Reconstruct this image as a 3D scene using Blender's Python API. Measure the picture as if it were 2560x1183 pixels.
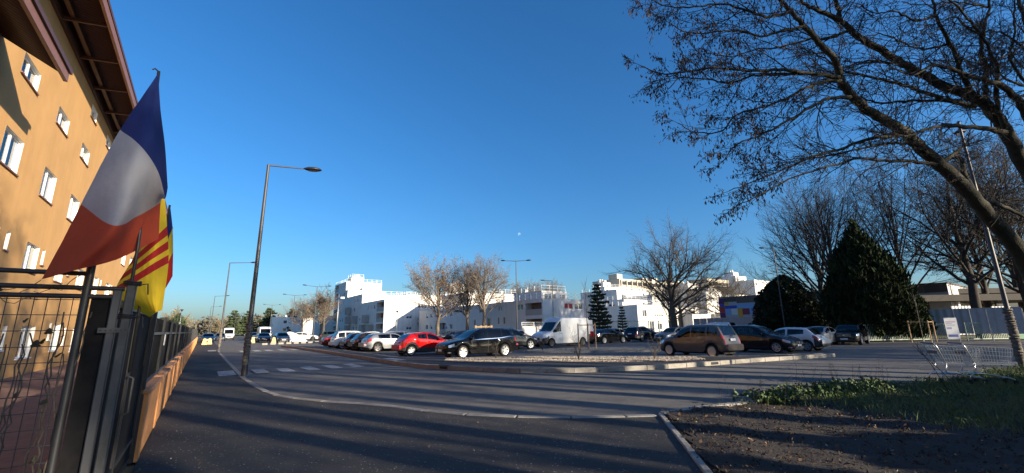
import bpy, bmesh, math, random
import numpy as np
from mathutils import Vector, Matrix, Quaternion

for o in list(bpy.data.objects):
    bpy.data.objects.remove(o, do_unlink=True)
scene = bpy.context.scene
COL = scene.collection
R = math.radians

# ------------------------------------------------------------------ camera
cam_data = bpy.data.cameras.new("camera")
cam_data.sensor_width = 36.0
cam_data.lens = 36.0 * 1050 / 2560
cam_data.clip_start = 0.05
cam_data.clip_end = 6000
cam = bpy.data.objects.new("camera", cam_data)
COL.objects.link(cam)
cam.location = (0, 0, 1.65)
cam.rotation_euler = (Matrix.Rotation(R(90 + 12.28), 3, 'X') @ Matrix.Rotation(R(-0.8), 3, 'Z')).to_euler()
scene.camera = cam

# ------------------------------------------------------------------ sky and sun
SUN_AZ, SUN_EL = 120.0, 14.5          # clockwise from +Y, above the horizon
world = bpy.data.worlds.new("World")
scene.world = world
world.use_nodes = True
wn = world.node_tree
bg = wn.nodes["Background"]
sky = wn.nodes.new("ShaderNodeTexSky")
sky.sky_type = 'NISHITA'
sky.sun_disc = False
sky.sun_elevation = R(SUN_EL)
sky.sun_rotation = R(SUN_AZ)
sky.altitude = 100
sky.air_density = 1.15
sky.dust_density = 1.5
sky.ozone_density = 6.5
hs = wn.nodes.new("ShaderNodeHueSaturation")
hs.inputs["Saturation"].default_value = 1.1
wn.links.new(sky.outputs[0], hs.inputs["Color"])
wn.links.new(hs.outputs[0], bg.inputs[0])
bg.inputs[1].default_value = 0.09
sd = bpy.data.lights.new("sun", 'SUN')
sd.energy = 5.0
sd.angle = R(0.53)
sd.color = (1.0, 0.85, 0.64)
sun = bpy.data.objects.new("sun", sd)
COL.objects.link(sun)
sdir = Vector((math.sin(R(SUN_AZ)) * math.cos(R(SUN_EL)), math.cos(R(SUN_AZ)) * math.cos(R(SUN_EL)), math.sin(R(SUN_EL))))
sun.rotation_euler = (-sdir).to_track_quat('-Z', 'Y').to_euler()
sun.location = (60, -40, 40)
vs = scene.view_settings
vs.view_transform = 'Standard'
vs.look = 'None'
vs.exposure = 1.29
vs.gamma = 1.0
vs.use_curve_mapping = False
scene.cycles.max_bounces = 4
scene.cycles.transparent_max_bounces = 16

# ------------------------------------------------------------------ grid of the place: s runs along the street, t across it
AZ = R(35.9)
EX, EY = -math.sin(AZ), math.cos(AZ)
NX, NY = math.cos(AZ), math.sin(AZ)
def xy(s, t):
    return (s * EX + t * NX, s * EY + t * NY)

# ------------------------------------------------------------------ helpers
def tag(o, label=None, cat=None, group=None, kind=None):
    if label: o["label"] = label
    if cat: o["category"] = cat
    if group: o["group"] = group
    if kind: o["kind"] = kind
    return o

def empty(name, loc=(0, 0, 0), rz=0.0, label=None, cat=None, group=None, kind=None):
    o = bpy.data.objects.new(name, None)
    o.empty_display_size = 0.2
    COL.objects.link(o)
    o.location = loc
    o.rotation_euler = (0, 0, rz)
    return tag(o, label, cat, group, kind)

def link(name, me, parent=None, mat=None):
    o = bpy.data.objects.new(name, me)
    COL.objects.link(o)
    if parent: o.parent = parent
    if mat and not me.materials: me.materials.append(mat)
    return o

def copy_tree(o, parent=None):
    c = o.copy()
    COL.objects.link(c)
    c.parent = parent
    for ch in o.children:
        copy_tree(ch, c)
    return c

class MB:
    """collects vertices and faces of one mesh"""
    def __init__(self):
        self.v, self.f = [], []
    def add(self, vs, fs):
        b = len(self.v)
        self.v.extend(tuple(p) for p in vs)
        self.f.extend(tuple(b + i for i in f) for f in fs)
        return self
    def quad(self, a, b, c, d):
        return self.add([a, b, c, d], [(0, 1, 2, 3)])
    def box(self, x0, x1, y0, y1, z0, z1):
        vs = [(x, y, z) for z in (z0, z1) for y in (y0, y1) for x in (x0, x1)]
        return self.add(vs, [(0, 2, 3, 1), (4, 5, 7, 6), (0, 1, 5, 4), (2, 6, 7, 3), (0, 4, 6, 2), (1, 3, 7, 5)])
    def bbox(self, x0, x1, y0, y1, z0, z1, c=0.01):
        """box with chamfered upright and top edges"""
        def ring(d, z): return [(x0 + d + c, y0 + d, z), (x1 - d - c, y0 + d, z), (x1 - d, y0 + d + c, z), (x1 - d, y1 - d - c, z),
                                (x1 - d - c, y1 - d, z), (x0 + d + c, y1 - d, z), (x0 + d, y1 - d - c, z), (x0 + d, y0 + d + c, z)]
        vs = ring(0, z0) + ring(0, z1 - c) + ring(c, z1)
        fs = [tuple(range(7, -1, -1)), tuple(range(16, 24))]
        for k in (0, 8):
            for i in range(8):
                j = (i + 1) % 8
                fs.append((k + i, k + j, k + 8 + j, k + 8 + i))
        return self.add(vs, fs)
    def tube(self, pts, rad, n=6, cap=True):
        pts = [Vector(p) for p in pts]
        m = len(pts)
        if not hasattr(rad, '__len__'): rad = [rad] * m
        vs, fs = [], []
        up = None
        for i in range(m):
            d = (pts[min(i + 1, m - 1)] - pts[max(i - 1, 0)])
            d = d.normalized() if d.length > 1e-9 else Vector((0, 0, 1))
            if up is None:
                up = d.orthogonal().normalized()
            else:
                up = (up - d * up.dot(d))
                up = up.normalized() if up.length > 1e-6 else d.orthogonal().normalized()
            w = d.cross(up)
            for k in range(n):
                a = 2 * math.pi * k / n
                vs.append(pts[i] + (up * math.cos(a) + w * math.sin(a)) * rad[i])
        for i in range(m - 1):
            for k in range(n):
                k2 = (k + 1) % n
                fs.append((i * n + k, i * n + k2, (i + 1) * n + k2, (i + 1) * n + k))
        if cap:
            fs.append(tuple(range(n - 1, -1, -1)))
            fs.append(tuple((m - 1) * n + k for k in range(n)))
        return self.add(vs, fs)
    def lathe(self, prof, n=16, axis='Z', closed=False):
        """prof: (radius, height) pairs turned about an axis"""
        vs, fs = [], []
        m = len(prof)
        for r, h in prof:
            for k in range(n):
                a = 2 * math.pi * k / n
                p = (r * math.cos(a), r * math.sin(a), h)
                if axis == 'Y': p = (p[0], h, p[1])
                vs.append(p)
        for i in range(m - 1):
            for k in range(n):
                k2 = (k + 1) % n
                q = (i * n + k, i * n + k2, (i + 1) * n + k2, (i + 1) * n + k)
                fs.append(q if axis == 'Z' else q[::-1])
        return self.add(vs, fs)
    def mesh(self, name, smooth=False, angle=None):
        me = bpy.data.meshes.new(name)
        me.from_pydata(self.v, [], self.f)
        if smooth:
            me.shade_smooth()
            if angle: me.set_sharp_from_angle(angle=R(angle))
        me.update()
        return me
    def build(self, name, mat, parent=None, smooth=False, angle=None):
        return link(name, self.mesh(name, smooth, angle), parent, mat)

def np_mesh(name, V, F, mat=None, smooth=False):
    """fast mesh from arrays: V (n,3), F (m,k) all faces with k corners"""
    me = bpy.data.meshes.new(name)
    V = np.asarray(V, np.float32); F = np.asarray(F, np.int32)
    m, k = F.shape
    me.vertices.add(len(V)); me.vertices.foreach_set("co", V.ravel())
    me.loops.add(m * k); me.loops.foreach_set("vertex_index", F.ravel())
    me.polygons.add(m)
    me.polygons.foreach_set("loop_start", np.arange(m, dtype=np.int32) * k)
    if smooth: me.polygons.foreach_set("use_smooth", np.ones(m, bool))
    me.update(calc_edges=True)
    if mat: me.materials.append(mat)
    return me

# ------------------------------------------------------------------ materials
MATS = {}
def mat(name, col, rough=0.6, metal=0.0, var=0.0, scale=8.0, bump=0.0, bscale=60.0, coat=0.0, spec=0.5, col2=None, detail=4.0):
    """principled material whose colour wanders between two tones, with fine relief"""
    if name in MATS: return MATS[name]
    m = bpy.data.materials.new(name)
    m.use_nodes = True
    nt = m.node_tree
    p = nt.nodes["Principled BSDF"]
    p.inputs["Roughness"].default_value = rough
    p.inputs["Metallic"].default_value = metal
    p.inputs["Specular IOR Level"].default_value = spec
    if coat:
        p.inputs["Coat Weight"].default_value = coat
        p.inputs["Coat Roughness"].default_value = 0.04
    p.inputs["Base Color"].default_value = (*col, 1)
    if var or col2 or bump:
        tc = nt.nodes.new("ShaderNodeTexCoord")
    if var or col2:
        nz = nt.nodes.new("ShaderNodeTexNoise")
        nz.inputs["Scale"].default_value = scale
        nz.inputs["Detail"].default_value = detail
        nz.inputs["Roughness"].default_value = 0.65
        nt.links.new(tc.outputs["Object"], nz.inputs["Vector"])
        rp = nt.nodes.new("ShaderNodeValToRGB")
        a = col2 if col2 else tuple(c * (1 - var) for c in col)
        b = col if col2 else tuple(min(1, c * (1 + var)) for c in col)
        rp.color_ramp.elements[0].position = 0.32
        rp.color_ramp.elements[1].position = 0.68
        rp.color_ramp.elements[0].color = (*a, 1)
        rp.color_ramp.elements[1].color = (*b, 1)
        nt.links.new(nz.outputs["Fac"], rp.inputs[0])
        nt.links.new(rp.outputs[0], p.inputs["Base Color"])
    if bump:
        nb = nt.nodes.new("ShaderNodeTexNoise")
        nb.inputs["Scale"].default_value = bscale
        nb.inputs["Detail"].default_value = 3
        nt.links.new(tc.outputs["Object"], nb.inputs["Vector"])
        bp = nt.nodes.new("ShaderNodeBump")
        bp.inputs["Strength"].default_value = bump
        bp.inputs["Distance"].default_value = 0.02
        nt.links.new(nb.outputs["Fac"], bp.inputs["Height"])
        nt.links.new(bp.outputs[0], p.inputs["Normal"])
    MATS[name] = m
    return m

def asphalt(name, base, patch, speck):
    m = bpy.data.materials.new(name)
    m.use_nodes = True
    nt = m.node_tree
    N = nt.nodes.new; Lk = nt.links.new
    p = nt.nodes["Principled BSDF"]
    p.inputs["Roughness"].default_value = 0.82
    p.inputs["Specular IOR Level"].default_value = 0.35
    tc = N("ShaderNodeTexCoord")
    n1 = N("ShaderNodeTexNoise"); n1.inputs["Scale"].default_value = 0.45; n1.inputs["Detail"].default_value = 6; n1.inputs["Roughness"].default_value = 0.6
    n2 = N("ShaderNodeTexNoise"); n2.inputs["Scale"].default_value = 55; n2.inputs["Detail"].default_value = 2
    vo = N("ShaderNodeTexVoronoi"); vo.inputs["Scale"].default_value = 70
    for q in (n1, n2, vo): Lk(tc.outputs["Object"], q.inputs["Vector"])
    r1 = N("ShaderNodeValToRGB")
    r1.color_ramp.elements[0].position = 0.35; r1.color_ramp.elements[1].position = 0.7
    r1.color_ramp.elements[0].color = (*base, 1); r1.color_ramp.elements[1].color = (*patch, 1)
    Lk(n1.outputs["Fac"], r1.inputs[0])
    mx = N("ShaderNodeMix"); mx.data_type = 'RGBA'; mx.blend_type = 'MULTIPLY'
    mx.inputs["Factor"].default_value = 1.0
    r2 = N("ShaderNodeValToRGB")
    r2.color_ramp.elements[0].position = 0.3; r2.color_ramp.elements[1].position = 0.75
    r2.color_ramp.elements[0].color = (0.62, 0.62, 0.62, 1); r2.color_ramp.elements[1].color = (1.35, 1.32, 1.28, 1)
    Lk(n2.outputs["Fac"], r2.inputs[0])
    Lk(r1.outputs[0], mx.inputs["A"]); Lk(r2.outputs[0], mx.inputs["B"])
    # stains and worn patches a metre or two across
    n3 = N("ShaderNodeTexNoise"); n3.inputs["Scale"].default_value = 1.9; n3.inputs["Detail"].default_value = 5; n3.inputs["Distortion"].default_value = 0.6
    Lk(tc.outputs["Object"], n3.inputs["Vector"])
    r4 = N("ShaderNodeValToRGB")
    r4.color_ramp.elements[0].position = 0.34; r4.color_ramp.elements[1].position = 0.62
    r4.color_ramp.elements[0].color = (0.72, 0.72, 0.74, 1); r4.color_ramp.elements[1].color = (1.06, 1.05, 1.03, 1)
    Lk(n3.outputs["Fac"], r4.inputs[0])
    mx2 = N("ShaderNodeMix"); mx2.data_type = 'RGBA'; mx2.blend_type = 'MULTIPLY'; mx2.inputs["Factor"].default_value = 1.0
    Lk(mx.outputs["Result"], mx2.inputs["A"]); Lk(r4.outputs[0], mx2.inputs["B"])
    mx = mx2
    # pale grit: a few cells only
    r3 = N("ShaderNodeValToRGB")
    r3.color_ramp.elements[0].position = 0.985; r3.color_ramp.elements[1].position = 1.0
    sx = N("ShaderNodeSeparateColor"); Lk(vo.outputs["Color"], sx.inputs[0]); Lk(sx.outputs[0], r3.inputs[0])
    m2 = N("ShaderNodeMix"); m2.data_type = 'RGBA'
    Lk(r3.outputs[0], m2.inputs["Factor"]); Lk(mx.outputs["Result"], m2.inputs["A"]); m2.inputs["B"].default_value = (*speck, 1)
    Lk(m2.outputs["Result"], p.inputs["Base Color"])
    bp = N("ShaderNodeBump"); bp.inputs["Strength"].default_value = 0.5; bp.inputs["Distance"].default_value = 0.01
    Lk(n2.outputs["Fac"], bp.inputs["Height"]); Lk(bp.outputs[0], p.inputs["Normal"])
    MATS[name] = m
    return m

def glass_mat(name, tint, refl=0.9, rough=0.02):
    m = bpy.data.materials.new(name)
    m.use_nodes = True
    nt = m.node_tree
    nt.nodes.remove(nt.nodes["Principled BSDF"])
    tr = nt.nodes.new("ShaderNodeBsdfTransparent"); tr.inputs[0].default_value = (*tint, 1)
    gl = nt.nodes.new("ShaderNodeBsdfGlossy"); gl.inputs["Roughness"].default_value = rough; gl.inputs[0].default_value = (refl, refl, refl, 1)
    fr = nt.nodes.new("ShaderNodeFresnel"); fr.inputs[0].default_value = 1.5
    mx = nt.nodes.new("ShaderNodeMixShader")
    nt.links.new(fr.outputs[0], mx.inputs[0]); nt.links.new(tr.outputs[0], mx.inputs[1]); nt.links.new(gl.outputs[0], mx.inputs[2])
    nt.links.new(mx.outputs[0], nt.nodes["Material Output"].inputs[0])
    MATS[name] = m
    return m

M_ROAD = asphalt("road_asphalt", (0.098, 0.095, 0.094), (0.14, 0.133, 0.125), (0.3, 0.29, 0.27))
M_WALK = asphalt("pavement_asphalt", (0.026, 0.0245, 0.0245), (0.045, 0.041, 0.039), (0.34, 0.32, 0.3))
M_KERB = mat("kerb_concrete", (0.27, 0.25, 0.22), 0.85, var=0.22, scale=5, bump=0.5, bscale=90)
M_KERBF = mat("kerb_flush", (0.22, 0.21, 0.195), 0.85, var=0.2, scale=5, bump=0.5, bscale=90)
M_KERBR = mat("kerb_brown", (0.26, 0.20, 0.17), 0.85, var=0.22, scale=5, bump=0.5, bscale=90)
M_PAINT = mat("road_paint", (0.48, 0.47, 0.45), 0.8, col2=(0.17, 0.165, 0.16), scale=7, detail=8.0, bump=0.3, bscale=120)
M_SOIL = mat("bed_soil", (0.030, 0.020, 0.015), 0.95, col2=(0.014, 0.010, 0.008), scale=7, bump=1.0, bscale=35)
M_LAND = mat("land_grass", (0.10, 0.11, 0.045), 0.95, col2=(0.13, 0.105, 0.07), scale=0.12, bump=0.6, bscale=3)
M_BARK = mat("bark", (0.085, 0.068, 0.05), 0.9, var=0.35, scale=6, bump=0.8, bscale=30)
M_STEEL = mat("grey_steel", (0.04, 0.042, 0.048), 0.5, metal=0.1, var=0.08, scale=4)
M_GALV = mat("galvanised", (0.36, 0.37, 0.38), 0.45, metal=0.7, var=0.2, scale=12)
M_DARKM = mat("dark_metal", (0.018, 0.019, 0.022), 0.5, metal=0.1, var=0.2, scale=6)
M_BLACK = mat("black_slat", (0.009, 0.009, 0.010), 0.85, spec=0.1, var=0.3, scale=10)
M_WHITE = mat("white_render", (0.70, 0.68, 0.645), 0.9, var=0.05, scale=0.7, bump=0.15, bscale=40)
M_PVC = mat("white_pvc", (0.80, 0.80, 0.79), 0.4)
M_DARK = mat("void_shade", (0.02, 0.02, 0.022), 0.9)  # near-black colour painting the shade inside holes and bays
M_PANE = mat("far_pane", (0.05, 0.06, 0.075), 0.08, spec=0.9)
# ------------------------------------------------------------------ ground, road, pavement, kerbs
def sheet(name, pts, z, m, parent=None, kind='structure'):
    from mathutils.geometry import tessellate_polygon
    P = [Vector((x, y, z)) for x, y in pts]
    me = bpy.data.meshes.new(name)
    me.from_pydata([tuple(p) for p in P], [], [tuple(t) for t in tessellate_polygon([P])])
    for f in me.polygons:
        if f.normal.z < 0: f.flip()
    me.update()
    o = link(name, me, parent, m)
    if not parent: tag(o, kind=kind)
    return o

# terrain: one sheet to the horizon that rises to a low hill behind the parking
def hill_h(x, y):
    s, t = x * EX + y * EY, x * NX + y * NY
    a = max(0.0, min(1.0, (t - 70) / 90.0)); a = a * a * (3 - 2 * a)
    b = max(0.0, min(1.0, (s + 40) / 60.0))
    d = math.hypot(x, y)
    far = max(0.0, min(1.0, (d - 160) / 400.0))
    return -0.03 + 9.0 * a * b + 3.0 * far
xs = sorted(set([-2500, -1500, -900, -500, -300] + list(range(-200, 301, 20)) + [400, 600, 1000, 1600, 2500]))
ys = sorted(set([-1500, -700, -300, -120] + list(range(-80, 301, 20)) + [360, 450, 600, 900, 1500, 2600]))
V = [(x, y, hill_h(x, y)) for y in ys for x in xs]
nx = len(xs)
Fq = [(j * nx + i, j * nx + i + 1, (j + 1) * nx + i + 1, (j + 1) * nx + i) for j in range(len(ys) - 1) for i in range(nx - 1)]
tag(link("terrain", np_mesh("terrain", V, Fq, M_LAND, True)), kind='structure')

# road sheet with the parking lot, then the street going away
road = sheet("road", [xy(-60, 1.0), xy(170, 1.0), xy(170, 15), xy(95, 15), xy(95, 33), xy(48, 33), xy(45, 62), xy(-25, 62), xy(-60, 40)], 0.0, M_ROAD)

def smooth_path(pts, step=0.25):
    """Catmull-Rom through the points, resampled to an even step"""
    P = [Vector((p[0], p[1], 0)) for p in pts]
    P = [2 * P[0] - P[1]] + P + [2 * P[-1] - P[-2]]
    out = []
    for i in range(1, len(P) - 2):
        for k in range(24):
            u = k / 24
            out.append(0.5 * ((2 * P[i]) + (P[i + 1] - P[i - 1]) * u + (2 * P[i - 1] - 5 * P[i] + 4 * P[i + 1] - P[i + 2]) * u * u + (3 * P[i] - P[i - 1] - 3 * P[i + 1] + P[i + 2]) * u ** 3))
    out.append(P[-2])
    res = [out[0]]
    acc = 0
    for a, b in zip(out, out[1:]):
        d = (b - a).length
        while acc + d >= step:
            f = (step - acc) / d
            a = a + (b - a) * f
            d = (b - a).length
            res.append(a.copy()); acc = 0
        acc += d
    return res

KL = [xy(170, 1.75), xy(110, 1.75), xy(75, 1.75), xy(52, 1.78), (-26.4, 38.9), (-11.25, 18.05), (-8.45, 14.35), (-6.35, 11.85), (-4.7, 10.72), (-2.94, 10.02), (-1.9, 9.32), (-0.75, 8.75), (0.85, 8.42), (2.66, 8.47)]
path_l = smooth_path(KL)
BED_EDGE = [(1.15, -1.0), (1.55, 2.0), (2.14, 5.27), (2.72, 8.5)]
walk_poly = [(p.x, p.y) for p in path_l] + [(2.70, 8.47)] + [(p.x + 0.02, p.y) for p in reversed(smooth_path(BED_EDGE))] + [(1.0, -6), (-6, -8), xy(-4, -0.5)] + [xy(170, -0.5)]
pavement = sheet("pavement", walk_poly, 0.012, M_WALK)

def kerb_run(name, pts, length, width, z0, z1, m, side=1.0, gap=0.012, skip=None, cham=0.015):
    """kerb stones laid one by one along a path; width goes to the left (side=1) or right of it"""
    root = empty(name, kind='structure')
    fine = smooth_path(pts, 0.05)
    n = int(length / 0.05)
    for i in range(0, len(fine) - 4, n):
        a, b = fine[i], fine[min(i + n, len(fine) - 1)]
        d = (b - a); L = d.length; d.normalize()
        mid = (a + b) / 2
        if skip and skip(mid): continue
        mb = MB()
        h = L / 2 - gap / 2
        dz = random.Random(i).uniform(-0.004, 0.004)
        y0, y1 = (0, width) if side > 0 else (-width, 0)
        mb.bbox(-h, h, y0, y1, z0, z1 + dz, cham)
        o = mb.build("kerb_stone", m, root)
        o.location = (mid.x, mid.y, 0)
        o.rotation_euler = (0, 0, math.atan2(d.y, d.x))
    return root

kerb_run("flush_kerb", KL[3:], 1.0, 0.17, -0.1, 0.03, M_KERBF, side=-1)

# planting bed at the right: edging and soil
BED_EDGE = [(1.15, -1.0), (1.55, 2.0), (2.14, 5.27), (2.72, 8.5)]
BED_TOP = [(2.72, 8.5), (3.6, 9.0), (4.98, 9.55), (7.44, 10.7), (11.37, 12.0), (15.77, 14.1), (24, 17.6), (40, 24)]
kerb_run("bed_edging", BED_EDGE, 1.0, 0.09, -0.1, 0.045, M_KERB, side=-1, cham=0.01)
kerb_run("bed_kerb", BED_TOP, 1.0, 0.16, -0.1, 0.06, M_KERB, side=-1)

# island between the road and the parking
IF = [(-24.5, 45.6), (-20.69, 41.25), (-13.63, 31.92), (-9.06, 25.7), (-6.6, 22.1), (-5.0, 20.1), (-3.7, 18.75), (-2.0, 17.55), (0.23, 16.45), (2.44, 16.24), (4.82, 16.8), (6.63, 17.51), (11.11, 19.75), (16.3, 22.1)]
path_i = smooth_path(IF)
def is_drop(p): return False
kerb_run("island_kerb", IF[:9], 1.0, 0.16, -0.1, 0.17, M_KERBR, side=1)
kerb_run("island_kerb", IF[8:], 1.0, 0.16, -0.1, 0.17, M_KERB, side=1)
IB = [(16.0, 22.6), (11.2, 21.7), (9.0, 22.0), (7.3, 22.6), (3.4, 23.0), (0.0, 23.3), (-3.6, 23.2), (-6.4, 24.4), (-9.2, 28.2), (-12.5, 32.9), (-16.0, 37.8), (-21.0, 43.5), (-23.6, 46.0)]
path_b = smooth_path(IB)
off = []
for i, p in enumerate(path_i):
    d = (path_i[min(i + 1, len(path_i) - 1)] - path_i[max(i - 1, 0)]).normalized()
    off.append((p.x - d.y * 0.1, p.y + d.x * 0.1))
isl = sheet("island_walk", off + [(p.x, p.y) for p in path_b], 0.145, M_WALK)
kerb_run("island_kerb", IB, 1.0, 0.12, -0.1, 0.155, M_KERB, side=1)
for (dx_, dy_) in ((8.52, 18.36), (-2.9, 18.1)):
    k_ = min(range(len(path_i)), key=lambda i: (path_i[i].x - dx_) ** 2 + (path_i[i].y - dy_) ** 2)
    a_, b_ = path_i[k_ - 1], path_i[k_ + 1]
    dr_ = empty("drain_inlet", tuple(path_i[k_]), math.atan2(b_.y - a_.y, b_.x - a_.x), "dark drain inlet let into the island kerb, %s one" % ("right" if dx_ > 0 else "left"), "drain", "drain inlets")
    MB().box(-0.22, 0.22, -0.012, 0.05, 0.03, 0.135).build("opening", M_DARK, dr_)  # dark box on the kerb face, painted shade of the inlet
    MB().box(-0.26, 0.26, -0.02, 0.165, 0.174, 0.188).build("cast_cover", M_DARKM, dr_)
# gravel bed on the island and a second planted strip inside the parking
GR = [(-3.3, 20.6), (0, 19.6), (2.9, 19.3), (6.2, 18.75), (8.6, 19.6), (8.8, 21.3), (7.1, 21.7), (3.3, 22.4), (-1.0, 22.9), (-3.5, 22.7)]
M_GRAVEL = mat("gravel_bed", (0.45, 0.38, 0.30), 0.95, col2=(0.2, 0.16, 0.125), scale=3, bump=0.6, bscale=30)
sheet("gravel_bed", GR, 0.152, M_GRAVEL)
ST2 = [(1.0, 29.2), (4.0, 28.4), (9.8, 28.6), (12.2, 30.5), (11.5, 32.6), (8.4, 33.4), (4.4, 32.2), (1.6, 31.0)]
sheet("planted_strip", ST2, 0.10, M_GRAVEL)
kerb_run("strip_kerb", ST2[1:] + ST2[:1] + ST2[1:2], 1.0, 0.12, -0.1, 0.14, M_KERB, side=-1)

# zebra crossings
def stripe(s0, s1, t0, t1, z):
    mb = MB()
    a, b, c, d = xy(s0, t0), xy(s0, t1), xy(s1, t1), xy(s1, t0)
    mb.quad((*a, z), (*b, z), (*c, z), (*d, z))
    return mb.build("crossing_stripe", M_PAINT, road)
stripe(20.05, 22.45, 0.7, 1.27, 0.018)
for k, t in enumerate((1.9, 2.87, 3.86, 4.84, 5.82)):
    stripe(20.0 + 0.12 * k, 22.2 + 0.12 * k, t, t + 0.5, 0.034 if k == 0 else 0.004)
stripe(20.9, 22.9, 7.95, 8.5, 0.151)
for t in (2.8, 3.8, 4.7, 5.75, 6.7, 7.7, 8.6):
    stripe(42.3, 45.4, t, t + 0.5, 0.004)
stripe(46.0, 49.0, 0.6, 1.2, 0.018)
# ------------------------------------------------------------------ left side: orange house, fence, flags
def gridroot(name, s, t, z=0.0, **k):
    """Empty aligned with the street: local x runs across the street (t), local y along it (s)"""
    x, y = xy(s, t)
    return empty(name, (x, y, z), AZ, **k)

def facade(mb, f, u0, u1, z0, z1, ops, depth):
    """flat wall with real openings: f(u, z, d) gives the point, d metres behind the face"""
    U = sorted(set([u0, u1] + [q for o in ops for q in o[:2]]))
    Z = sorted(set([z0, z1] + [q for o in ops for q in o[2:4]]))
    for i in range(len(U) - 1):
        for j in range(len(Z) - 1):
            cu, cz = (U[i] + U[i + 1]) / 2, (Z[j] + Z[j + 1]) / 2
            if any(o[0] < cu < o[1] and o[2] < cz < o[3] for o in ops): continue
            mb.quad(f(U[i], Z[j], 0), f(U[i + 1], Z[j], 0), f(U[i + 1], Z[j + 1], 0), f(U[i], Z[j + 1], 0))
    for o in ops:
        a, b, c, d = o[:4]
        dp = o[4] if len(o) > 4 else depth
        mb.quad(f(a, c, 0), f(b, c, 0), f(b, c, dp), f(a, c, dp))
        mb.quad(f(a, d, dp), f(b, d, dp), f(b, d, 0), f(a, d, 0))
        mb.quad(f(a, c, 0), f(a, c, dp), f(a, d, dp), f(a, d, 0))
        mb.quad(f(b, c, dp), f(b, c, 0), f(b, d, 0), f(b, d, dp))
    return mb

def slab(mb, f, a, b, c, d, d0, d1):
    """box between depths d0 and d1 behind a facade"""
    P = [f(u, z, dd) for dd in (d0, d1) for z in (c, d) for u in (a, b)]
    mb.add(P, [(0, 1, 3, 2), (4, 6, 7, 5), (0, 4, 5, 1), (2, 3, 7, 6), (0, 2, 6, 4), (1, 5, 7, 3)])
    return mb

M_ORANGE = mat("orange_render", (0.505, 0.288, 0.107), 0.9, var=0.09, scale=0.5, bump=0.5, bscale=45, detail=9.0)
def streaks(m, strength):
    """rain streaks: noise stretched along the height, multiplied into the colour"""
    nt = m.node_tree
    p = nt.nodes["Principled BSDF"]
    src = p.inputs["Base Color"].links[0].from_socket
    tc = nt.nodes.new("ShaderNodeTexCoord"); mp = nt.nodes.new("ShaderNodeMapping"); mp.inputs["Scale"].default_value = (1.6, 1.6, 0.09)
    nz = nt.nodes.new("ShaderNodeTexNoise"); nz.inputs["Scale"].default_value = 1.4; nz.inputs["Detail"].default_value = 6
    rp = nt.nodes.new("ShaderNodeValToRGB")
    rp.color_ramp.elements[0].position = 0.3; rp.color_ramp.elements[1].position = 0.55
    k = 1 - strength
    rp.color_ramp.elements[0].color = (k, k * 0.98, k * 0.95, 1); rp.color_ramp.elements[1].color = (1, 1, 1, 1)
    mx = nt.nodes.new("ShaderNodeMix"); mx.data_type = 'RGBA'; mx.blend_type = 'MULTIPLY'; mx.inputs["Factor"].default_value = 1
    nt.links.new(tc.outputs["Object"], mp.inputs[0]); nt.links.new(mp.outputs[0], nz.inputs["Vector"]); nt.links.new(nz.outputs["Fac"], rp.inputs[0])
    nt.links.new(src, mx.inputs["A"]); nt.links.new(rp.outputs[0], mx.inputs["B"]); nt.links.new(mx.outputs["Result"], p.inputs["Base Color"])
streaks(M_ORANGE, 0.05)
streaks(M_WHITE, 0.10)
M_ORANGEW = mat("orange_wall", (0.56, 0.25, 0.085), 0.88, var=0.16, scale=2.2, bump=0.4, bscale=60)
M_BROWN = mat("brown_sheet", (0.075, 0.033, 0.024), 0.5, var=0.12, scale=3)
M_FASCIA = mat("brown_fascia", (0.20, 0.095, 0.065), 0.45, var=0.1, scale=4)
M_REVEAL = mat("white_reveal", (0.78, 0.77, 0.73), 0.6)
M_CURTAIN = mat("curtain", (0.42, 0.43, 0.40), 0.9, col2=(0.12, 0.13, 0.13), scale=14)
M_WINGLASS = glass_mat("window_glass", (0.7, 0.74, 0.72), 0.95, 0.01)
M_YARD = mat("yard_paving", (0.21, 0.115, 0.085), 0.9, var=0.2, scale=2.5, bump=0.5, bscale=40)

house = gridroot("orange_apartment_house", 20.0, -6.0, label="orange rendered apartment house with brown overhanging eaves behind the black fence", cat="building")
fO = lambda u, z, d: (-d, u - 20.0, z)
wins = []
col0 = 20.0
for c in range(-3, 12):
    a = col0 + 4.33 * c
    wins.append((a, a + 1.72, 7.2, 8.42))
    wins.append((a, a + 1.72, 10.4, 11.15))
    if c >= 2: wins.append((a + 0.3, a + 1.6, 12.78, 13.42))
    if c % 2 == 0:
        wins.append((a + 0.15, a + 1.5, 4.15, 5.25)); wins.append((a + 2.15, a + 2.5, 4.6, 5.25))
        wins.append((a + 1.9, a + 3.1, 0.85, 2.15)); wins.append((a + 1.1, a + 1.45, 1.4, 2.2))
    else:
        wins.append((a, a + 1.6, 4.15, 5.25)); wins.append((a + 1.6 + 0.45, a + 2.4, 4.6, 5.25))
        wins.append((a + 1.6, a + 3.4, 0.7, 2.0)); wins.append((a - 0.4, a + 0.0, 1.1, 2.0))
wins = sorted(w for w in wins if 17.2 < w[0])
wm = MB()
facade(wm, fO, 4.0, 66.0, 0.0, 14.5, wins, 0.16)
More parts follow.
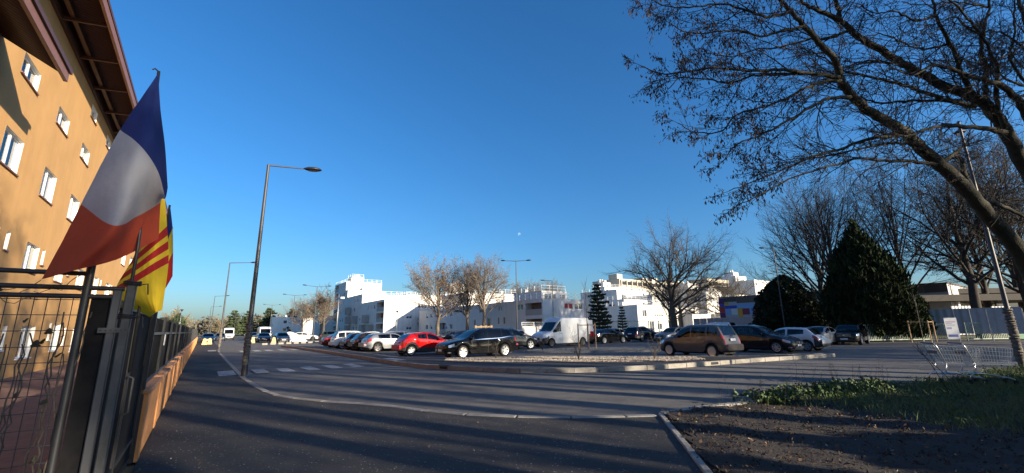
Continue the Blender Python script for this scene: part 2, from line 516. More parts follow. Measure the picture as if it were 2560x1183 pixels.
# gable ends and back
wm.quad((0, 46, 0), (-11, 46, 0), (-11, 46, 14.5), (0, 46, 14.5))
wm.quad((-11, -16, 0), (0, -16, 0), (0, -16, 14.5), (-11, -16, 14.5))
wm.quad((-11, 46, 0), (-11, -16, 0), (-11, -16, 14.5), (-11, 46, 14.5))
wm.build("wall", M_ORANGE, house)
for (a, b, c, d) in wins:
    w = MB(); e = 0.004
    # white lining of the opening
    w.quad(fO(a + e, c + e, 0.0), fO(b - e, c + e, 0.0), fO(b - e, c + e, 0.15), fO(a + e, c + e, 0.15))
    w.quad(fO(a + e, d - e, 0.15), fO(b - e, d - e, 0.15), fO(b - e, d - e, 0.0), fO(a + e, d - e, 0.0))
    w.quad(fO(a + e, c + e, 0.0), fO(a + e, c + e, 0.15), fO(a + e, d - e, 0.15), fO(a + e, d - e, 0.0))
    w.quad(fO(b - e, c + e, 0.15), fO(b - e, c + e, 0.0), fO(b - e, d - e, 0.0), fO(b - e, d - e, 0.15))
    wo = w.build("window", M_REVEAL, house)
    g = MB()
    fw = 0.06
    slab(g, fO, a + e, b - e, c + e, c + fw, 0.09, 0.15); slab(g, fO, a + e, b - e, d - fw, d - e, 0.09, 0.15)
    slab(g, fO, a + e, a + fw, c + fw, d - fw, 0.09, 0.15); slab(g, fO, b - fw, b - e, c + fw, d - fw, 0.09, 0.15)
    if b - a > 1: slab(g, fO, (a + b) / 2 - 0.05, (a + b) / 2 + 0.05, c + fw, d - fw, 0.09, 0.15)
    g.build("frame", M_PVC, wo)
    MB().quad(fO(a, c, 0.125), fO(b, c, 0.125), fO(b, d, 0.125), fO(a, d, 0.125)).build("pane", M_WINGLASS, wo)
    cu = MB()
    n = max(3, int((b - a) / 0.12))
    for k in range(n):
        u0, u1 = a + (b - a) * k / n, a + (b - a) * (k + 1) / n
        cu.quad(fO(u0, c, 0.20 + 0.03 * (k % 2)), fO(u1, c, 0.20 + 0.03 * ((k + 1) % 2)), fO(u1, d, 0.20 + 0.03 * ((k + 1) % 2)), fO(u0, d, 0.20 + 0.03 * (k % 2)))
    cu.build("curtain", M_CURTAIN, wo)
    slab(MB(), fO, a - 0.05, b + 0.05, c - 0.05, c - 0.003, -0.06, 0.02).build("sill", M_FASCIA if c > 3 else M_REVEAL, wo)

def corrugated(t0, t1, z0, z1, s0, s1, pitch, amp, thick=0.012):
    """sheet whose ribs run across the street, local to the house"""
    n = int((s1 - s0) / pitch * 4)
    V, F = [], []
    for k in range(n + 1):
        s = s0 + (s1 - s0) * k / n
        ph = (k % 4)
        w = (0, amp, amp, 0)[ph]
        for (t, z) in ((t0, z0), (t1, z1)):
            V.append((t, s, z + w)); V.append((t, s, z + w + thick))
    for k in range(n):
        a = k * 4; b = a + 4
        F += [(a, a + 2, b + 2, b), (a + 1, b + 1, b + 3, a + 3), (a + 2, a + 3, b + 3, b + 2), (a, b, b + 1, a + 1)]
    return np_mesh("roof_sheet", V, F, M_BROWN)
rs = link("roof", corrugated(-6.5, 1.40, 15.6, 14.22, -17, 47, 0.20, 0.05), house)
MB().box(1.40, 1.50, -17, 47, 14.02, 14.52).build("fascia", M_FASCIA, rs)
MB().box(1.503, 1.53, -17, 47, 14.40, 14.56).build("gutter", M_BROWN, rs)
MB().box(0.30, 0.45, -16.5, 46.5, 14.05, 14.25).build("purlin", M_BROWN, rs)
MB().box(-0.02, 0.10, -16.5, 46.5, 13.80, 14.6).build("wall_plate", M_BROWN, rs)
for k in range(-16, 47, 3):
    MB().add([(0.1, k, 13.86), (0.1, k + 0.08, 13.86), (0.1, k + 0.08, 14.0), (0.1, k, 14.0), (1.36, k, 14.08), (1.36, k + 0.08, 14.08), (1.36, k + 0.08, 14.2), (1.36, k, 14.2)],
             [(0, 1, 2, 3), (4, 7, 6, 5), (0, 4, 5, 1), (3, 2, 6, 7), (0, 3, 7, 4), (1, 5, 6, 2)]).build("bracket", M_BROWN, rs)
bay = MB()
fB = lambda u, z, d: (0.14 - d, u - 20.0, z)
facade(bay, fB, 4.0, 16.6, 0.0, 10.3, [(13.6, 16.2, 7.0, 9.0)], 0.15)
bay.quad((0.14, -3.4, 0), (0.0, -3.4, 0), (0.0, -3.4, 10.3), (0.14, -3.4, 10.3))
bay.build("bay_wall", M_ORANGE, house)
bw = MB()
for a, b in ((13.6, 14.87), (14.93, 16.2)):
    slab(bw, fB, a, b, 7.0, 7.09, 0.05, 0.12); slab(bw, fB, a, b, 8.91, 9.0, 0.05, 0.12); slab(bw, fB, a, a + 0.09, 7.09, 8.91, 0.05, 0.12); slab(bw, fB, b - 0.09, b, 7.09, 8.91, 0.05, 0.12)
bwo = bw.build("bay_window", M_FASCIA, house)
MB().quad(fB(13.6, 7, 0.1), fB(16.2, 7, 0.1), fB(16.2, 9, 0.1), fB(13.6, 9, 0.1)).build("pane", M_PANE, bwo)
br = link("bay_roof", corrugated(-0.3, 1.40, 10.75, 9.82, -16, -1.75, 0.20, 0.05), house)
MB().box(1.40, 1.50, -16, -1.55, 9.70, 10.12).build("fascia", M_FASCIA, br)
MB().box(1.503, 1.56, -16, -1.50, 10.0, 10.15).build("gutter", M_BROWN, br)

# yard behind the fence
sheet("yard_paving", [xy(-6, -6.0), xy(67, -6.0), xy(67, -0.72), xy(-6, -0.72)], 0.006, M_YARD)

# low wall with pilasters, caps and the black slat fence on it
lw = gridroot("low_fence_wall", 7.9, -0.5, label="low orange rendered wall with capped pilasters along the pavement", cat="wall")
M_CAP = mat("wall_cap", (0.40, 0.20, 0.10), 0.8, var=0.2, scale=4, bump=0.4, bscale=60)
ln = 84.0
nb = int(ln / 2.45)
for k in range(nb):
    a = k * 2.45
    h = 0.82
    MB().box(-0.21, -0.014, a + 0.15, a + 2.45 - 0.15, 0, h).build("wall_panel", M_ORANGEW, lw)
    MB().bbox(-0.225, 0.0, a - 0.148, a + 0.148, 0, h + 0.03, 0.008).build("pilaster", M_ORANGEW, lw)
    MB().bbox(-0.23, 0.018, a + 0.153, a + 2.45 - 0.153, h + 0.002, h + 0.055, 0.012).build("wall_cap", M_CAP, lw)
    MB().bbox(-0.24, 0.03, a - 0.18, a + 0.15, h + 0.032, h + 0.09, 0.012).build("pilaster_cap", M_CAP, lw)
fen = gridroot("slat_fence", 7.9, -0.62, label="long black privacy fence standing on the low orange wall", cat="fence")
M_POSTG = mat("weathered_zinc", (0.045, 0.047, 0.05), 0.55, metal=0.3, var=0.3, scale=8)
M_RAIL = mat("fence_rail", (0.10, 0.105, 0.115), 0.5, metal=0.4)
for k in range(nb):
    a = k * 2.45
    MB().bbox(-0.05, 0.05, a - 0.04, a + 0.04, 0.86, 1.93, 0.006).build("post", M_DARKM, fen)
    pn = MB()
    for q in range(23):
        b = a + 0.06 + q * 0.102
        pn.box(-0.018, 0.018 if q % 2 else 0.006, b, b + 0.096, 0.97, 1.88)
    o = pn.build("slat_panel", M_BLACK, fen); o["kind"] = "stuff"
    MB().box(0.02, 0.045, a + 0.05, a + 2.4, 1.62, 1.66).build("rail", M_RAIL, fen)
    MB().box(0.02, 0.045, a + 0.05, a + 2.4, 0.93, 0.965).build("rail", M_RAIL, fen)
nt = gridroot("fence_notice", 10.5, -0.56, label="small pale notice tied to the black fence", cat="notice")
MB().bbox(-0.004, 0.004, -0.09, 0.09, 1.42, 1.62, 0.002).build("notice_sheet", M_PVC, nt)
MB().box(0.005, 0.008, -0.08, 0.08, 1.57, 1.605).build("notice_header", M_GALV, nt)

# black gate between the mesh panel and the wall
gate = gridroot("sheet_gate", 4.35, -0.6, label="tall black sheet gate between the mesh panel and the orange wall", cat="gate")
for a, b in ((0.02, 1.68), (1.74, 3.35)):
    lf = MB().box(-0.012, 0.012, a, b, 0.08, 1.90).build("gate_leaf", M_BLACK, gate)
    fr = MB()
    fr.box(-0.025, 0.03, a - 0.0, a + 0.05, 0.06, 1.93); fr.box(-0.025, 0.03, b - 0.05, b, 0.06, 1.93)
    fr.box(-0.024, 0.029, a + 0.05, b - 0.05, 0.3, 0.35); fr.box(-0.024, 0.029, a + 0.05, b - 0.05, 1.86, 1.92); fr.box(-0.024, 0.029, a + 0.05, b - 0.05, 0.06, 0.11)
    fr.build("leaf_frame", M_DARKM, lf)
MB().tube([(0.04, 1.58, 0.85), (0.08, 1.58, 0.87), (0.08, 1.58, 1.2), (0.04, 1.58, 1.22)], 0.012, 8).build("pull_handle", M_POSTG, gate)
MB().bbox(-0.06, 0.06, 3.37, 3.49, 0, 1.98, 0.01).build("gate_post", M_DARKM, gate)

# mesh panel across, with its posts and ivy
mp = gridroot("wire_mesh_panel", 4.2, -0.7, label="wire mesh panel with tube rails and dead ivy at the left edge", cat="fence panel")
for z in (2.07, 1.97, 1.91):
    x1 = {2.07: 0.0, 1.97: 0.2, 1.91: 0.16}[z]
    MB().tube([(-3.4, 0, z), (x1, 0, z)], 0.017, 10).build("rail", M_DARKM, mp, True, 40)
MB().tube([(0, 0, 0), (0, 0, 2.14)], 0.024, 12).build("post", M_DARKM, mp, True, 40)
MB().tube([(-3.4, 0, 0), (-3.4, 0, 2.14)], 0.03, 12).build("post", M_DARKM, mp, True, 40)
wr = MB()
x = -0.06
while x > -3.38:
    wr.tube([(x, 0.008, 0.06), (x + 0.004, 0.008, 1.0), (x, 0.008, 1.90)], 0.003, 4, False)
    x -= 0.062
z = 0.1
while z < 1.9:
    wr.tube([(-3.4, 0, z), (0, 0, z)], 0.0036, 4, False)
    z += 0.105
o = wr.build("wire_mesh", M_DARKM, mp); o["kind"] = "stuff"
MB().box(0.03, 0.17, 0.01, 0.03, 0.05, 1.9).build("infill_sheet", M_BLACK, mp)
gp = gridroot("galvanised_post", 4.2, -0.51, label="pair of galvanised gate posts strapped together under the french flag", cat="post")
MB().bbox(0.02, 0.075, -0.03, 0.03, 0, 2.03, 0.006).build("square_post", M_POSTG, gp)
MB().bbox(-0.05, 0.0, -0.025, 0.025, 0, 1.96, 0.006).build("square_post", M_STEEL, gp)
st_ = MB(); st_.box(-0.09, 0.075, -0.040, -0.034, 1.655, 1.69)
so = st_.build("strap", M_POSTG, gp)
hl = MB()
for k in range(6): hl.lathe([(0.0, -0.0412), (0.006, -0.0412)], 8, 'Y'); hl.v[-16:] = [(p[0] - 0.075 + k * 0.027, p[1], p[2] + 1.672) for p in hl.v[-16:]]
hl.build("strap_holes", M_DARK, so)
for zz in (1.76, 2.0):
    rp_ = MB()
    for q in range(3):
        rp_.tube([(0.047 + 0.05 * math.cos(a), 0.045 * math.sin(a), zz + q * 0.012 + 0.004 * math.sin(3 * a + q)) for a in np.linspace(0, 2 * math.pi, 14)], 0.005, 5, False)
    rp_.tube([(0.09, -0.03, zz), (0.14, -0.05, zz + 0.01), (0.15, -0.05, zz - 0.07)], 0.005, 5)
    rp_.build("cord_tie", M_DARKM, gp)

# ivy on the mesh
iv = gridroot("ivy_vine", 4.2, -1.4, label="dry ivy vine with a few dark leaves climbing the wire mesh", cat="vine")
rng = random.Random(5)
stems = MB()
for k in range(26):
    x = rng.uniform(-0.5, 0.68)
    pts = []
    zz = 0.05
    while zz < rng.uniform(1.5, 2.05):
        pts.append((x + rng.uniform(-0.012, 0.012), rng.uniform(-0.02, 0.03), zz))
        zz += 0.07; x += rng.uniform(-0.012, 0.016)
    stems.tube(pts, 0.0046, 4, False)
for k in range(9):
    x, zz = rng.uniform(-0.4, 0.6), rng.uniform(1.75, 2.0)
    pts = []
    for q in range(9):
        pts.append((x, rng.uniform(-0.03, 0.02), zz)); x += rng.uniform(0.01, 0.05); zz += rng.uniform(-0.035, 0.035)
    stems.tube(pts, 0.0025, 4, False)
stems.build("stems", M_BARK, iv)["kind"] = "stuff"
M_IVY = mat("ivy_leaf", (0.022, 0.028, 0.012), 0.7, col2=(0.05, 0.035, 0.018), scale=9)
def leaf_mesh(name, m, pts, fold=0.25):
    mb = MB()
    n = len(pts)
    vs = [(0, 0, 0)] + [(px, py, abs(px) * fold) for px, py in pts]
    mb.add(vs, [(0, i, i % n + 1) for i in range(1, n + 1)])
    me = mb.mesh(name); me.materials.append(m)
    return me
ivy_leaf = leaf_mesh("leaf", M_IVY, [(0, -0.5), (0.3, -0.55), (0.6, -0.2), (0.35, 0.0), (0.4, 0.3), (0, 0.7), (-0.4, 0.3), (-0.35, 0), (-0.6, -0.2), (-0.3, -0.55)])
for k in range(70):
    o = link("leaf", ivy_leaf, iv)
    zz = rng.choice((rng.uniform(1.2, 2.0), rng.uniform(0.3, 2.0)))
    o.location = (rng.uniform(-0.5, 0.7), rng.uniform(-0.05, 0.02), zz)
    sc = rng.uniform(0.016, 0.045); o.scale = (sc, sc, sc)
    o.rotation_euler = (rng.uniform(0.7, 2.2), rng.uniform(-0.6, 0.6), rng.uniform(-1.2, 1.2))

# flags on a pole each
def cloth(name, col):
    m = mat(name, col, 0.85, var=0.06, scale=5, bump=0.25, bscale=25)
    nt = m.node_tree
    p = nt.nodes["Principled BSDF"]
    tl = nt.nodes.new("ShaderNodeBsdfTranslucent")
    src = p.inputs["Base Color"].links[0].from_socket
    nt.links.new(src, tl.inputs[0])
    mx = nt.nodes.new("ShaderNodeMixShader"); mx.inputs[0].default_value = 0.5
    nt.links.new(p.outputs[0], mx.inputs[1]); nt.links.new(tl.outputs[0], mx.inputs[2])
    nt.links.new(mx.outputs[0], nt.nodes["Material Output"].inputs[0])
    return m
C_BLUE = cloth("cloth_blue", (0.012, 0.03, 0.16)); C_WHITE = cloth("cloth_white", (0.46, 0.46, 0.48)); C_RED = cloth("cloth_red", (0.52, 0.085, 0.04)); C_YEL = cloth("cloth_yellow", (0.75, 0.55, 0.03))
C_CRIM = cloth("cloth_crimson", (0.42, 0.02, 0.02))
def cr(P, u):
    """Catmull-Rom through a list of vectors, u in 0..1"""
    n = len(P) - 1
    x = min(u * n, n - 1e-6); i = int(x); f = x - i
    p0 = P[i - 1] if i > 0 else 2 * P[0] - P[1]
    p3 = P[i + 2] if i + 2 <= n else 2 * P[n] - P[n - 1]
    a, b = P[i], P[i + 1]
    return 0.5 * ((2 * a) + (b - p0) * f + (2 * p0 - 5 * a + 4 * b - p3) * f * f + (3 * a - p0 - 3 * b + p3) * f ** 3)
def flag(keys, bands, axis, root, s0, t0, nu=42, nv=30, ripple=0.008):
    """keys[row][col] = (s, t, z); bands: (name, material, from, to) along u or v"""
    K = [[Vector((t - t0, s - s0, z)) for s, t, z in r] for r in keys]
    def pt(u, v):
        row = [cr(r, v) for r in K]
        p = cr(row, u)
        p.y += ripple * math.sin(9 * u + 5 * v) + ripple * 0.7 * math.sin(14 * v - 6 * u) + ripple * 0.28 * math.sin(31 * v + 17 * u) + ripple * 0.22 * math.sin(47 * u - 23 * v)
        return p
    for nm, m, a, b in bands:
        mb = MB()
        if axis == 'u':
            us = np.linspace(a, b, max(3, int(nu * (b - a)) + 1)); vs_ = np.linspace(0, 1, nv)
        else:
            us = np.linspace(0, 1, nu); vs_ = np.linspace(a, b, max(3, int(nv * (b - a)) + 1))
        G = [[pt(u, v) for v in vs_] for u in us]
        k = len(vs_)
        mb.v = [tuple(p) for r in G for p in r]
        mb.f = [(i * k + j, i * k + j + 1, (i + 1) * k + j + 1, (i + 1) * k + j) for i in range(len(us) - 1) for j in range(k - 1)]
        mb.build(nm, m, root, True)
f1 = gridroot("tricolour_flag", 4.2, -0.5, label="large blue white and red flag drooping from the nearest pole", cat="flag")
MB().tube([(0.03, 0, 1.3), (0.03, 0, 2.3), (-0.035, 0.0, 3.76)], 0.011, 8).build("pole", M_DARKM, f1, True)
MB().tube([(-0.035, 0, 3.755), (-0.06, 0.0, 3.775), (-0.075, 0, 3.76)], 0.006, 6).build("pole_hook", M_DARKM, f1)
FR = [[(4.15, -0.53, 3.72), (4.08, -0.47, 3.39), (4.08, -0.4, 3.07), (4.15, -0.35, 2.77)],
      [(4.12, -0.68, 3.16), (3.92, -0.53, 3.0), (3.95, -0.41, 2.84), (4.1, -0.35, 2.67)],
      [(4.15, -0.81, 2.56), (3.72, -0.56, 2.35), (4.05, -0.48, 2.5), (4.3, -0.39, 2.68)],
      [(4.1, -0.91, 2.01), (3.75, -0.7, 2.04), (4.15, -0.55, 2.19), (4.45, -0.38, 2.41)]]
flag(FR, [("blue_band", C_BLUE, 0, 0.333), ("white_band", C_WHITE, 0.333, 0.667), ("red_band", C_RED, 0.667, 1.0)], 'u', f1, 4.2, -0.5)
f2 = gridroot("striped_flag", 5.3, -0.5, label="yellow flag with red stripes hanging behind the tricolour", cat="flag")
MB().tube([(0.0, 0, 1.3), (-0.02, 0.02, 3.25)], 0.011, 8).build("pole", M_DARKM, f2, True)
CA = [[(5.2, -0.5, 3.21), (5.2, -0.4, 2.69), (5.2, -0.34, 2.3), (5.2, -0.33, 1.86)],
      [(5.12, -0.5, 3.07), (5.12, -0.46, 2.56), (5.12, -0.45, 2.19), (5.12, -0.36, 1.84)],
      [(5.2, -0.51, 2.99), (5.2, -0.53, 2.47), (5.2, -0.56, 2.1), (5.2, -0.39, 1.82)],
      [(5.4, -0.54, 2.92), (5.4, -0.62, 2.38), (5.4, -0.7, 2.01), (5.4, -0.43, 1.8)]]
bands = []
cuts = [0.0, 0.35, 0.42, 0.47, 0.54, 0.59, 0.66, 1.0]
for k in range(7):
    bands.append(("red_stripe" if k % 2 else "yellow_stripe", C_CRIM if k % 2 else C_YEL, cuts[k], cuts[k + 1]))
flag(CA, bands, 'v', f2, 5.3, -0.5)
f3 = gridroot("narrow_flag", 6.2, -0.45, label="blue yellow and red flag edge showing behind the striped one", cat="flag")
MB().tube([(-0.03, 0.01, 1.3), (-0.03, 0.01, 3.12)], 0.011, 8).build("pole", M_DARKM, f3, True)
TH = [[(6.2, -0.47, 3.09), (6.2, -0.42, 2.85), (6.2, -0.38, 2.57), (6.2, -0.35, 2.29)],
      [(6.25, -0.50, 2.92), (6.15, -0.45, 2.64), (6.1, -0.41, 2.41), (6.2, -0.37, 2.22)],
      [(6.3, -0.54, 2.6), (6.2, -0.5, 2.42), (6.2, -0.46, 2.25), (6.2, -0.41, 2.1)]]
flag(TH, [("blue_band", C_BLUE, 0, 0.33), ("yellow_band", C_YEL, 0.33, 0.67), ("red_band", C_CRIM, 0.67, 1.0)], 'v', f3, 6.2, -0.45, ripple=0.004)
# ------------------------------------------------------------------ vehicles
GLASS_SIDE = glass_mat("car_glass", (0.34, 0.38, 0.38))
GLASS_DARK = glass_mat("car_glass_privacy", (0.05, 0.055, 0.06))
M_TYRE = mat("tyre_rubber", (0.014, 0.014, 0.015), 0.85, var=0.3, scale=20)
M_TRIM = mat("black_trim", (0.018, 0.018, 0.02), 0.55)
M_CABIN = mat("cabin_dark", (0.02, 0.02, 0.023), 0.9)
M_RIM = mat("alloy_rim", (0.62, 0.63, 0.65), 0.28, metal=0.85)
M_RIMD = mat("dark_rim", (0.06, 0.06, 0.065), 0.35, metal=0.6)
M_CHROME = mat("chrome", (0.78, 0.79, 0.8), 0.12, metal=1.0)
M_LAMP = mat("headlamp", (0.55, 0.58, 0.62), 0.08, metal=0.35, coat=1.0)
M_TAIL = mat("tail_lamp", (0.30, 0.012, 0.012), 0.12, coat=1.0)
M_PLATE = mat("number_plate", (0.72, 0.72, 0.70), 0.5)
M_PLATEB = mat("plate_band", (0.02, 0.06, 0.35), 0.5)
def paint(name, col, metal=0.25, rough=0.38):
    return mat("paint_" + name, col, rough, metal=metal, coat=0.9, var=0.03, scale=3, spec=0.0)

def interp(pts, x):
    """monotone cubic through (x, y) points"""
    X = [p[0] for p in pts]; Y = [p[1] for p in pts]
    if x <= X[0]: return Y[0]
    if x >= X[-1]: return Y[-1]
    i = max(k for k in range(len(X) - 1) if X[k] <= x)
    D = [(Y[k + 1] - Y[k]) / (X[k + 1] - X[k]) for k in range(len(X) - 1)]
    def sl(k):
        if k == 0: return D[0]
        if k == len(X) - 1: return D[-1]
        a, b = D[k - 1], D[k]
        return 0 if a * b <= 0 else 2 * a * b / (a + b)
    h = X[i + 1] - X[i]; u = (x - X[i]) / h
    m0, m1 = sl(i) * h, sl(i + 1) * h
    return (2 * u ** 3 - 3 * u * u + 1) * Y[i] + (u ** 3 - 2 * u * u + u) * m0 + (3 * u * u - 2 * u ** 3) * Y[i + 1] + (u ** 3 - u * u) * m1

WHEELS = {}
def wheel_meshes(r, w, style):
    key = (r, w, style)
    if key in WHEELS: return WHEELS[key]
    rr = r * 0.70
    t = MB().lathe([(rr, -w / 2 + 0.01), (rr + 0.02, -w / 2), (r - 0.025, -w / 2), (r, -w / 2 + 0.035), (r, w / 2 - 0.035), (r - 0.025, w / 2), (rr + 0.02, w / 2), (rr, w / 2 - 0.02), (rr, -w / 2 + 0.01)], 28, 'Y')
    tyre = t.mesh("tyre", True, 35); tyre.materials.append(M_TYRE)
    # barrel and dark brake backing
    b = MB().lathe([(0.0, w / 2 - 0.09), (rr - 0.015, w / 2 - 0.085), (rr - 0.012, w / 2 - 0.02)], 24, 'Y')
    back = b.mesh("wheel_backing", True, 35); back.materials.append(M_TRIM)
    m = MB()
    m.lathe([(rr - 0.03, w / 2 - 0.03), (rr - 0.024, w / 2 + 0.0), (rr + 0.004, w / 2 + 0.004), (rr + 0.008, w / 2 - 0.012)], 28, 'Y')
    n, wid0, wid1 = {'multi': (9, 0.020, 0.052), 'five': (5, 0.045, 0.07), 'plain': (7, 0.05, 0.085), 'double': (10, 0.018, 0.030)}[style]
    for k in range(n):
        a = 2 * math.pi * k / n + (0.12 if style == 'double' and k % 2 else 0) + 0.2
        ca, sa = math.cos(a), math.sin(a)
        P = []
        for rad, wd, y in ((0.035, wid0, w / 2 - 0.012), (rr - 0.015, wid1, w / 2 - 0.004)):
            for q in (-1, 1):
                P.append((rad * ca - q * wd * sa, y, rad * sa + q * wd * ca))
        P += [(p[0], p[1] - 0.035, p[2]) for p in P]
        m.add(P, [(0, 2, 3, 1), (0, 4, 6, 2), (1, 3, 7, 5), (2, 6, 7, 3), (4, 5, 7, 6)])
    m.lathe([(0.0, w / 2 - 0.002), (0.05, w / 2 - 0.004), (0.055, w / 2 - 0.04)], 12, 'Y')
    rim = m.mesh("rim")
    WHEELS[key] = (tyre, back, rim)
    return WHEELS[key]

def add_wheel(root, x, y, r, w, style, rim_mat, left):
    tyre, back, rim = wheel_meshes(r, w, style)
    key = (rim.name, rim_mat.name)
    if key not in WHEELS:
        rm = rim.copy(); rm.materials.clear(); rm.materials.append(rim_mat); WHEELS[key] = rm
    rm = WHEELS[key]
    o = link("wheel", back, root)
    o.location = (x, y, r)
    if not left: o.rotation_euler = (0, 0, math.pi)
    link("tyre", tyre, o); link("rim", rm, o)
    return o

def make_car(label, paint_mat, loc, heading, P, group=None, name="parked_car", cat="car"):
    """P: shape numbers; heading is clockwise from +Y; local +X is forward, origin on the ground amidships"""
    L, W, wb, fo, r = P['L'], P['W'], P['wb'], P['fo'], P['r']
    top, belt, sill = P['top'], P['belt'], P.get('sill', 0.2)
    xc, xt, xr, xb = P['xc'], P['xt'], P['xr'], P['xb']       # cowl, screen top, roof end, rear screen base (from the nose)
    root = empty(name, (loc[0], loc[1], loc[2] if len(loc) > 2 else 0.0), R(90 - heading), label, cat, group)
    half = W / 2
    plan = P.get('plan', [(0, 0.66), (0.06, 0.78), (0.2, 0.90), (0.5, 0.965), (1.1, 1.0), (L - 1.0, 1.0), (L - 0.4, 0.965), (L - 0.12, 0.90), (L, 0.80)])
    rw = P.get('rw', 0.74)
    xf, xrw = fo, fo + wb
    ra = r * 1.13
    X = set([0, 0.02, 0.06, 0.12, 0.2, L, L - 0.02, L - 0.06, L - 0.12, L - 0.2, xc, xt, xr, xb, xc + 0.06, xt - 0.04, xr + 0.04, xb - 0.05])
    for c in (xf, xrw):
        for k in range(-8, 9):
            X.add(c + ra * math.sin(k / 8 * math.pi / 2) * 0.999)
    pil = P['pillars']            # intervals (x0, x1) that stay painted between the side windows
    for a, b in pil: X.update((a, b))
    seams = P.get('seams', [])
    for a in seams: X.update((a - 0.006, a + 0.006))
    X.update(P.get('extra', []))
    k = 0.0
    while k < L:
        if min(abs(k - q) for q in X) > 0.05: X.add(k)
        k += 0.11
    X = sorted(X)
    X = [x for i, x in enumerate(X) if i == 0 or x - X[i - 1] > 0.004]
    rows, HT = [], []
    for x in X:
        w = half * interp(plan, x)
        zt = interp(top, x)
        zl = sill
        if x < 0.3: zl = sill + 0.05 * (1 - x / 0.3)
        if x > L - 0.4: zl = sill + 0.12 * (1 - (L - x) / 0.4)
        for c in (xf, xrw):
            if abs(x - c) < ra: zl = max(zl, r + math.sqrt(max(0, ra * ra - (x - c) ** 2)))
        zb = min(interp(belt, x), zt - 0.05)
        zl = min(zl, zb - 0.12)
        h = zt - zb
        f = max(0.0, min(1.0, (h - 0.06) / 0.45)); f = f * f * (3 - 2 * f)
        wr = w * ((1 - f) * 0.86 + f * rw)
        ze = zt - 0.055 * min(1.0, h / 0.3) - 0.01
        wbel = w * 0.955
        ring = [(0.0, zl), (w * 0.86, zl), (w * 0.975, zl + 0.05 * min(1, (zb - zl) / 0.4)), (w, zl + 0.40 * (zb - zl)), (w * 0.992, zl + 0.74 * (zb - zl)), (wbel, zb)]
        for q in (0.07, 0.5, 0.88):
            bulge = 0.02 * math.sin(q * math.pi) * f
            ring.append((wbel + (wr - wbel) * q + bulge, zb + (ze - zb) * q))
        ring += [(wr, ze), (wr * 0.86, zt - 0.018 * min(1.0, h / 0.3)), (wr * 0.45, zt), (0.0, zt + 0.006)]
        rows.append(ring); HT.append(h)
    nr = len(rows[0])
    parts = {}
    def face(key, q):
        d = parts.setdefault(key, MB())
        d.add(q, [(0, 1, 2, 3)] if len(q) == 4 else [tuple(range(len(q)))])
    van = P.get('van', False)
    hl0, hl1 = P.get('hl', (0.10, 0.48)); tl0 = P.get('tl', 0.28); tlr = P.get('tlr', (4, 6)); hlr = P.get('hlr', (4, 5))
    sidew = P.get('sidew', (xc + 0.1, L))
    tailw = P.get('tail_dark', None)
    def classify(x, j, h):
        for q, a in enumerate(seams):
            if abs(x - a) < 0.008 and 2 <= j < 5: return 'door_seam_%d' % q
        if j in (6, 7) and sidew[0] < x < sidew[1] and h > 0.17 and not any(a <= x <= b for a, b in pil):
            n = sum(1 for a, b in pil if x > b)
            return 'side_window_%d' % n
        if j >= 10 and xc + 0.02 < x < xt: return 'windscreen'
        if j >= 10 and xr < x < xb and not van: return 'rear_window'
        if hlr[0] <= j < hlr[1] and hl0 < x < hl1: return 'headlight'
        if tlr[0] <= j < tlr[1] and x > L - tl0: return 'tail_light'
        if j in (0, 1): return 'sill_trim'
        if P.get('lowtrim') and j == 2: return 'sill_trim'
        if P.get('chrome') and j == 5 and sidew[0] + 0.15 < x < sidew[1] and h > 0.1: return 'window_trim'
        if P.get('bumper') and j in (2, 3) and (x < P['bumper'] or x > L - P['bumper'] * 0.5) : return 'bumper_f' if x < L / 2 else 'bumper_r'
        return 'body'
    ox = L / 2
    for i in range(len(X) - 1):
        x = (X[i] + X[i + 1]) / 2
        h = (HT[i] + HT[i + 1]) / 2
        for j in range(nr - 1):
            key = classify(x, j, h)
            for s in (1, -1):
                a, b, c, d = rows[i][j], rows[i + 1][j], rows[i + 1][j + 1], rows[i][j + 1]
                q = [(ox - X[i], s * a[0], a[1]), (ox - X[i + 1], s * b[0], b[1]), (ox - X[i + 1], s * c[0], c[1]), (ox - X[i], s * d[0], d[1])]
                if s < 0: q.reverse()
                kk = key
                if key.startswith('side_window') or key.startswith('door_seam') or key in ('headlight', 'tail_light', 'sill_trim', 'window_trim'): kk = key + ('_l' if s > 0 else '_r')
                face(kk, q)
    for i, sgn in ((0, 1), (len(X) - 1, -1)):
        for j in range(nr - 1):
            a, b = rows[i][j], rows[i][j + 1]
            q = [(ox - X[i], -a[0], a[1]), (ox - X[i], a[0], a[1]), (ox - X[i], b[0], b[1]), (ox - X[i], -b[0], b[1])]
            if sgn < 0: q.reverse()
            key = ('bumper_f' if sgn > 0 else 'bumper_r') if (P.get('bumper') and j < 3) else ('sill_trim' if j < 2 else 'body')
            face(key, q)
    names = {'body': ('body', paint_mat), 'windscreen': ('windscreen', GLASS_SIDE), 'rear_window': ('rear_window', GLASS_DARK if P.get('privacy') else GLASS_SIDE),
             'sill_trim': ('sill_trim', M_TRIM), 'door_seam': ('door_seam', M_TRIM), 'window_trim': ('window_trim', M_CHROME), 'bumper': ('bumper', P.get('bumper_mat', M_TRIM))}
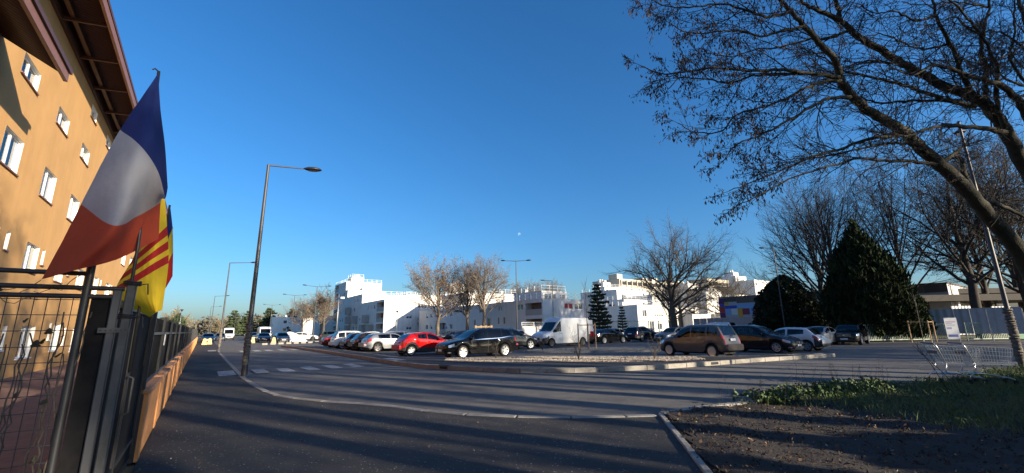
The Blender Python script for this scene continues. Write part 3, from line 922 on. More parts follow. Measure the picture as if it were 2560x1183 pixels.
    for key, m in parts.items():
        if key.startswith('side_window'):
            idx = int(key.split('_')[2])
            nm, mt = 'side_window', (GLASS_DARK if P.get('privacy') and idx >= 1 else GLASS_SIDE)
        elif key.startswith('headlight'): nm, mt = 'headlight', M_LAMP
        elif key.startswith('tail_light'): nm, mt = 'tail_light', M_TAIL
        elif key.startswith('door_seam'): nm, mt = 'door_seam', M_TRIM
        elif key.startswith('bumper'): nm, mt = 'bumper', P.get('bumper_mat', M_TRIM)
        elif key.startswith('sill_trim'): nm, mt = 'sill_trim', M_TRIM
        elif key.startswith('window_trim'): nm, mt = 'window_trim', M_CHROME
        else: nm, mt = names[key]
        bm = bmesh.new()
        me = m.mesh(nm)
        bm.from_mesh(me)
        bmesh.ops.remove_doubles(bm, verts=bm.verts[:], dist=0.0008)
        if key == 'body':
            bm.normal_update()
        bm.to_mesh(me); bm.free()
        me.shade_smooth(); me.set_sharp_from_angle(angle=R(32))
        o = link(nm, me, root, mt)
    # cabin
    zc = interp(belt, (xc + xb) / 2)
    cb = MB()
    x0, x1 = ox - xc + 0.05, ox - min(xb, L - 0.15)
    if van: x1 = ox - P['cab_end']
    wc = half * 0.9
    cb.quad((x1, -wc, zc - 0.06), (x0, -wc, zc - 0.06), (x0, wc, zc - 0.06), (x1, wc, zc - 0.06))
    if van: cb.quad((x1, -wc, zc - 0.06), (x1, wc, zc - 0.06), (x1, wc, P['top'][-2][1] - 0.2), (x1, -wc, P['top'][-2][1] - 0.2))
    cb.build("cabin_floor", M_CABIN, root)
    st = MB()
    for sx in P.get('seats', (xt + 0.45, xt + 1.3)):
        for sy in (-0.36, 0.36):
            st.bbox(ox - sx - 0.1, ox - sx + 0.03, sy * W / 1.75 - 0.22, sy * W / 1.75 + 0.22, zc - 0.1, zc + 0.16, 0.04)
            st.bbox(ox - sx - 0.11, ox - sx - 0.02, sy * W / 1.75 - 0.12, sy * W / 1.75 + 0.12, zc + 0.18, zc + 0.34, 0.03)
    st.build("seats", M_CABIN, root)
    ub = MB().box(-L / 2 + 0.25, L / 2 - 0.25, -half * 0.62, half * 0.62, 0.17, 0.6)
    ub.build("underbody", M_TRIM, root)
    # wheels
    tw = P.get('tw', 0.2)
    for xx in (ox - xf, ox - xrw):
        for s in (1, -1):
            add_wheel(root, xx, s * (half - tw / 2 - 0.012), r, tw, P.get('rim', 'five'), P.get('rim_mat', M_RIM), s > 0)
    # front: grille, intake, plate, badge
    gz = P.get('grille', (0.52, 0.68, 0.42))
    MB().bbox(ox - 0.03, ox + 0.012, -gz[2], gz[2], gz[0], gz[1], 0.008).build("grille", M_TRIM, root)
    if P.get('grille_chrome'):
        g = MB()
        for zz in np.linspace(gz[0] + 0.03, gz[1] - 0.02, 4):
            g.box(ox + 0.012, ox + 0.02, -gz[2] * 0.96, gz[2] * 0.96, zz, zz + 0.012)
        g.build("grille_bars", M_CHROME, root)
    bd = MB()
    for k in range(10):
        a = 2 * math.pi * k / 10
        bd.v.append((ox + 0.026, 0.06 * math.cos(a), (gz[0] + gz[1]) / 2 + 0.06 * math.sin(a)))
    bd.f.append(tuple(range(10)))
    bd.build("badge", M_CHROME, root)
    MB().bbox(ox - 0.03, ox + 0.014, -half * 0.55, half * 0.55, sill + 0.08, sill + 0.2, 0.008).build("air_intake", M_TRIM, root)
    for xe, sg, z in ((ox + 0.016, 1, P.get('fplate', 0.40)), (-L / 2 - 0.004, -1, P.get('rplate', 0.80))):
        pl = MB().box(min(xe, xe + sg * 0.012), max(xe, xe + sg * 0.012), -0.26, 0.26, z, z + 0.11).build("number_plate", M_PLATE, root)
        bdn = MB()
        for s in (-1, 1):
            bdn.box(min(xe + sg * 0.012, xe + sg * 0.015), max(xe + sg * 0.012, xe + sg * 0.015), s * 0.245 - 0.02, s * 0.245 + 0.02, z + 0.005, z + 0.105)
        bdn.build("plate_band", M_PLATEB, pl)
    # mirrors and handles
    mz = interp(belt, xc + 0.35) + 0.05
    for s in (1, -1):
        w = half * interp(plan, xc + 0.3) * 0.955
        mm = MB()
        mm.bbox(ox - xc - 0.50, ox - xc - 0.34, min(s * (w + 0.02), s * (w + 0.2)), max(s * (w + 0.02), s * (w + 0.2)), mz - 0.01, mz + (0.26 if van else 0.13), 0.035)
        mm.box(ox - xc - 0.44, ox - xc - 0.38, min(s * (w - 0.03), s * (w + 0.04)), max(s * (w - 0.03), s * (w + 0.04)), mz, mz + 0.035)
        mm.build("mirror", P.get('mirror_mat', paint_mat), root)
        for hx in P.get('handles', []):
            wz = interp(belt, hx) - 0.11
            wy = half * interp(plan, hx) * 0.982
            MB().box(ox - hx - 0.09, ox - hx + 0.09, min(s * wy, s * (wy + 0.03)), max(s * wy, s * (wy + 0.03)), wz, wz + 0.028).build("door_handle", P.get('handle_mat', paint_mat), root)
        if P.get('roof_rails'):
            zt = interp(top, xt + 0.3)
            MB().tube([(ox - xt - 0.25, s * half * rw * 0.93, zt - 0.03), (ox - xt - 0.4, s * half * rw * 0.94, zt + 0.035), (ox - xr + 0.45, s * half * rw * 0.93, interp(top, xr - 0.45) + 0.035), (ox - xr + 0.3, s * half * rw * 0.92, interp(top, xr - 0.3) - 0.02)], 0.018, 6).build("roof_rail", M_CHROME, root)
        if P.get('fog'):
            MB().bbox(ox - 0.30, ox - 0.08, min(s * half * 0.66, s * half * 0.90), max(s * half * 0.66, s * half * 0.90), sill + 0.10, sill + 0.17, 0.01).build("fog_light", M_CHROME, root)
    if P.get('antenna'):
        MB().tube([(ox - xr + 0.15, 0, interp(top, xr - 0.15)), (ox - xr - 0.02, 0, interp(top, xr - 0.15) + 0.28)], 0.006, 5).build("antenna", M_TRIM, root)
    if P.get('wiper'):
        MB().box(-ox + 0.04, -ox + 0.1, -0.3, 0.05, interp(belt, L) + 0.08, interp(belt, L) + 0.1).build("wiper", M_TRIM, root)
    return root

def S(**k): return k
# shapes, measured from the nose
HATCH = S(L=4.06, W=1.74, wb=2.59, fo=0.82, r=0.315, sill=0.19, top=[(0, 0.60), (0.05, 0.68), (0.25, 0.76), (0.7, 0.87), (1.05, 0.95), (1.9, 1.40), (2.3, 1.45), (3.0, 1.43), (3.45, 1.36), (3.85, 1.0), (3.98, 0.92), (4.06, 0.72)],
          belt=[(0, 0.62), (1.0, 0.86), (2.0, 0.91), (3.4, 1.02), (4.06, 0.92)], xc=1.02, xt=1.92, xr=3.42, xb=3.86, pillars=[(2.28, 2.36), (3.22, 4.2)], seams=[1.32, 2.33, 3.1], handles=[2.2], tl=0.30, rim='five')
SUPERMINI = S(L=4.06, W=1.73, wb=2.59, fo=0.84, r=0.32, sill=0.19, top=[(0, 0.58), (0.05, 0.68), (0.25, 0.78), (0.8, 0.93), (1.15, 1.0), (1.95, 1.41), (2.35, 1.45), (3.0, 1.42), (3.45, 1.34), (3.80, 1.08), (3.96, 0.96), (4.06, 0.70)],
              belt=[(0, 0.62), (1.1, 0.91), (2.0, 0.95), (2.8, 1.04), (3.3, 1.14), (4.06, 0.98)], xc=1.12, xt=1.96, xr=3.40, xb=3.84, pillars=[(2.30, 2.37), (2.98, 4.2)], seams=[1.4, 2.34, 3.2], handles=[2.2], tl=0.34, rim='five', tlr=(4, 5), chrome=False, lowtrim=True)
COMPACT = S(L=4.42, W=1.8, wb=2.73, fo=0.86, r=0.335, sill=0.19, top=[(0, 0.55), (0.05, 0.66), (0.3, 0.78), (0.95, 0.92), (1.35, 0.98), (2.15, 1.38), (2.6, 1.43), (3.3, 1.41), (3.85, 1.32), (4.2, 1.05), (4.35, 0.94), (4.42, 0.70)],
            belt=[(0, 0.6), (1.3, 0.90), (2.2, 0.94), (3.3, 0.98), (3.9, 1.06), (4.42, 0.92)], xc=1.32, xt=2.16, xr=3.82, xb=4.24, pillars=[(2.55, 2.63), (3.55, 4.6)], seams=[1.6, 2.59, 3.5], handles=[2.45, 3.35], tl=0.36, rim='five', rim_mat=M_RIMD)
MPV = S(L=4.86, W=1.89, wb=2.88, fo=0.98, r=0.36, sill=0.21, top=[(0, 0.62), (0.05, 0.74), (0.25, 0.86), (0.8, 1.0), (1.15, 1.07), (2.25, 1.60), (2.8, 1.68), (3.8, 1.66), (4.35, 1.58), (4.66, 1.22), (4.78, 1.05), (4.86, 0.75)],
        belt=[(0, 0.70), (1.1, 0.98), (2.2, 1.01), (3.6, 1.06), (4.3, 1.14), (4.86, 1.05)], xc=1.12, xt=2.28, xr=4.30, xb=4.70, pillars=[(1.72, 1.78), (2.62, 2.70), (3.66, 3.72), (4.36, 5.0)], seams=[1.55, 2.66, 3.68], handles=[2.5, 3.5], tl=0.26, tlr=(4, 8), rim='double', privacy=True, chrome=True, grille_chrome=True, grille=(0.54, 0.76, 0.5), fog=True, tw=0.23, rw=0.72)
MINIMPV = S(L=4.08, W=1.69, wb=2.60, fo=0.76, r=0.315, sill=0.2, top=[(0, 0.62), (0.05, 0.72), (0.22, 0.84), (0.7, 0.97), (0.98, 1.03), (1.62, 1.47), (2.1, 1.59), (3.1, 1.60), (3.68, 1.53), (3.93, 1.12), (4.02, 0.96), (4.08, 0.66)],
            belt=[(0, 0.68), (1.0, 0.92), (2.0, 0.93), (3.4, 1.0), (4.08, 0.96)], xc=0.96, xt=1.66, xr=3.66, xb=3.96, pillars=[(1.36, 1.41), (2.16, 2.24), (3.08, 3.16), (3.70, 4.2)], seams=[1.24, 2.20, 3.02], handles=[2.06, 2.9], tl=0.22, tlr=(5, 9), rim='plain', antenna=True, wiper=True, rw=0.79,
            plan=[(0, 0.66), (0.06, 0.80), (0.2, 0.92), (0.5, 0.975), (1.1, 1.0), (3.3, 1.0), (3.75, 0.985), (3.98, 0.94), (4.08, 0.86)])
SCENIC = S(L=4.34, W=1.81, wb=2.70, fo=0.86, r=0.33, sill=0.2, top=[(0, 0.58), (0.05, 0.70), (0.3, 0.83), (0.85, 1.0), (1.2, 1.07), (2.1, 1.55), (2.6, 1.63), (3.4, 1.62), (3.9, 1.55), (4.16, 1.15), (4.26, 1.0), (4.34, 0.74)],
           belt=[(0, 0.66), (1.1, 0.97), (2.2, 1.0), (3.6, 1.06), (4.34, 1.0)], xc=1.18, xt=2.12, xr=3.88, xb=4.20, pillars=[(1.72, 1.77), (2.46, 2.54), (3.40, 3.46), (3.9, 4.5)], seams=[1.5, 2.5, 3.35], handles=[2.36, 3.2], tl=0.24, tlr=(4, 8), rim='double', fog=True)
SUV = S(L=4.57, W=1.89, wb=2.73, fo=0.90, r=0.37, sill=0.27, top=[(0, 0.70), (0.05, 0.86), (0.25, 0.96), (0.9, 1.07), (1.35, 1.12), (2.1, 1.54), (2.6, 1.62), (3.5, 1.60), (4.0, 1.52), (4.35, 1.15), (4.48, 1.02), (4.57, 0.75)],
        belt=[(0, 0.78), (1.3, 1.02), (2.2, 1.05), (3.6, 1.10), (4.57, 1.05)], xc=1.33, xt=2.14, xr=3.96, xb=4.38, pillars=[(2.56, 2.64), (3.58, 3.66), (4.0, 4.7)], seams=[1.6, 2.6, 3.5], handles=[2.45, 3.4], tl=0.30, rim='five', privacy=True, grille_chrome=True, grille=(0.60, 0.86, 0.45), roof_rails=True, tw=0.23, lowtrim=True)
SEDAN = S(L=4.75, W=1.83, wb=2.79, fo=0.95, r=0.34, sill=0.19, top=[(0, 0.56), (0.05, 0.66), (0.3, 0.78), (1.0, 0.92), (1.4, 0.97), (2.2, 1.38), (2.7, 1.45), (3.3, 1.42), (3.8, 1.28), (4.3, 1.03), (4.65, 0.98), (4.75, 0.72)],
          belt=[(0, 0.6), (1.3, 0.90), (2.2, 0.94), (3.6, 1.0), (4.75, 0.96)], xc=1.38, xt=2.22, xr=3.45, xb=4.25, pillars=[(2.6, 2.68), (3.56, 4.9)], seams=[1.62, 2.64, 3.5], handles=[2.45, 3.35], tl=0.34, rim='multi', chrome=True, sidew=(1.55, 4.2))
ESTATE = S(L=4.7, W=1.81, wb=2.72, fo=0.94, r=0.33, sill=0.2, top=[(0, 0.58), (0.05, 0.70), (0.3, 0.80), (1.0, 0.94), (1.4, 1.0), (2.15, 1.41), (2.6, 1.48), (3.6, 1.47), (4.2, 1.40), (4.52, 1.06), (4.62, 0.96), (4.7, 0.72)],
           belt=[(0, 0.64), (1.3, 0.92), (2.2, 0.95), (3.6, 0.99), (4.7, 0.95)], xc=1.36, xt=2.18, xr=4.16, xb=4.56, pillars=[(2.58, 2.66), (3.52, 3.60), (4.24, 4.9)], seams=[1.62, 2.62, 3.46], handles=[2.45, 3.3], tl=0.24, tlr=(4, 8), rim='five')
VAN = S(L=5.55, W=2.07, wb=3.68, fo=0.84, r=0.345, sill=0.26, top=[(0, 0.86), (0.05, 0.98), (0.3, 1.14), (0.75, 1.27), (0.95, 1.33), (1.62, 2.06), (1.85, 2.30), (2.2, 2.48), (3.2, 2.50), (5.2, 2.50), (5.42, 2.47), (5.55, 2.30)],
        belt=[(0, 0.90), (0.9, 1.20), (1.4, 1.22), (5.55, 1.25)], xc=0.92, xt=1.66, xr=5.3, xb=5.5, pillars=[(1.98, 6.0)], seams=[1.12, 2.08, 3.3], handles=[1.95], hl=(0.06, 0.60), tl=0.025, tlr=(3, 5), rim='plain', rim_mat=M_RIMD, van=True, cab_end=2.15, sidew=(1.02, 1.98), bumper=0.55, lowtrim=False,
        plan=[(0, 0.70), (0.06, 0.80), (0.25, 0.92), (0.7, 0.98), (1.2, 1.0), (5.0, 1.0), (5.45, 0.99), (5.55, 0.96)], rw=0.86, seats=(1.95,), mirror_mat=M_TRIM, handle_mat=M_TRIM, grille=(0.60, 0.80, 0.40), fplate=0.42, grille_chrome=False)
# ------------------------------------------------------------------ street lamps
M_SLEEVE = mat("sleeve_cloth", (0.13, 0.115, 0.10), 0.9, var=0.4, scale=14, bump=0.8, bscale=40)
M_LENS = mat("lamp_lens", (0.35, 0.36, 0.36), 0.15)
def lamp(loc, H, arms, label, arm_len=1.55, sleeve=None, group="street lamps", incl=0.09, thick=1.0, head=1.0):
    """arms: directions in radians (world) of each arm"""
    root = empty("street_lamp", (loc[0], loc[1], 0), 0, label, "street lamp", group)
    MB().tube([(0, 0, 0), (0, 0, 0.9), (0, 0, 1.0), (0, 0, H)], [0.088 * thick, 0.085 * thick, 0.075 * thick, 0.042 * thick], 14).build("pole", M_STEEL, root, True, 40)
    MB().lathe([(0.0, 0.035), (0.16 * thick, 0.035), (0.17 * thick, 0.0)], 14).build("base_plate", M_STEEL, root)
    for a in arms:
        ca, sa = math.cos(a), math.sin(a)
        def q(d, z): return (ca * d, sa * d, z)
        e = arm_len
        ar = MB().tube([q(-0.03, H - 0.02), q(0.03, H - 0.02), q(e, H + e * incl - 0.02)], [0.042, 0.036, 0.026], 10).build("arm", M_STEEL, root, True, 40)
        hd = MB()
        n = 16
        prof = [(-0.02, 0.02, 0.02), (0.05, 0.06, 0.05), (0.15, 0.14, 0.085), (0.33, 0.19, 0.10), (0.5, 0.16, 0.085), (0.60, 0.08, 0.05), (0.64, 0.01, 0.01)]
        V, F = [], []
        for (d, w, h) in prof:
            for k in range(n):
                t_ = 2 * math.pi * k / n
                zz = math.sin(t_) * h * (1.0 if math.sin(t_) > 0 else 0.45)
                yy = math.cos(t_) * w
                V.append((ca * (e - 0.02 + d * head) - sa * yy * head, sa * (e - 0.02 + d * head) + ca * yy * head, H + (e + d) * incl + zz * head - 0.02))
        for i in range(len(prof) - 1):
            for k in range(n):
                F.append((i * n + k, i * n + (k + 1) % n, (i + 1) * n + (k + 1) % n, (i + 1) * n + k))
        hd.add(V, F)
        ho = hd.build("lamp_head", M_DARKM, root, True)
        ln_ = MB()
        c0, zc = e - 0.02 + 0.33 * head, H + (e + 0.33) * incl - 0.02 - 0.047 * head
        ring = [(ca * (c0 + 0.2 * head * math.cos(b)) - sa * 0.12 * head * math.sin(b), sa * (c0 + 0.2 * head * math.cos(b)) + ca * 0.12 * head * math.sin(b), zc + 0.2 * head * math.cos(b) * incl) for b in np.linspace(0, 2 * math.pi, 14, endpoint=False)]
        ln_.v = ring; ln_.f = [tuple(range(13, -1, -1))]
        ln_.build("lens", M_LENS, ho)
    if sleeve:
        rg = random.Random(int(loc[0] * 10))
        z0, z1 = sleeve
        m = MB(); n = 14; V = []; F = []
        zs = []; z = z0
        while z < z1: zs.append(z); z += rg.uniform(0.03, 0.07)
        for i, z in enumerate(zs):
            rr = 0.105 + (0.022 if i % 2 else -0.008) + rg.uniform(-0.008, 0.008)
            dx, dy = rg.uniform(-0.008, 0.008), rg.uniform(-0.008, 0.008)
            for k in range(n):
                a = 2 * math.pi * k / n
                r2 = rr + rg.uniform(-0.008, 0.008)
                V.append((dx + r2 * math.cos(a), dy + r2 * math.sin(a), z + 0.03 * math.sin(a + i * 0.7)))
        for i in range(len(zs) - 1):
            for k in range(n): F.append((i * n + k, i * n + (k + 1) % n, (i + 1) * n + (k + 1) % n, (i + 1) * n + k))
        m.add(V, F).build("wrapped_sleeve", M_SLEEVE, root, True, 50)
    return root
AN = AZ                       # arms reach across the street
lamp((-10.13, 16.48), 8.45, [AN], "tall grey street lamp with wrapped foot on the pavement, nearest to the crossing", sleeve=(0.42, 2.0), thick=1.25, arm_len=1.35, head=1.15, incl=0.10)
lamp(xy(46.0, 1.35), 7.85, [AN], "second street lamp along the fence with a wrapped foot", sleeve=(0.4, 1.9), arm_len=1.6)
lamp(xy(98, 1.2), 8.3, [AN], "third street lamp far down the fence side pavement", arm_len=1.7)
lamp(xy(138, 1.2), 8.2, [AN], "farthest street lamp at the end of the fence", arm_len=1.7)
lamp(xy(71.4, 13.85), 8.4, [AN, AN + math.pi], "two headed street lamp in front of the white tower block", arm_len=1.5)
lamp(xy(91.2, 13.8), 8.4, [AN, AN + math.pi], "two headed street lamp left of the bare tree with the nest", arm_len=1.5)
lamp(xy(128, 14.2), 8.4, [AN, AN + math.pi], "two headed street lamp before the far white block", arm_len=1.5)
lamp((0.42, 48.0), 9.2, [0.0, math.pi], "tall two headed street lamp rising behind the black people carrier", arm_len=1.15, incl=0.05)
lamp((5.46, 58.0), 7.95, [math.pi], "single arm street lamp standing behind the white van", arm_len=1.0, incl=0.06)
lamp((28.4, 45.0), 9.75, [math.pi * 0.9], "street lamp in front of the dark laurel shrub", arm_len=0.8)
lamp((16.85, 14.57), 9.0, [R(42)], "street lamp with wrapped foot at the right edge beside the carts", sleeve=(0.3, 2.1), thick=0.95)
lamp(xy(160, 8), 7.0, [AN], "small far street lamp at the street end among conifers", arm_len=1.2)
lamp(xy(152, 11), 7.0, [AN + math.pi], "small far street lamp with arm turned left at the street end", arm_len=1.2)
# camera mast and park lamps
cm = empty("camera_mast", (-28.78, 70.0, 0), 0, "slim grey mast with a white surveillance camera by the tower block", "mast")
MB().tube([(0, 0, 0), (0, 0, 7.5)], [0.09, 0.06], 10).build("pole", M_GALV, cm, True)
cc = MB().tube([(0, 0, 6.9), (0.5, -0.15, 7.0)], 0.04, 6).build("camera_arm", M_GALV, cm)
MB().bbox(0.35, 0.95, -0.32, -0.02, 6.75, 7.05, 0.05).build("camera_housing", M_PVC, cc)
def park_lamp(loc, H, label):
    r_ = empty("park_lamp", (loc[0], loc[1], 0), 0, label, "park lamp", "park lamps")
    MB().tube([(0, 0, 0), (0, 0, H)], [0.07, 0.05], 8).build("pole", M_GALV, r_, True)
    MB().lathe([(0.0, H - 0.02), (0.06, H), (0.30, H + 0.38), (0.33, H + 0.42), (0.0, H + 0.48)], 14).build("lamp_shade", M_STEEL, r_, True, 40)
park_lamp((-23.1, 85.0), 4.9, "funnel shaped park lamp before the sunlit white gable")
park_lamp((-70.1, 90.0), 6.0, "funnel shaped park lamp showing above the black fence")

# ------------------------------------------------------------------ parked vehicles
def at_st(s, t): return xy(s, t)
GV = "vehicles in the car park"
BLACK = paint("black", (0.006, 0.006, 0.007), 0.0, 0.3)
RED = paint("red", (0.46, 0.008, 0.008), 0.15, 0.35)
SILV = paint("silver", (0.30, 0.31, 0.325), 0.5, 0.35)
WHT = paint("white", (0.60, 0.60, 0.59), 0.0, 0.4)
TAUPE = paint("taupe", (0.10, 0.088, 0.084), 0.4, 0.35)
AUB = paint("aubergine", (0.018, 0.012, 0.014), 0.2, 0.35)
DGREY = paint("dark_grey", (0.045, 0.05, 0.055), 0.4, 0.38)
NAVY = paint("navy", (0.012, 0.016, 0.03), 0.2, 0.35)
BLUEG = paint("blue_grey", (0.10, 0.12, 0.16), 0.4, 0.4)
GREY = paint("grey", (0.2, 0.21, 0.22), 0.4, 0.4)
BROWN = paint("brown_black", (0.03, 0.02, 0.016), 0.2, 0.35)
make_car("black people carrier parked nose left behind the gravel bed", BLACK, (-2.22, 26.19), -126, MPV, GV)
make_car("glossy red hatchback parked left of the black people carrier", RED, (-5.86, 29.16), 54, SUPERMINI, GV)
make_car("silver hatchback parked left of the red hatchback", SILV, (-9.75, 34.6), 54, COMPACT, GV)
make_car("dark brown hatchback parked between the silver hatchback and the navy one", BROWN, xy(36.2, 12.0), 54, HATCH, GV)
make_car("navy hatchback parked beside the white compact people carrier", NAVY, xy(38.35, 11.9), 54, HATCH, GV)
make_car("white compact people carrier parked at the left end of the row", WHT, xy(41.1, 11.6), 54, MINIMPV, GV)
make_car("dark grey off-roader with roof rails parked behind the black people carrier", DGREY, (-0.3, 34.3), 54, SUV, GV)
make_car("white high roof delivery van parked in the middle of the car park", WHT, (4.23, 38.63), -126, VAN, GV, name="delivery_van", cat="van")
make_car("black fastback saloon with chrome window line parked right of the white van", BLACK, (9.49, 43.9), 54, SEDAN, GV)
make_car("black off-roader parked between the black saloon and the blue grey estate", NAVY, (14.4, 48.6), 48, SUV, GV)
make_car("blue grey estate car parked nose towards the street left of the lone oak", BLUEG, (17.0, 46.0), -126, ESTATE, GV)
note_car = make_car("taupe mini people carrier with its tail to the road on the right", TAUPE, (10.19, 24.01), -33, dict(MINIMPV, rim_mat=M_RIM, L=4.08), GV)
note_car.scale = (1.0, 1.0, 1.06)
make_car("dark aubergine family car parked right of the taupe people carrier", AUB, (15.3, 26.9), 146, SCENIC, GV)
make_car("white three door hatchback seen from its tail behind the aubergine car", WHT, (17.75, 28.1), -36, dict(HATCH, pillars=[(2.28, 2.40), (3.30, 4.2)], seams=[1.32, 2.5], bumper=0.5), GV)
make_car("light silver saloon parked between white hatchback and black off-roader", SILV, (24.2, 34.4), -126, dict(SEDAN, chrome=False), GV)
make_car("black off-roader with chrome grille facing the road by the big yew", BLACK, (27.4, 35.2), -132, SUV, GV)
make_car("white small van parked behind the taupe people carrier", WHT, (21.0, 45.6), -36, dict(MPV, privacy=False, chrome=False, rim='plain', grille_chrome=False, fog=False, pillars=[(1.72, 1.78), (2.62, 5.0)], xr=4.6, xb=4.8, top=[(0, 0.62), (0.05, 0.74), (0.25, 0.9), (0.8, 1.08), (1.15, 1.15), (2.1, 1.78), (2.6, 1.92), (3.8, 1.93), (4.6, 1.9), (4.78, 1.6), (4.82, 1.3), (4.86, 0.9)]), GV, name="small_van", cat="van")
# rows further back
make_car("grey blue estate seen over the roof of the red hatchback", BLUEG, (-11.6, 46.0), 60, ESTATE, GV)
make_car("white hatchback roof showing above the silver hatchback", WHT, (-17.6, 55.0), 54, HATCH, GV)
make_car("dark saloon parked in front of the bare plane trees", DGREY, (-7.4, 50.5), -126, SEDAN, GV)
make_car("small dark blue car left of the wooden planter box", NAVY, (-4.9, 49.0), 54, HATCH, GV)
make_car("black hatchback nose hidden behind the black people carrier", BLACK, (-1.6, 38.8), -126, COMPACT, GV)
make_car("dark red car tail parked left of the white compact people carrier", paint("dark_red", (0.12, 0.008, 0.01)), xy(45.2, 12.0), 54, SEDAN, GV)
make_car("dark green estate parked side on before the tower block", paint("green_black", (0.03, 0.04, 0.037)), (-25.6, 62.5), 66, dict(SUV, roof_rails=False), GV)
make_car("white hatchback parked beside a white tarpaulin heap", WHT, (-37.0, 76.5), 70, COMPACT, GV)
make_car("dark hatchback driving up the street toward the crossing", NAVY, (-33.9, 63.2), 144, HATCH, "vehicles on the street", name="car")
make_car("black hatchback following in the street beside the dark one", BLACK, (-38.8, 67.0), 144, COMPACT, "vehicles on the street", name="car")
make_car("dark saloon parked on the pavement by the fence far away", NAVY, xy(86.5, 0.9), 144, SEDAN, "vehicles on the street")
make_car("white box van far down the street", WHT, xy(110, 4.6), 144, VAN, "vehicles on the street", name="delivery_van", cat="van")
make_car("pale silver car far down the street right of the box van", SILV, xy(104, 9.0), 150, HATCH, "vehicles on the street", name="car")
make_car("grey car far down the street in front of the conifers", GREY, xy(112, 8.6), 144, ESTATE, "vehicles on the street", name="car")
make_car("white light truck behind the dark street cars", WHT, xy(92, 9.4), 144, dict(VAN, L=5.55), "vehicles on the street", name="light_truck", cat="truck")
make_car("dark car parked near the fence end behind the navy saloon", DGREY, xy(100, 2.9), 144, HATCH, "vehicles on the street")
make_car("dark blue car roof behind the white compact people carrier", NAVY, (-22.0, 57.5), 60, HATCH, GV)
make_car("grey hatchback seen between the black saloon and the off-roader", GREY, (13.2, 55.0), 54, HATCH, GV)
make_car("silver car roof behind the grey off-roader", GREY, (-0.8, 46.8), -126, ESTATE, GV)
# ------------------------------------------------------------------ white blocks across the car park
M_LOGG = mat("loggia_back", (0.16, 0.145, 0.13), 0.9, var=0.2, scale=2)
M_PARA = mat("balcony_panel", (0.36, 0.35, 0.33), 0.8, var=0.1, scale=3)
M_BEIGE = mat("raw_render", (0.46, 0.42, 0.34), 0.9, var=0.12, scale=1.0, bump=0.3, bscale=20)
M_SHUT = mat("shutter_pvc", (0.62, 0.62, 0.60), 0.6)
M_REDC = mat("red_curtain", (0.32, 0.05, 0.05), 0.8)
def railing(root, pts, h, step=1.6, name="railing", m=None, rails=2, parent=None):
    """posts and rails along a line, local coordinates"""
    mb = MB()
    for a, b in zip(pts, pts[1:]):
        a, b = Vector(a), Vector(b)
        L = (b - a).length
        n = max(1, int(L / step))
        for k in range(n + 1):
            p = a + (b - a) * k / n
            mb.box(p.x - 0.03, p.x + 0.03, p.y - 0.03, p.y + 0.03, p.z, p.z + h)
        for q in range(rails):
            z = h * (q + 1) / rails - 0.03
            mb.tube([(a.x, a.y, a.z + z), (b.x, b.y, b.z + z)], 0.03, 5)
    return mb.build(name, m or M_PVC, root)

def put_window(root, f, o, kind='plain'):
    a, b, c, d = o[:4]
    g = MB(); w = 0.07
    slab(g, f, a + .004, b - .004, c + .004, c + w, 0.10, 0.17); slab(g, f, a + .004, b - .004, d - w, d - .004, 0.10, 0.17)
    slab(g, f, a + .004, a + w, c + w, d - w, 0.10, 0.17); slab(g, f, b - w, b - .004, c + w, d - w, 0.10, 0.17)
    n = max(1, round((b - a) / 0.85))
    for k in range(1, n):
        u = a + (b - a) * k / n
        slab(g, f, u - 0.045, u + 0.045, c + w, d - w, 0.10, 0.17)
    wo = g.build("window", M_PVC, root)
    MB().quad(f(a, c, 0.15), f(b, c, 0.15), f(b, d, 0.15), f(a, d, 0.15)).build("pane", M_PANE, wo)
    rg = random.Random(int(a * 37 + c * 11))
    if kind == 'shut' or rg.random() < 0.35:
        hh = c + (d - c) * rg.choice((0.35, 0.55, 0.0)) + 0.01
        slab(MB(), f, a + w, b - w, hh, d - w, 0.105, 0.13).build("shutter", M_REDC if kind == 'red' else M_SHUT, wo)
    elif kind == 'red':
        slab(MB(), f, a + w, b - w, c + w, d - w, 0.142, 0.148).build("curtain", M_REDC, wo)
    return wo

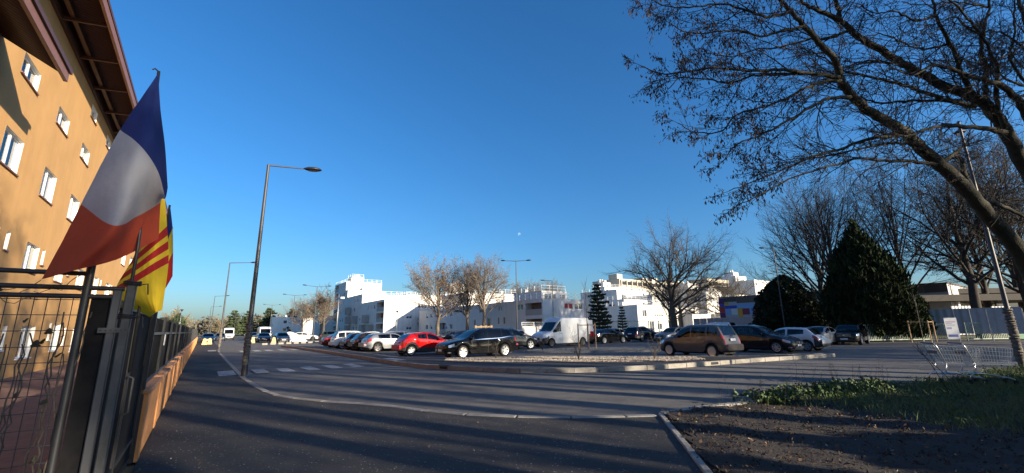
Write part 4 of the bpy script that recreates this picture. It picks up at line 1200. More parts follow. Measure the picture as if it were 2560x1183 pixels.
def ewin(t0, t1, z, step=3.0, w=1.3, seed=1):
    rg = random.Random(seed); out = []; u = t0 + 0.8
    while u + w < t1 - 0.4:
        if rg.random() < 0.8: out.append((u, u + rg.choice((w, w, 0.7)), z - 1.55, z - 0.45))
        u += step * rg.uniform(0.85, 1.2)
    return out
def block(key, s0, s1, t0, t1, z, label, nops=(), eops=(), z0=-1.0, m=None, rail=True, loggias=(), cat="building"):
    """box building on the street grid; n-face looks back across the street, e-face looks up it towards the sun"""
    m = m or M_WHITE
    root = gridroot("white_block", s0, t0, label=label, cat=cat, group="white housing blocks")
    fN = lambda u, zz, d: (d, u - s0, zz)
    fE = lambda u, zz, d: (u - t0, d, zz)
    lg = [tuple(l) + (1.3,) for l in loggias]
    wb = MB()
    facade(wb, fN, s0, s1, z0, z, list(nops) + lg, 0.17)
    facade(wb, fE, t0, t1, z0, z, list(eops), 0.17)
    D_, W_ = s1 - s0, t1 - t0
    wb.quad((W_, 0, z0), (W_, D_, z0), (W_, D_, z), (W_, 0, z))
    wb.quad((W_, D_, z0), (0, D_, z0), (0, D_, z), (W_, D_, z))
    wb.build("wall", m, root)
    MB().quad((0.2, 0.2, z - 0.25), (W_ - 0.2, 0.2, z - 0.25), (W_ - 0.2, D_ - 0.2, z - 0.25), (0.2, D_ - 0.2, z - 0.25)).build("roof", M_PARA, root)
    cp = MB()
    cp.box(-0.04, W_ + 0.04, -0.04, 0.22, z + 0.002, z + 0.07); cp.box(-0.04, 0.22, 0.222, D_ + 0.04, z + 0.002, z + 0.07)
    cp.build("coping", m, root)
    for o in nops: put_window(root, fN, o)
    for i, o in enumerate(eops): put_window(root, fE, o, 'red' if key == 'B' and i == 0 else 'plain')
    for (a, b, c, d, dp) in lg:
        lo = slab(MB(), fN, a, b, c, d, dp - 0.03, dp).build("loggia", M_LOGG, root)
        slab(MB(), fN, a, b, c, c + 0.95, 0.0 + 0.02, 0.10).build("parapet", M_PARA, lo)
        MB().quad(fN(a + 0.4, c, dp - 0.05), fN(a + 1.6, c, dp - 0.05), fN(a + 1.6, d - 0.15, dp - 0.05), fN(a + 0.4, d - 0.15, dp - 0.05)).build("pane", M_PANE, lo)
    rgv = random.Random(int(s0 * 10 + t0))
    for q in range(rgv.randint(1, 3)):
        vx, vy, vw, vh = rgv.uniform(0.15, 0.85) * W_, rgv.uniform(0.2, 0.8) * D_, rgv.uniform(0.2, 0.5), rgv.uniform(0.5, 1.3)
        MB().box(vx - vw, vx + vw, vy - vw, vy + vw, z - 0.24, z + vh).build("roof_vent", m, root)
    if rail: railing(root, [(0.1, D_ * 0.95, z + 0.07), (0.1, 0.12, z + 0.07), (W_ - 0.1, 0.12, z + 0.07)], 0.95, 1.5)
    return root

fl = 2.55
def nwin(s0, s1, floors, step=3.1, w=1.4, seed=0, skip=()):
    rg = random.Random(seed); out = []
    for k in floors:
        u = s0
        while u + w < s1:
            if rg.random() < 0.85 and not any(a < u + w and u < b for a, b in skip):
                ww = rg.choice((0.6, w, w)); out.append((u, u + ww, k * fl + 1.6, k * fl + 2.62))
            u += step
    return out
A1 = block('A1', 98.45, 116.2, 34.0, 56.0, 8.6, "three storey white block end with corner loggias and blank sunlit gable",
      nops=nwin(105, 116, (0, 1, 2), 2.6, 1.2, 1), eops=[(39.5, 41.9, 6.75, 7.72), (42.4, 44.75, 6.75, 7.72), (39.5, 40.95, 4.2, 5.2), (42.8, 44.2, 4.2, 5.2), (45.2, 47.3, 4.2, 5.2), (39.6, 40.95, 1.6, 2.6), (45.3, 47.9, 1.6, 2.6), (50.5, 52.5, 4.2, 5.2), (50.5, 52.5, 6.75, 7.72)],
      loggias=[(98.75, 103.9, 6.0, 8.15), (98.75, 103.9, 3.45, 5.55), (98.75, 103.9, 0.9, 3.0)])
bb = MB().box(8.3, 10.6, -1.2, -0.02, 3.1, 3.22).build("balcony", M_PARA, A1)
MB().box(8.3, 10.6, -1.2, -1.1, 3.225, 4.2).build("balcony_panel", M_PARA, bb)
MB().box(8.3, 8.4, -1.095, -0.02, 3.225, 4.2).build("balcony_panel", M_PARA, bb)
A2 = block('A2', 116.25, 131.0, 34.0, 50.0, 11.1, "four storey middle step of the white stepped block", nops=nwin(117, 130.5, (0, 1, 2, 3), 2.7, 1.2, 3))
block('A2b', 131.05, 133.3, 34.0, 45.0, 13.4, "narrow white step rising against the tower block", rail=False)
A3 = block('A3', 133.35, 147.0, 34.0, 44.9, 16.1, "six storey white tower block with roof house and railings", nops=nwin(134.5, 141.5, (0, 1, 2, 3, 4, 5), 2.6, 1.2, 5), loggias=[(142.3, 146.4, k * fl + 0.95, k * fl + 3.05) for k in range(6)] )
# protruding grey balconies on the shaded face
for r_, lst in ((A1, ((110.5, 3.4), (107.0, 0.9), (112.5, 1.0))), (A2, ((126.5, 3.4), (127.2, 6.0), (126.8, 1.0), (120.5, 3.4)))):
    base = 98.45 if r_ is A1 else 116.25
    for (s_, z_) in lst:
        o = MB().box(-1.2, -0.02, s_ - base - 1.1, s_ - base + 1.1, z_, z_ + 0.12).build("balcony", M_PARA, r_)
        MB().box(-1.2, -1.12, s_ - base - 1.1, s_ - base + 1.1, z_ + 0.123, z_ + 2.0).build("balcony_panel", M_PARA, o)
        MB().box(-1.115, -0.02, s_ - base - 1.1, s_ - base - 1.02, z_ + 0.123, z_ + 2.0).build("balcony_panel", M_PARA, o)
block('A3p', 136.5, 141.0, 36.3, 40.1, 18.0, "roof house with railing on top of the white tower", z0=15.85)
block('A4', 126.0, 140.0, 50.2, 67.0, 12.2, "white block with roof terrace behind the plane trees", eops=[(52, 54, 8.6, 9.7), (58, 60, 8.6, 9.7)])
B = block('B', 50.34, 78.9, 42.16, 51.0, 6.0, "two storey white block behind the delivery van with wide loggia",
      nops=[(55.4, 57.1, 4.5, 5.45), (61.5, 62.8, 4.6, 5.45), (60.6, 61.3, 2.3, 3.55), (62.4, 63.0, 2.3, 3.55), (65.3, 66.5, 0.0, 3.5), (68, 69.2, 4.5, 5.45), (70.5, 71.1, 2.0, 3.3), (74, 75, 4.5, 5.45), (73, 74.2, 1.6, 3.2)],
      eops=[(46.63, 48.43, 4.5, 5.45), (48.85, 50.7, 4.5, 5.45)], loggias=[(50.7, 54.85, 3.55, 5.5), (50.7, 54.85, 0.9, 3.0)])
block('B2', 54.0, 62.0, 45.0, 50.6, 7.6, "white roof room with glazing on the two storey block", z0=5.8, eops=[(45.6, 48.2, 6.25, 7.2), (48.8, 50.2, 6.25, 7.2)])
block('B3', 79.0, 92.0, 45.55, 58.5, 9.2, "sunlit white block rising behind the two storey block", eops=[(55.5, 57.0, 5.2, 6.4)])
block('Bw', 78.95, 97.0, 42.2, 45.45, 5.9, "low white wing in the shade behind the plane tree trunks", nops=nwin(80, 95, (0, 1), 2.4, 1.1, 8), loggias=[(83, 86.5, 0.6, 2.9)])
block('D1', 134.6, 140, 69.8, 76, 17.4, "white roof cube far behind the plane trees", rail=False)
block('L1', 171.2, 193, 19.3, 29.5, 6.5, "low white block at the far end of the street", eops=[(23.0, 24.2, 4.3, 5.4), (23.0, 24.2, 1.6, 2.7)], rail=True)
block('L2', 181.3, 190, 30.9, 38, 6.4, "second low white block right of the far one", eops=[(33, 34.2, 4.3, 5.4), (35.5, 36.4, 4.3, 5.4), (33, 34.2, 1.6, 2.7)], rail=False)
block('L3', 150.6, 158, 30.2, 35.4, 6.4, "white gable just left of the tower block", rail=False)
block('C1', 54.3, 66.0, 69.9, 80.0, 5.8, "white house with a large blank grey shaded wall behind the fence", eops=[(73.5, 75.0, 0.4, 2.6), (76.0, 77.6, 0.9, 2.2), (71.4, 72.8, 3.5, 4.9), (75.4, 78.4, 3.6, 4.7)], nops=[(62.5, 63.4, 0.8, 2.2), (64.0, 64.8, 0.8, 2.2)])
block('C1b', 58.0, 68, 81.9, 98, 5.9, "long low sunlit white block behind the lone oak", eops=[(84, 87, 3.4, 4.7), (90, 93, 3.4, 4.7), (84, 86, 0.8, 2.2)])
block('C1c', 50.8, 54.2, 83.3, 90.5, 3.9, "small white cube right of the lone oak trunk", rail=False)
block('C1d', 47.0, 52.0, 91.0, 100.0, 3.4, "small sunlit white cube beside the striped hoarding", rail=True)
block('C2', 68.9, 80, 83.8, 93, 8.2, "white terrace step above the blank grey wall", eops=ewin(83.8, 93, 8.0, seed=2), nops=[(72, 74, 6.2, 7.3)])
block('C2b', 71, 80, 98.1, 106, 9.9, "white terrace step behind the oak crown", eops=ewin(98.1, 106, 9.7, seed=3), nops=[(73, 74, 6.8, 8.2)])
block('C2c', 80.5, 95, 95.0, 118, 12.0, "white terrace row below the derelict gallery block", eops=[(97, 99, 9.2, 10.8), (101, 103, 9.2, 10.8), (108, 110, 9.2, 10.8), (113, 115, 9.2, 10.8)])
block('R1', 95.5, 101, 106.9, 116, 14.6, "white step at the left foot of the derelict gallery block", eops=ewin(106.9, 116, 14.2, seed=4), nops=[(97, 98, 12.2, 13.4)])
block('R2', 99.2, 104, 110.3, 114, 16.6, "small white stair cube left of the derelict gallery block", rail=False)
gal = []
for r0, zz in ((0, 15.9), (1, 12.9)):
    u = 119.5
    while u < 164:
        gal.append((u, u + 2.3, zz - 0.2, zz + 1.6, 2.5)); u += 2.9
RB = block('R', 99.0, 112.0, 118.6, 166.0, 18.3, "long derelict gallery block with bays painted dark for shade on the hill", m=M_BEIGE, rail=False, z0=5.0)
# gallery bays: posts before dark boxes that paint the shade of openings
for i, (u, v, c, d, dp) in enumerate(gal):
    o = MB().box(u - 118.6, v - 118.6, -0.06, -0.02, c, d).build("bay_shade", M_DARK, RB)
    MB().box(u - 118.6 - 0.35, u - 118.6 - 0.01, -0.5, -0.01, c - 0.3, d + 0.4).build("bay_post", M_BEIGE, o)
    MB().box(u - 118.6, v - 118.6, -0.4, -0.3, c, c + 0.45).build("bay_parapet", M_BEIGE, o)
for a, b, h in ((118.7, 121.6, 1.9), (133, 136, 1.2), (139, 142.5, 1.5), (147, 150, 1.1), (156, 160, 1.2)):
    MB().box(a - 118.6, b - 118.6, 1.0, 5.0, 18.0, 18.3 + h).build("roof_house", M_BEIGE, RB)
block('C3', 65.1, 75, 114.7, 123, 10.9, "white cube with blank sunlit wall right of the oak crown", nops=[(67, 68, 6.5, 8), (70, 71, 6.5, 8)], rail=False)
block('C3b', 61.5, 70, 123.2, 131, 10.2, "white cube stepping down toward the painted school", eops=ewin(123.2, 131, 9.8, seed=5), rail=False)
block('C3c', 70, 80, 125, 132, 12.6, "small white cube behind the stepped white cubes", rail=False)
C4 = block('C4', 88.8, 98, 158.7, 175, 19.6, "white hillside block with bay shade painted as a dark strip", m=M_BEIGE, rail=False, z0=4)
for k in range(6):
    MB().box(1.0 + k * 2.45, 3.1 + k * 2.45, -0.08, -0.02, 17.2, 18.4).build("bay_shade", M_DARK, C4)  # dark boxes on the wall face paint the shade of bays
block('C4b', 92, 99, 150, 158, 17.6, "shaded white block left of the hillside strip block", rail=False, z0=4)
block('C5', 87.3, 98, 177.9, 187, 21.7, "highest white block on the hill skyline", eops=ewin(177.9, 187, 21.0, seed=6), rail=False, z0=4)
block('C5b', 89.0, 93, 180.0, 184.2, 23.5, "small white roof cube on the highest block", rail=False, z0=21)
block('E1', 75.7, 84, 168.2, 192, 18.3, "white hillside block showing between laurel and bare trees", eops=ewin(168.2, 192, 17.8, seed=7) + ewin(168.2, 192, 15.0, seed=8), rail=False, z0=4)
block('F', 22.1, 30, 113.0, 170, 8.8, "long white building beyond the hoarding on the right", rail=False, eops=[(118, 121, 5.5, 7.2), (126, 129, 5.5, 7.2)])
# painted banners hung on the far white building
bn = gridroot("painted_banner", 22.0, 132.0, label="orange and blue painted banner on the far white building", cat="banner")
for (a, b, c, d, cl) in ((0, 6, 5.2, 8.2, (0.6, 0.15, 0.04)), (1.0, 3.0, 5.8, 7.6, (0.05, 0.12, 0.5)), (3.4, 5.2, 5.6, 7.9, (0.7, 0.3, 0.03))):
    MB().box(a, b, -0.05 - (0.02 if a else 0), -0.02 - (0.032 if a else 0), c, d).build("banner_patch", mat("ban%d" % int(a * 10 + b), cl, 0.8), bn)
bn2 = gridroot("tarpaulin_banner", 22.0, 118.0, label="pale blue tarpaulin stripe on the far white building", cat="banner")
MB().box(-3, 3, -0.05, -0.02, 5.0, 7.8).build("sheet", mat("ban_blue", (0.35, 0.45, 0.6), 0.8), bn2)
MB().box(0.5, 2.6, -0.08, -0.054, 5.2, 6.4).build("blue_patch", mat("ban_blue2", (0.05, 0.2, 0.55), 0.8), bn2)

# ------------------------------------------------------------------ painted school wall and hoardings
sch = gridroot("painted_school", 10.0, 68.6, label="low school building with patchwork of coloured wall panels", cat="building")
M_SCHG = mat("school_grey", (0.42, 0.41, 0.42), 0.8, var=0.06, scale=1)
M_SCHB = mat("school_brown", (0.095, 0.07, 0.058), 0.8, var=0.15, scale=1.5)
MB().box(0.06, 14, 0, 26.9, 0, 5.95).build("wall", M_SCHG, sch)
MB().box(0.0, 14.1, -0.1, 27.0, 5.955, 6.1).build("roof_edge", M_SCHB, sch)
pcol = {'P': (0.10, 0.02, 0.10), 'R': (0.42, 0.035, 0.03), 'B': (0.02, 0.07, 0.42), 'Y': (0.62, 0.33, 0.02), 'L': (0.22, 0.38, 0.62), 'W': (0.62, 0.62, 0.62), 'D': (0.09, 0.06, 0.05), 'M': (0.22, 0.02, 0.05), 'O': (0.55, 0.09, 0.02), 'G': (0.4, 0.4, 0.42)}
# (distance from the far end, width, bottom, top, colour): patches read from the wall
pp = [(0.0, 0.9, 2.2, 3.6, 'P'), (0.0, 0.9, 3.6, 4.55, 'R'), (0.0, 0.9, 4.55, 5.0, 'B'), (0.0, 0.9, 5.0, 5.9, 'P'), (0.1, 0.8, 1.3, 2.2, 'Y'), (0.9, 0.7, 4.7, 5.2, 'Y'),
      (0.95, 1.9, 4.2, 4.7, 'B'), (0.95, 0.9, 3.2, 4.2, 'L'), (1.9, 1.0, 3.2, 4.2, 'W'), (2.95, 0.7, 2.3, 4.2, 'Y'), (3.65, 1.1, 3.2, 4.15, 'M'), (2.9, 2.6, 4.2, 4.9, 'L'), (4.75, 0.75, 3.2, 4.2, 'L'),
      (5.5, 0.6, 3.2, 4.3, 'R'), (5.55, 0.6, 2.2, 3.15, 'W'), (6.15, 0.8, 3.2, 4.85, 'B'), (6.95, 1.2, 3.2, 4.3, 'W'), (7.6, 1.6, 4.4, 4.95, 'Y'), (8.2, 0.9, 3.2, 4.3, 'R'), (8.6, 1.2, 2.0, 3.1, 'L'), (9.2, 0.9, 3.2, 5.0, 'B'),
      (11, 1.6, 2.2, 4.2, 'Y'), (13, 1.2, 3.0, 4.6, 'R'), (15, 2.0, 3.0, 4.4, 'O'), (17.2, 1.0, 2.0, 4.4, 'B'), (18.5, 1.6, 3.0, 4.8, 'Y'), (20.5, 2.6, 2.4, 3.6, 'O'), (23.5, 1.6, 2.4, 4.2, 'D')]
for d_, w_, c, tp, k in pp:
    MB().box(0.0, 0.055, 26.9 - d_ - w_ + 0.01, 26.9 - d_ - 0.01, c + 0.01, tp - 0.01).build("colour_panel", mat("panel_" + k, pcol[k], 0.6, var=0.05, scale=2), sch)
for k in range(13):
    MB().box(0.02, 0.057, 26.0 - (k + 1) * 2.0 + 0.01, 26.0 - k * 2.0 - 0.01, 5.02 + (0.25 if k < 1 else 0), 5.93).build("dark_cladding", mat("clad%d" % (k % 3), (0.08 + 0.03 * (k % 3), 0.06 + 0.02 * (k % 3), 0.05 + 0.012 * (k % 3)), 0.7), sch)

M_HOARD = mat("hoarding_sheet", (0.36, 0.375, 0.40), 0.5, metal=0.2, var=0.1, scale=1.5)
def hoarding(label, s0, s1, t, z0, z1, lean=0.0):
    root = gridroot("hoarding", s0, t, label=label, cat="hoarding")
    n = int((s1 - s0) / 1.0)
    for k in range(n):
        mb = MB()
        V, F = [], []
        for q in range(9):
            y = k * 1.0 + 0.01 + q * 0.98 / 8
            dx = 0.035 if q % 4 in (1, 2) else 0.0
            V += [(dx, y, z0), (dx - lean, y, z1)]
        for q in range(8): F.append((2 * q, 2 * q + 2, 2 * q + 3, 2 * q + 1))
        mb.add(V, F).build("steel_sheet", M_HOARD, root)
    for k in range(0, n + 1, 2):
        MB().box(0.06, 0.14, k - 0.04, k + 0.04, -0.2, z1 - 0.1).build("post", M_GALV, root)
hoarding("long pale ribbed steel hoarding in front of the painted school", 17.0, 34.0, 55.9, 0.8, 2.6)
hoarding("pale ribbed steel hoarding behind the laurel and yew", 4.0, 16.5, 55.0, 0.6, 2.8)
def sheets(label, x0, x1, y, z0, z1, lean):
    root = empty("steel_hoarding_panel", (x0, y, 0), 0, label, "hoarding panel", "loose hoarding panels")
    n = int((x1 - x0) / 0.6)
    for k in range(n):
        V, F = [], []
        w = (x1 - x0) / n
        for q in range(7):
            x = k * w + 0.008 + q * (w - 0.016) / 6
            d = 0.03 if q % 3 == 1 else 0
            V += [(x + lean, -d, z0), (x, -d, z1)]
        for q in range(6): F.append((2 * q, 2 * q + 2, 2 * q + 3, 2 * q + 1))
        MB().add(V, F).build("steel_sheet", M_HOARD, root)
    MB().box(0, x1 - x0, 0.03, 0.09, z1 - 0.5, z1 - 0.42).build("rail", M_GALV, root)
sheets("pale steel panel standing under the dark canopy, left one", 38.5, 41.0, 46.0, 0.5, 3.0, 0.5)
sheets("pale steel panel standing under the dark canopy behind the sign board", 47.2, 50.0, 46.0, 0.3, 3.3, 0.15)
sheets("pale steel panel right of the bare trunk under the canopy", 51.5, 53.6, 46.0, 0.3, 3.2, 0.3)
cnp = empty("flat_canopy", (50, 50, 0), R(-3), "dark flat canopy roof on thin posts beyond the hoarding", "canopy")
M_CANO = mat("canopy_dark", (0.035, 0.03, 0.028), 0.85, var=0.2, scale=1)
MB().box(-8.5, 14, -3, 8, 3.9, 4.6).build("roof_slab", M_CANO, cnp)
MB().box(-2.5, 16, 2, 14, 5.0, 5.6).build("upper_slab", M_CANO, cnp)
for x in (-7.5, -4, 0, 4, 8, 12):
    MB().box(x - 0.1, x + 0.1, -2.4, -2.2, 0, 3.9).build("post", M_PVC if x in (-4, 0) else M_CANO, cnp)
MB().box(-8, 14, 7.6, 7.9, 0, 3.9).build("back_wall", M_CANO, cnp)
MB().box(-6.6, -3.6, 0.0, 0.3, 0.3, 3.0).build("rubble_panel", M_BEIGE, cnp)

# ------------------------------------------------------------------ fences and signs at the back of the car park
M_GREEN = mat("green_paint", (0.06, 0.20, 0.10), 0.5, var=0.15, scale=4)
M_PGREEN = mat("pale_green", (0.38, 0.48, 0.38), 0.5, var=0.2, scale=4)
def bar_fence(label, a, b, z0, z1, m, step=0.16, solid=False):
    a, b = Vector((*a, 0)), Vector((*b, 0))
    L = (b - a).length
    root = empty("railing_fence", tuple(a), math.atan2(b.y - a.y, b.x - a.x), label, "fence", "green railings")
    n = int(L / 2.4)
    for k in range(n):
        x0 = k * L / n; w = L / n
        MB().box(x0 - 0.03, x0 + 0.03, -0.03, 0.03, 0, z1 + 0.05).build("post", m, root)
        MB().box(x0 + 0.031, x0 + w - 0.031, -0.02, 0.02, z1 - 0.05, z1).build("rail", m, root)
        MB().box(x0 + 0.031, x0 + w - 0.031, -0.02, 0.02, z0, z0 + 0.05).build("rail", m, root)
        if solid:
            MB().box(x0 + 0.032, x0 + w - 0.032, -0.01, 0.01, z0 + 0.051, z1 - 0.051).build("sheet_panel", m, root)
        else:
            q = x0 + step
            while q < x0 + w - 0.05:
                MB().box(q - 0.012, q + 0.012, -0.012, 0.012, z0 + 0.051, z1 - 0.051).build("bar", m, root)
                q += step
    return root
bar_fence("dull green bar fence along the back edge of the car park", (30.5, 38.0), (39.2, 38.6), 0.15, 1.5, M_PGREEN)
bar_fence("brighter pale green bar fence right of the sign board", (39.4, 37.6), (43.2, 37.4), 0.15, 1.55, M_PGREEN, 0.14)
bar_fence("solid green sheet fence behind the wrapped lamp foot", (43.4, 37.4), (50.4, 36.8), 0.15, 1.55, M_GREEN, solid=True)
sg = empty("sign_board", (36.6, 36.0, 0), R(-20), "white printed information board leaning by the green fence", "sign")
bd_ = MB().box(-0.40, 0.42, -0.02, 0.02, 0.25, 1.98).build("board", M_PVC, sg)
for zz, hh, w0, w1, cl in ((1.62, 0.05, -0.3, 0.3, (0.35, 0.12, 0.25)), (1.5, 0.04, -0.3, 0.1, (0.25, 0.3, 0.5)), (1.40, 0.03, -0.3, 0.25, (0.4, 0.42, 0.5)), (1.32, 0.03, -0.3, 0.2, (0.4, 0.42, 0.5)), (1.05, 0.16, -0.3, 0.0, (0.3, 0.35, 0.6)), (0.42, 0.2, -0.3, 0.32, (0.12, 0.16, 0.42))):
    MB().box(w0, w1, -0.026, -0.021, zz, zz + hh).build("printed_block", mat("print%d" % int(zz * 100), cl, 0.7), bd_)
for x in (-0.36, 0.38): MB().box(x - 0.02, x + 0.02, 0.021, 0.06, 0, 1.95).build("leg", M_GALV, sg)
cf = empty("site_fence", (12.5, 64.0, 0), R(2), "pale green mesh site fence with upright posts before the grey wall", "fence")
for k in range(9):
    MB().box(k * 1.55 - 0.05, k * 1.55 + 0.05, -0.05, 0.05, 0, 2.45).build("post", M_PGREEN, cf)
    if k < 8:
        MB().box(k * 1.55 + 0.051, (k + 1) * 1.55 - 0.051, -0.02, 0.02, 2.33, 2.42).build("rail", M_PGREEN, cf)
        ms = MB()
        for q in range(8): ms.box(k * 1.55 + 0.1 + q * 0.18, k * 1.55 + 0.115 + q * 0.18, -0.008, 0.008, 0.1, 2.33)
        for q in range(8): ms.box(k * 1.55 + 0.051, (k + 1) * 1.55 - 0.051, -0.018, -0.009, 0.2 + q * 0.28, 0.215 + q * 0.28)
        ms.build("mesh_panel", M_PGREEN, cf)["kind"] = "stuff"
wf = empty("white_gate", (6.9, 62.0, 0), R(4), "white tube gate behind the white van", "gate")
for k in range(4): MB().tube([(k * 1.2, 0, 0), (k * 1.2, 0, 2.1)], 0.05, 8).build("post", M_PVC, wf)
for z in (0.4, 2.05): MB().tube([(0, 0, z), (3.6, 0, z)], 0.045, 8).build("rail", M_PVC, wf)
gw = empty("white_garden_wall", (1.2, 58.8, 0), R(15), "white wall with rail beneath the loggia of the two storey block", "wall")
MB().bbox(0, 5.2, 0, 0.2, 0, 1.9, 0.02).build("wall_slab", M_WHITE, gw)
railing(gw, [(0, 0.1, 1.9), (5.2, 0.1, 1.9)], 0.5, 1.3)
# wooden planter box
wp = empty("wooden_planter", (-3.6, 52.0, 0), R(10), "pale wooden slatted box behind the black people carrier", "planter")
M_WOOD = mat("pale_wood", (0.48, 0.33, 0.18), 0.75, var=0.2, scale=6)
for x in (-0.95, -0.3, 0.3, 0.95):
    for y in (-0.5, 0.5): MB().box(x - 0.06, x + 0.06, y - 0.06, y + 0.06, 0, 2.0).build("post", M_WOOD, wp)
for y in (-0.575, 0.575):
    for z in (0.5, 1.0, 1.75): MB().box(-1.05, 1.05, y - 0.012, y + 0.012, z, z + 0.16).build("board", M_WOOD, wp)
# heap under a white tarpaulin, barrier blocks, loose kerbs
tp_ = empty("tarpaulin_heap", (-36.3, 69.8, 0), 0, "heap of material under a rumpled white tarpaulin", "heap")
mb = MB(); V = []; n = 18
rg = random.Random(3)
for i in range(10):
    for k in range(n):
        a = 2 * math.pi * k / n; r_ = (1 - i / 9.0)
        rr = r_ * (2.6 + 0.5 * math.sin(3 * a + 1)) * (1 + rg.uniform(-0.05, 0.05))
        V.append((rr * math.cos(a), rr * 0.6 * math.sin(a), 1.5 * (1 - r_ ** 1.6) + rg.uniform(-0.06, 0.06) * (i > 0)))
F = [(i * n + k, i * n + (k + 1) % n, (i + 1) * n + (k + 1) % n, (i + 1) * n + k) for i in range(9) for k in range(n)]
mb.add(V, F).build("tarpaulin", M_PVC, tp_, False)
for k, (s, t) in enumerate(((72, 0.4), (73.5, 1.0), (68.5, 8.2), (74.5, 6.2))):
    c = gridroot("concrete_barrier", s, t, label=("yellow concrete barrier block by the fence, nearer one", "yellow concrete barrier block by the fence, farther one", "pale concrete barrier block beside the dark street car", "pale concrete barrier block beside the black street car")[k], cat="barrier", group="concrete barrier blocks")
    MB().add([(-0.3, -0.6, 0), (0.3, -0.6, 0), (0.3, 0.6, 0), (-0.3, 0.6, 0), (-0.14, -0.5, 0.8), (0.14, -0.5, 0.8), (0.14, 0.5, 0.8), (-0.14, 0.5, 0.8)], [(3, 2, 1, 0), (4, 5, 6, 7), (0, 1, 5, 4), (1, 2, 6, 5), (2, 3, 7, 6), (3, 0, 4, 7)]).build("block_body", mat("barrier_yellow", (0.6, 0.45, 0.2), 0.85, var=0.1), c)
    MB().box(-0.02, 0.02, -0.3, 0.3, 0.802, 0.86).build("lifting_bar", M_GALV, c)
for k in range(9):
    s, t = 62 + k * 0.4, 6.5 + k * 0.95
    c = gridroot("kerb_block", s, t, label="short pale block edging the far car park, %s in the row from the left" % ("first", "second", "third", "fourth", "fifth", "sixth", "seventh", "eighth", "ninth")[k], cat="block", group="row of pale edging blocks")
    MB().bbox(-0.3, 0.3, -0.15, 0.15, 0, 0.22, 0.02).build("block_body", M_KERB, c)
# ------------------------------------------------------------------ trees
def tubes(name, lines, sides, m, smooth=True):
    """one mesh from many tapered polylines; lines: (points, radii)"""
    groups = {}
    for p, r in lines: groups.setdefault(len(p), []).append((p, r))
    VV, FF, base = [], [], 0
    ang = np.arange(sides) * 2 * np.pi / sides
    for k, g in groups.items():
        P = np.array([q[0] for q in g], np.float32); Rr = np.array([q[1] for q in g], np.float32)
        m_ = len(g)
        T = np.empty_like(P)
        T[:, 1:-1] = P[:, 2:] - P[:, :-2]; T[:, 0] = P[:, 1] - P[:, 0]; T[:, -1] = P[:, -1] - P[:, -2]
        T /= np.maximum(np.linalg.norm(T, axis=2, keepdims=True), 1e-6)
        mean = T.mean(1)
        ref = np.where(np.abs(mean[:, 2:3]) < 0.8, np.array([[0, 0, 1.0]]), np.array([[1.0, 0, 0]]))
        U = np.cross(T, ref[:, None, :]); U /= np.maximum(np.linalg.norm(U, axis=2, keepdims=True), 1e-6)
        Wd = np.cross(T, U)
        V = P[:, :, None, :] + Rr[:, :, None, None] * (np.cos(ang)[None, None, :, None] * U[:, :, None, :] + np.sin(ang)[None, None, :, None] * Wd[:, :, None, :])
        idx = base + np.arange(m_ * k * sides).reshape(m_, k, sides)
        a = idx[:, :-1, :]; b = idx[:, 1:, :]
        a2 = np.roll(a, -1, 2); b2 = np.roll(b, -1, 2)
        FF.append(np.stack([a, a2, b2, b], -1).reshape(-1, 4))
        VV.append(V.reshape(-1, 3)); base += m_ * k * sides
    return np_mesh(name, np.concatenate(VV), np.concatenate(FF), m, smooth)

def rnd_dir(rg):
    while True:
        v = Vector((rg.uniform(-1, 1), rg.uniform(-1, 1), rg.uniform(-1, 1)))
        if 0.05 < v.length < 1: return v.normalized()

def grow(rg, p, d, L, r, lvl, out, T):
    """one branch and, recursively, what grows on it"""
    n = T['segs'][lvl]
    pts, rad = [tuple(p)], [r]
    p = p.copy(); d = d.normalized()
    re = r * T['taper'][lvl]
    seg = []
    for i in range(n):
        d = (d + rnd_dir(rg) * T['wander'][lvl] + Vector((0, 0, T['trop'][lvl]))).normalized()
        p = p + d * (L / n)
        pts.append(tuple(p)); rad.append(max(T['rmin'], r + (re - r) * (i + 1) / n))
        seg.append((p.copy(), d.copy(), rad[-1]))
    out[lvl].append((pts, rad))
    if lvl + 1 >= len(T['segs']): return
    nc = T['kids'][lvl]
    nc = max(1, int(round(nc * rg.uniform(0.75, 1.25))))
    for k in range(nc):
        f = T['first'][lvl] + (1 - T['first'][lvl]) * (k + rg.uniform(0.1, 0.9)) / nc
        i = min(n - 1, max(0, int(f * n)))
        q, dd, rr = seg[i]
        if i > 0: q = seg[i - 1][0].lerp(q, f * n - i) if f * n - i > 0 else q
        ax = dd.cross(rnd_dir(rg))
        if ax.length < 1e-4: continue
        ang = R(T['angle'][lvl]) * rg.uniform(0.65, 1.3)
        nd = Quaternion(ax.normalized(), ang) @ dd
        if nd.z < T['zmin'][lvl]: nd.z = T['zmin'][lvl] + abs(nd.z) * 0.3; nd.normalize()
        grow(rg, q, nd, L * T['ratio'][lvl] * rg.uniform(0.7, 1.2) * (1.15 - 0.55 * f), min(rr * 0.8, r * T['rratio'][lvl] * rg.uniform(0.8, 1.1)), lvl + 1, out, T)
    # leader carries on
    if lvl > 0 or T.get('leader', True):
        grow(rg, p, (d + rnd_dir(rg) * 0.2).normalized(), L * T['ratio'][lvl] * 0.85, rad[-1], lvl + 1, out, T)

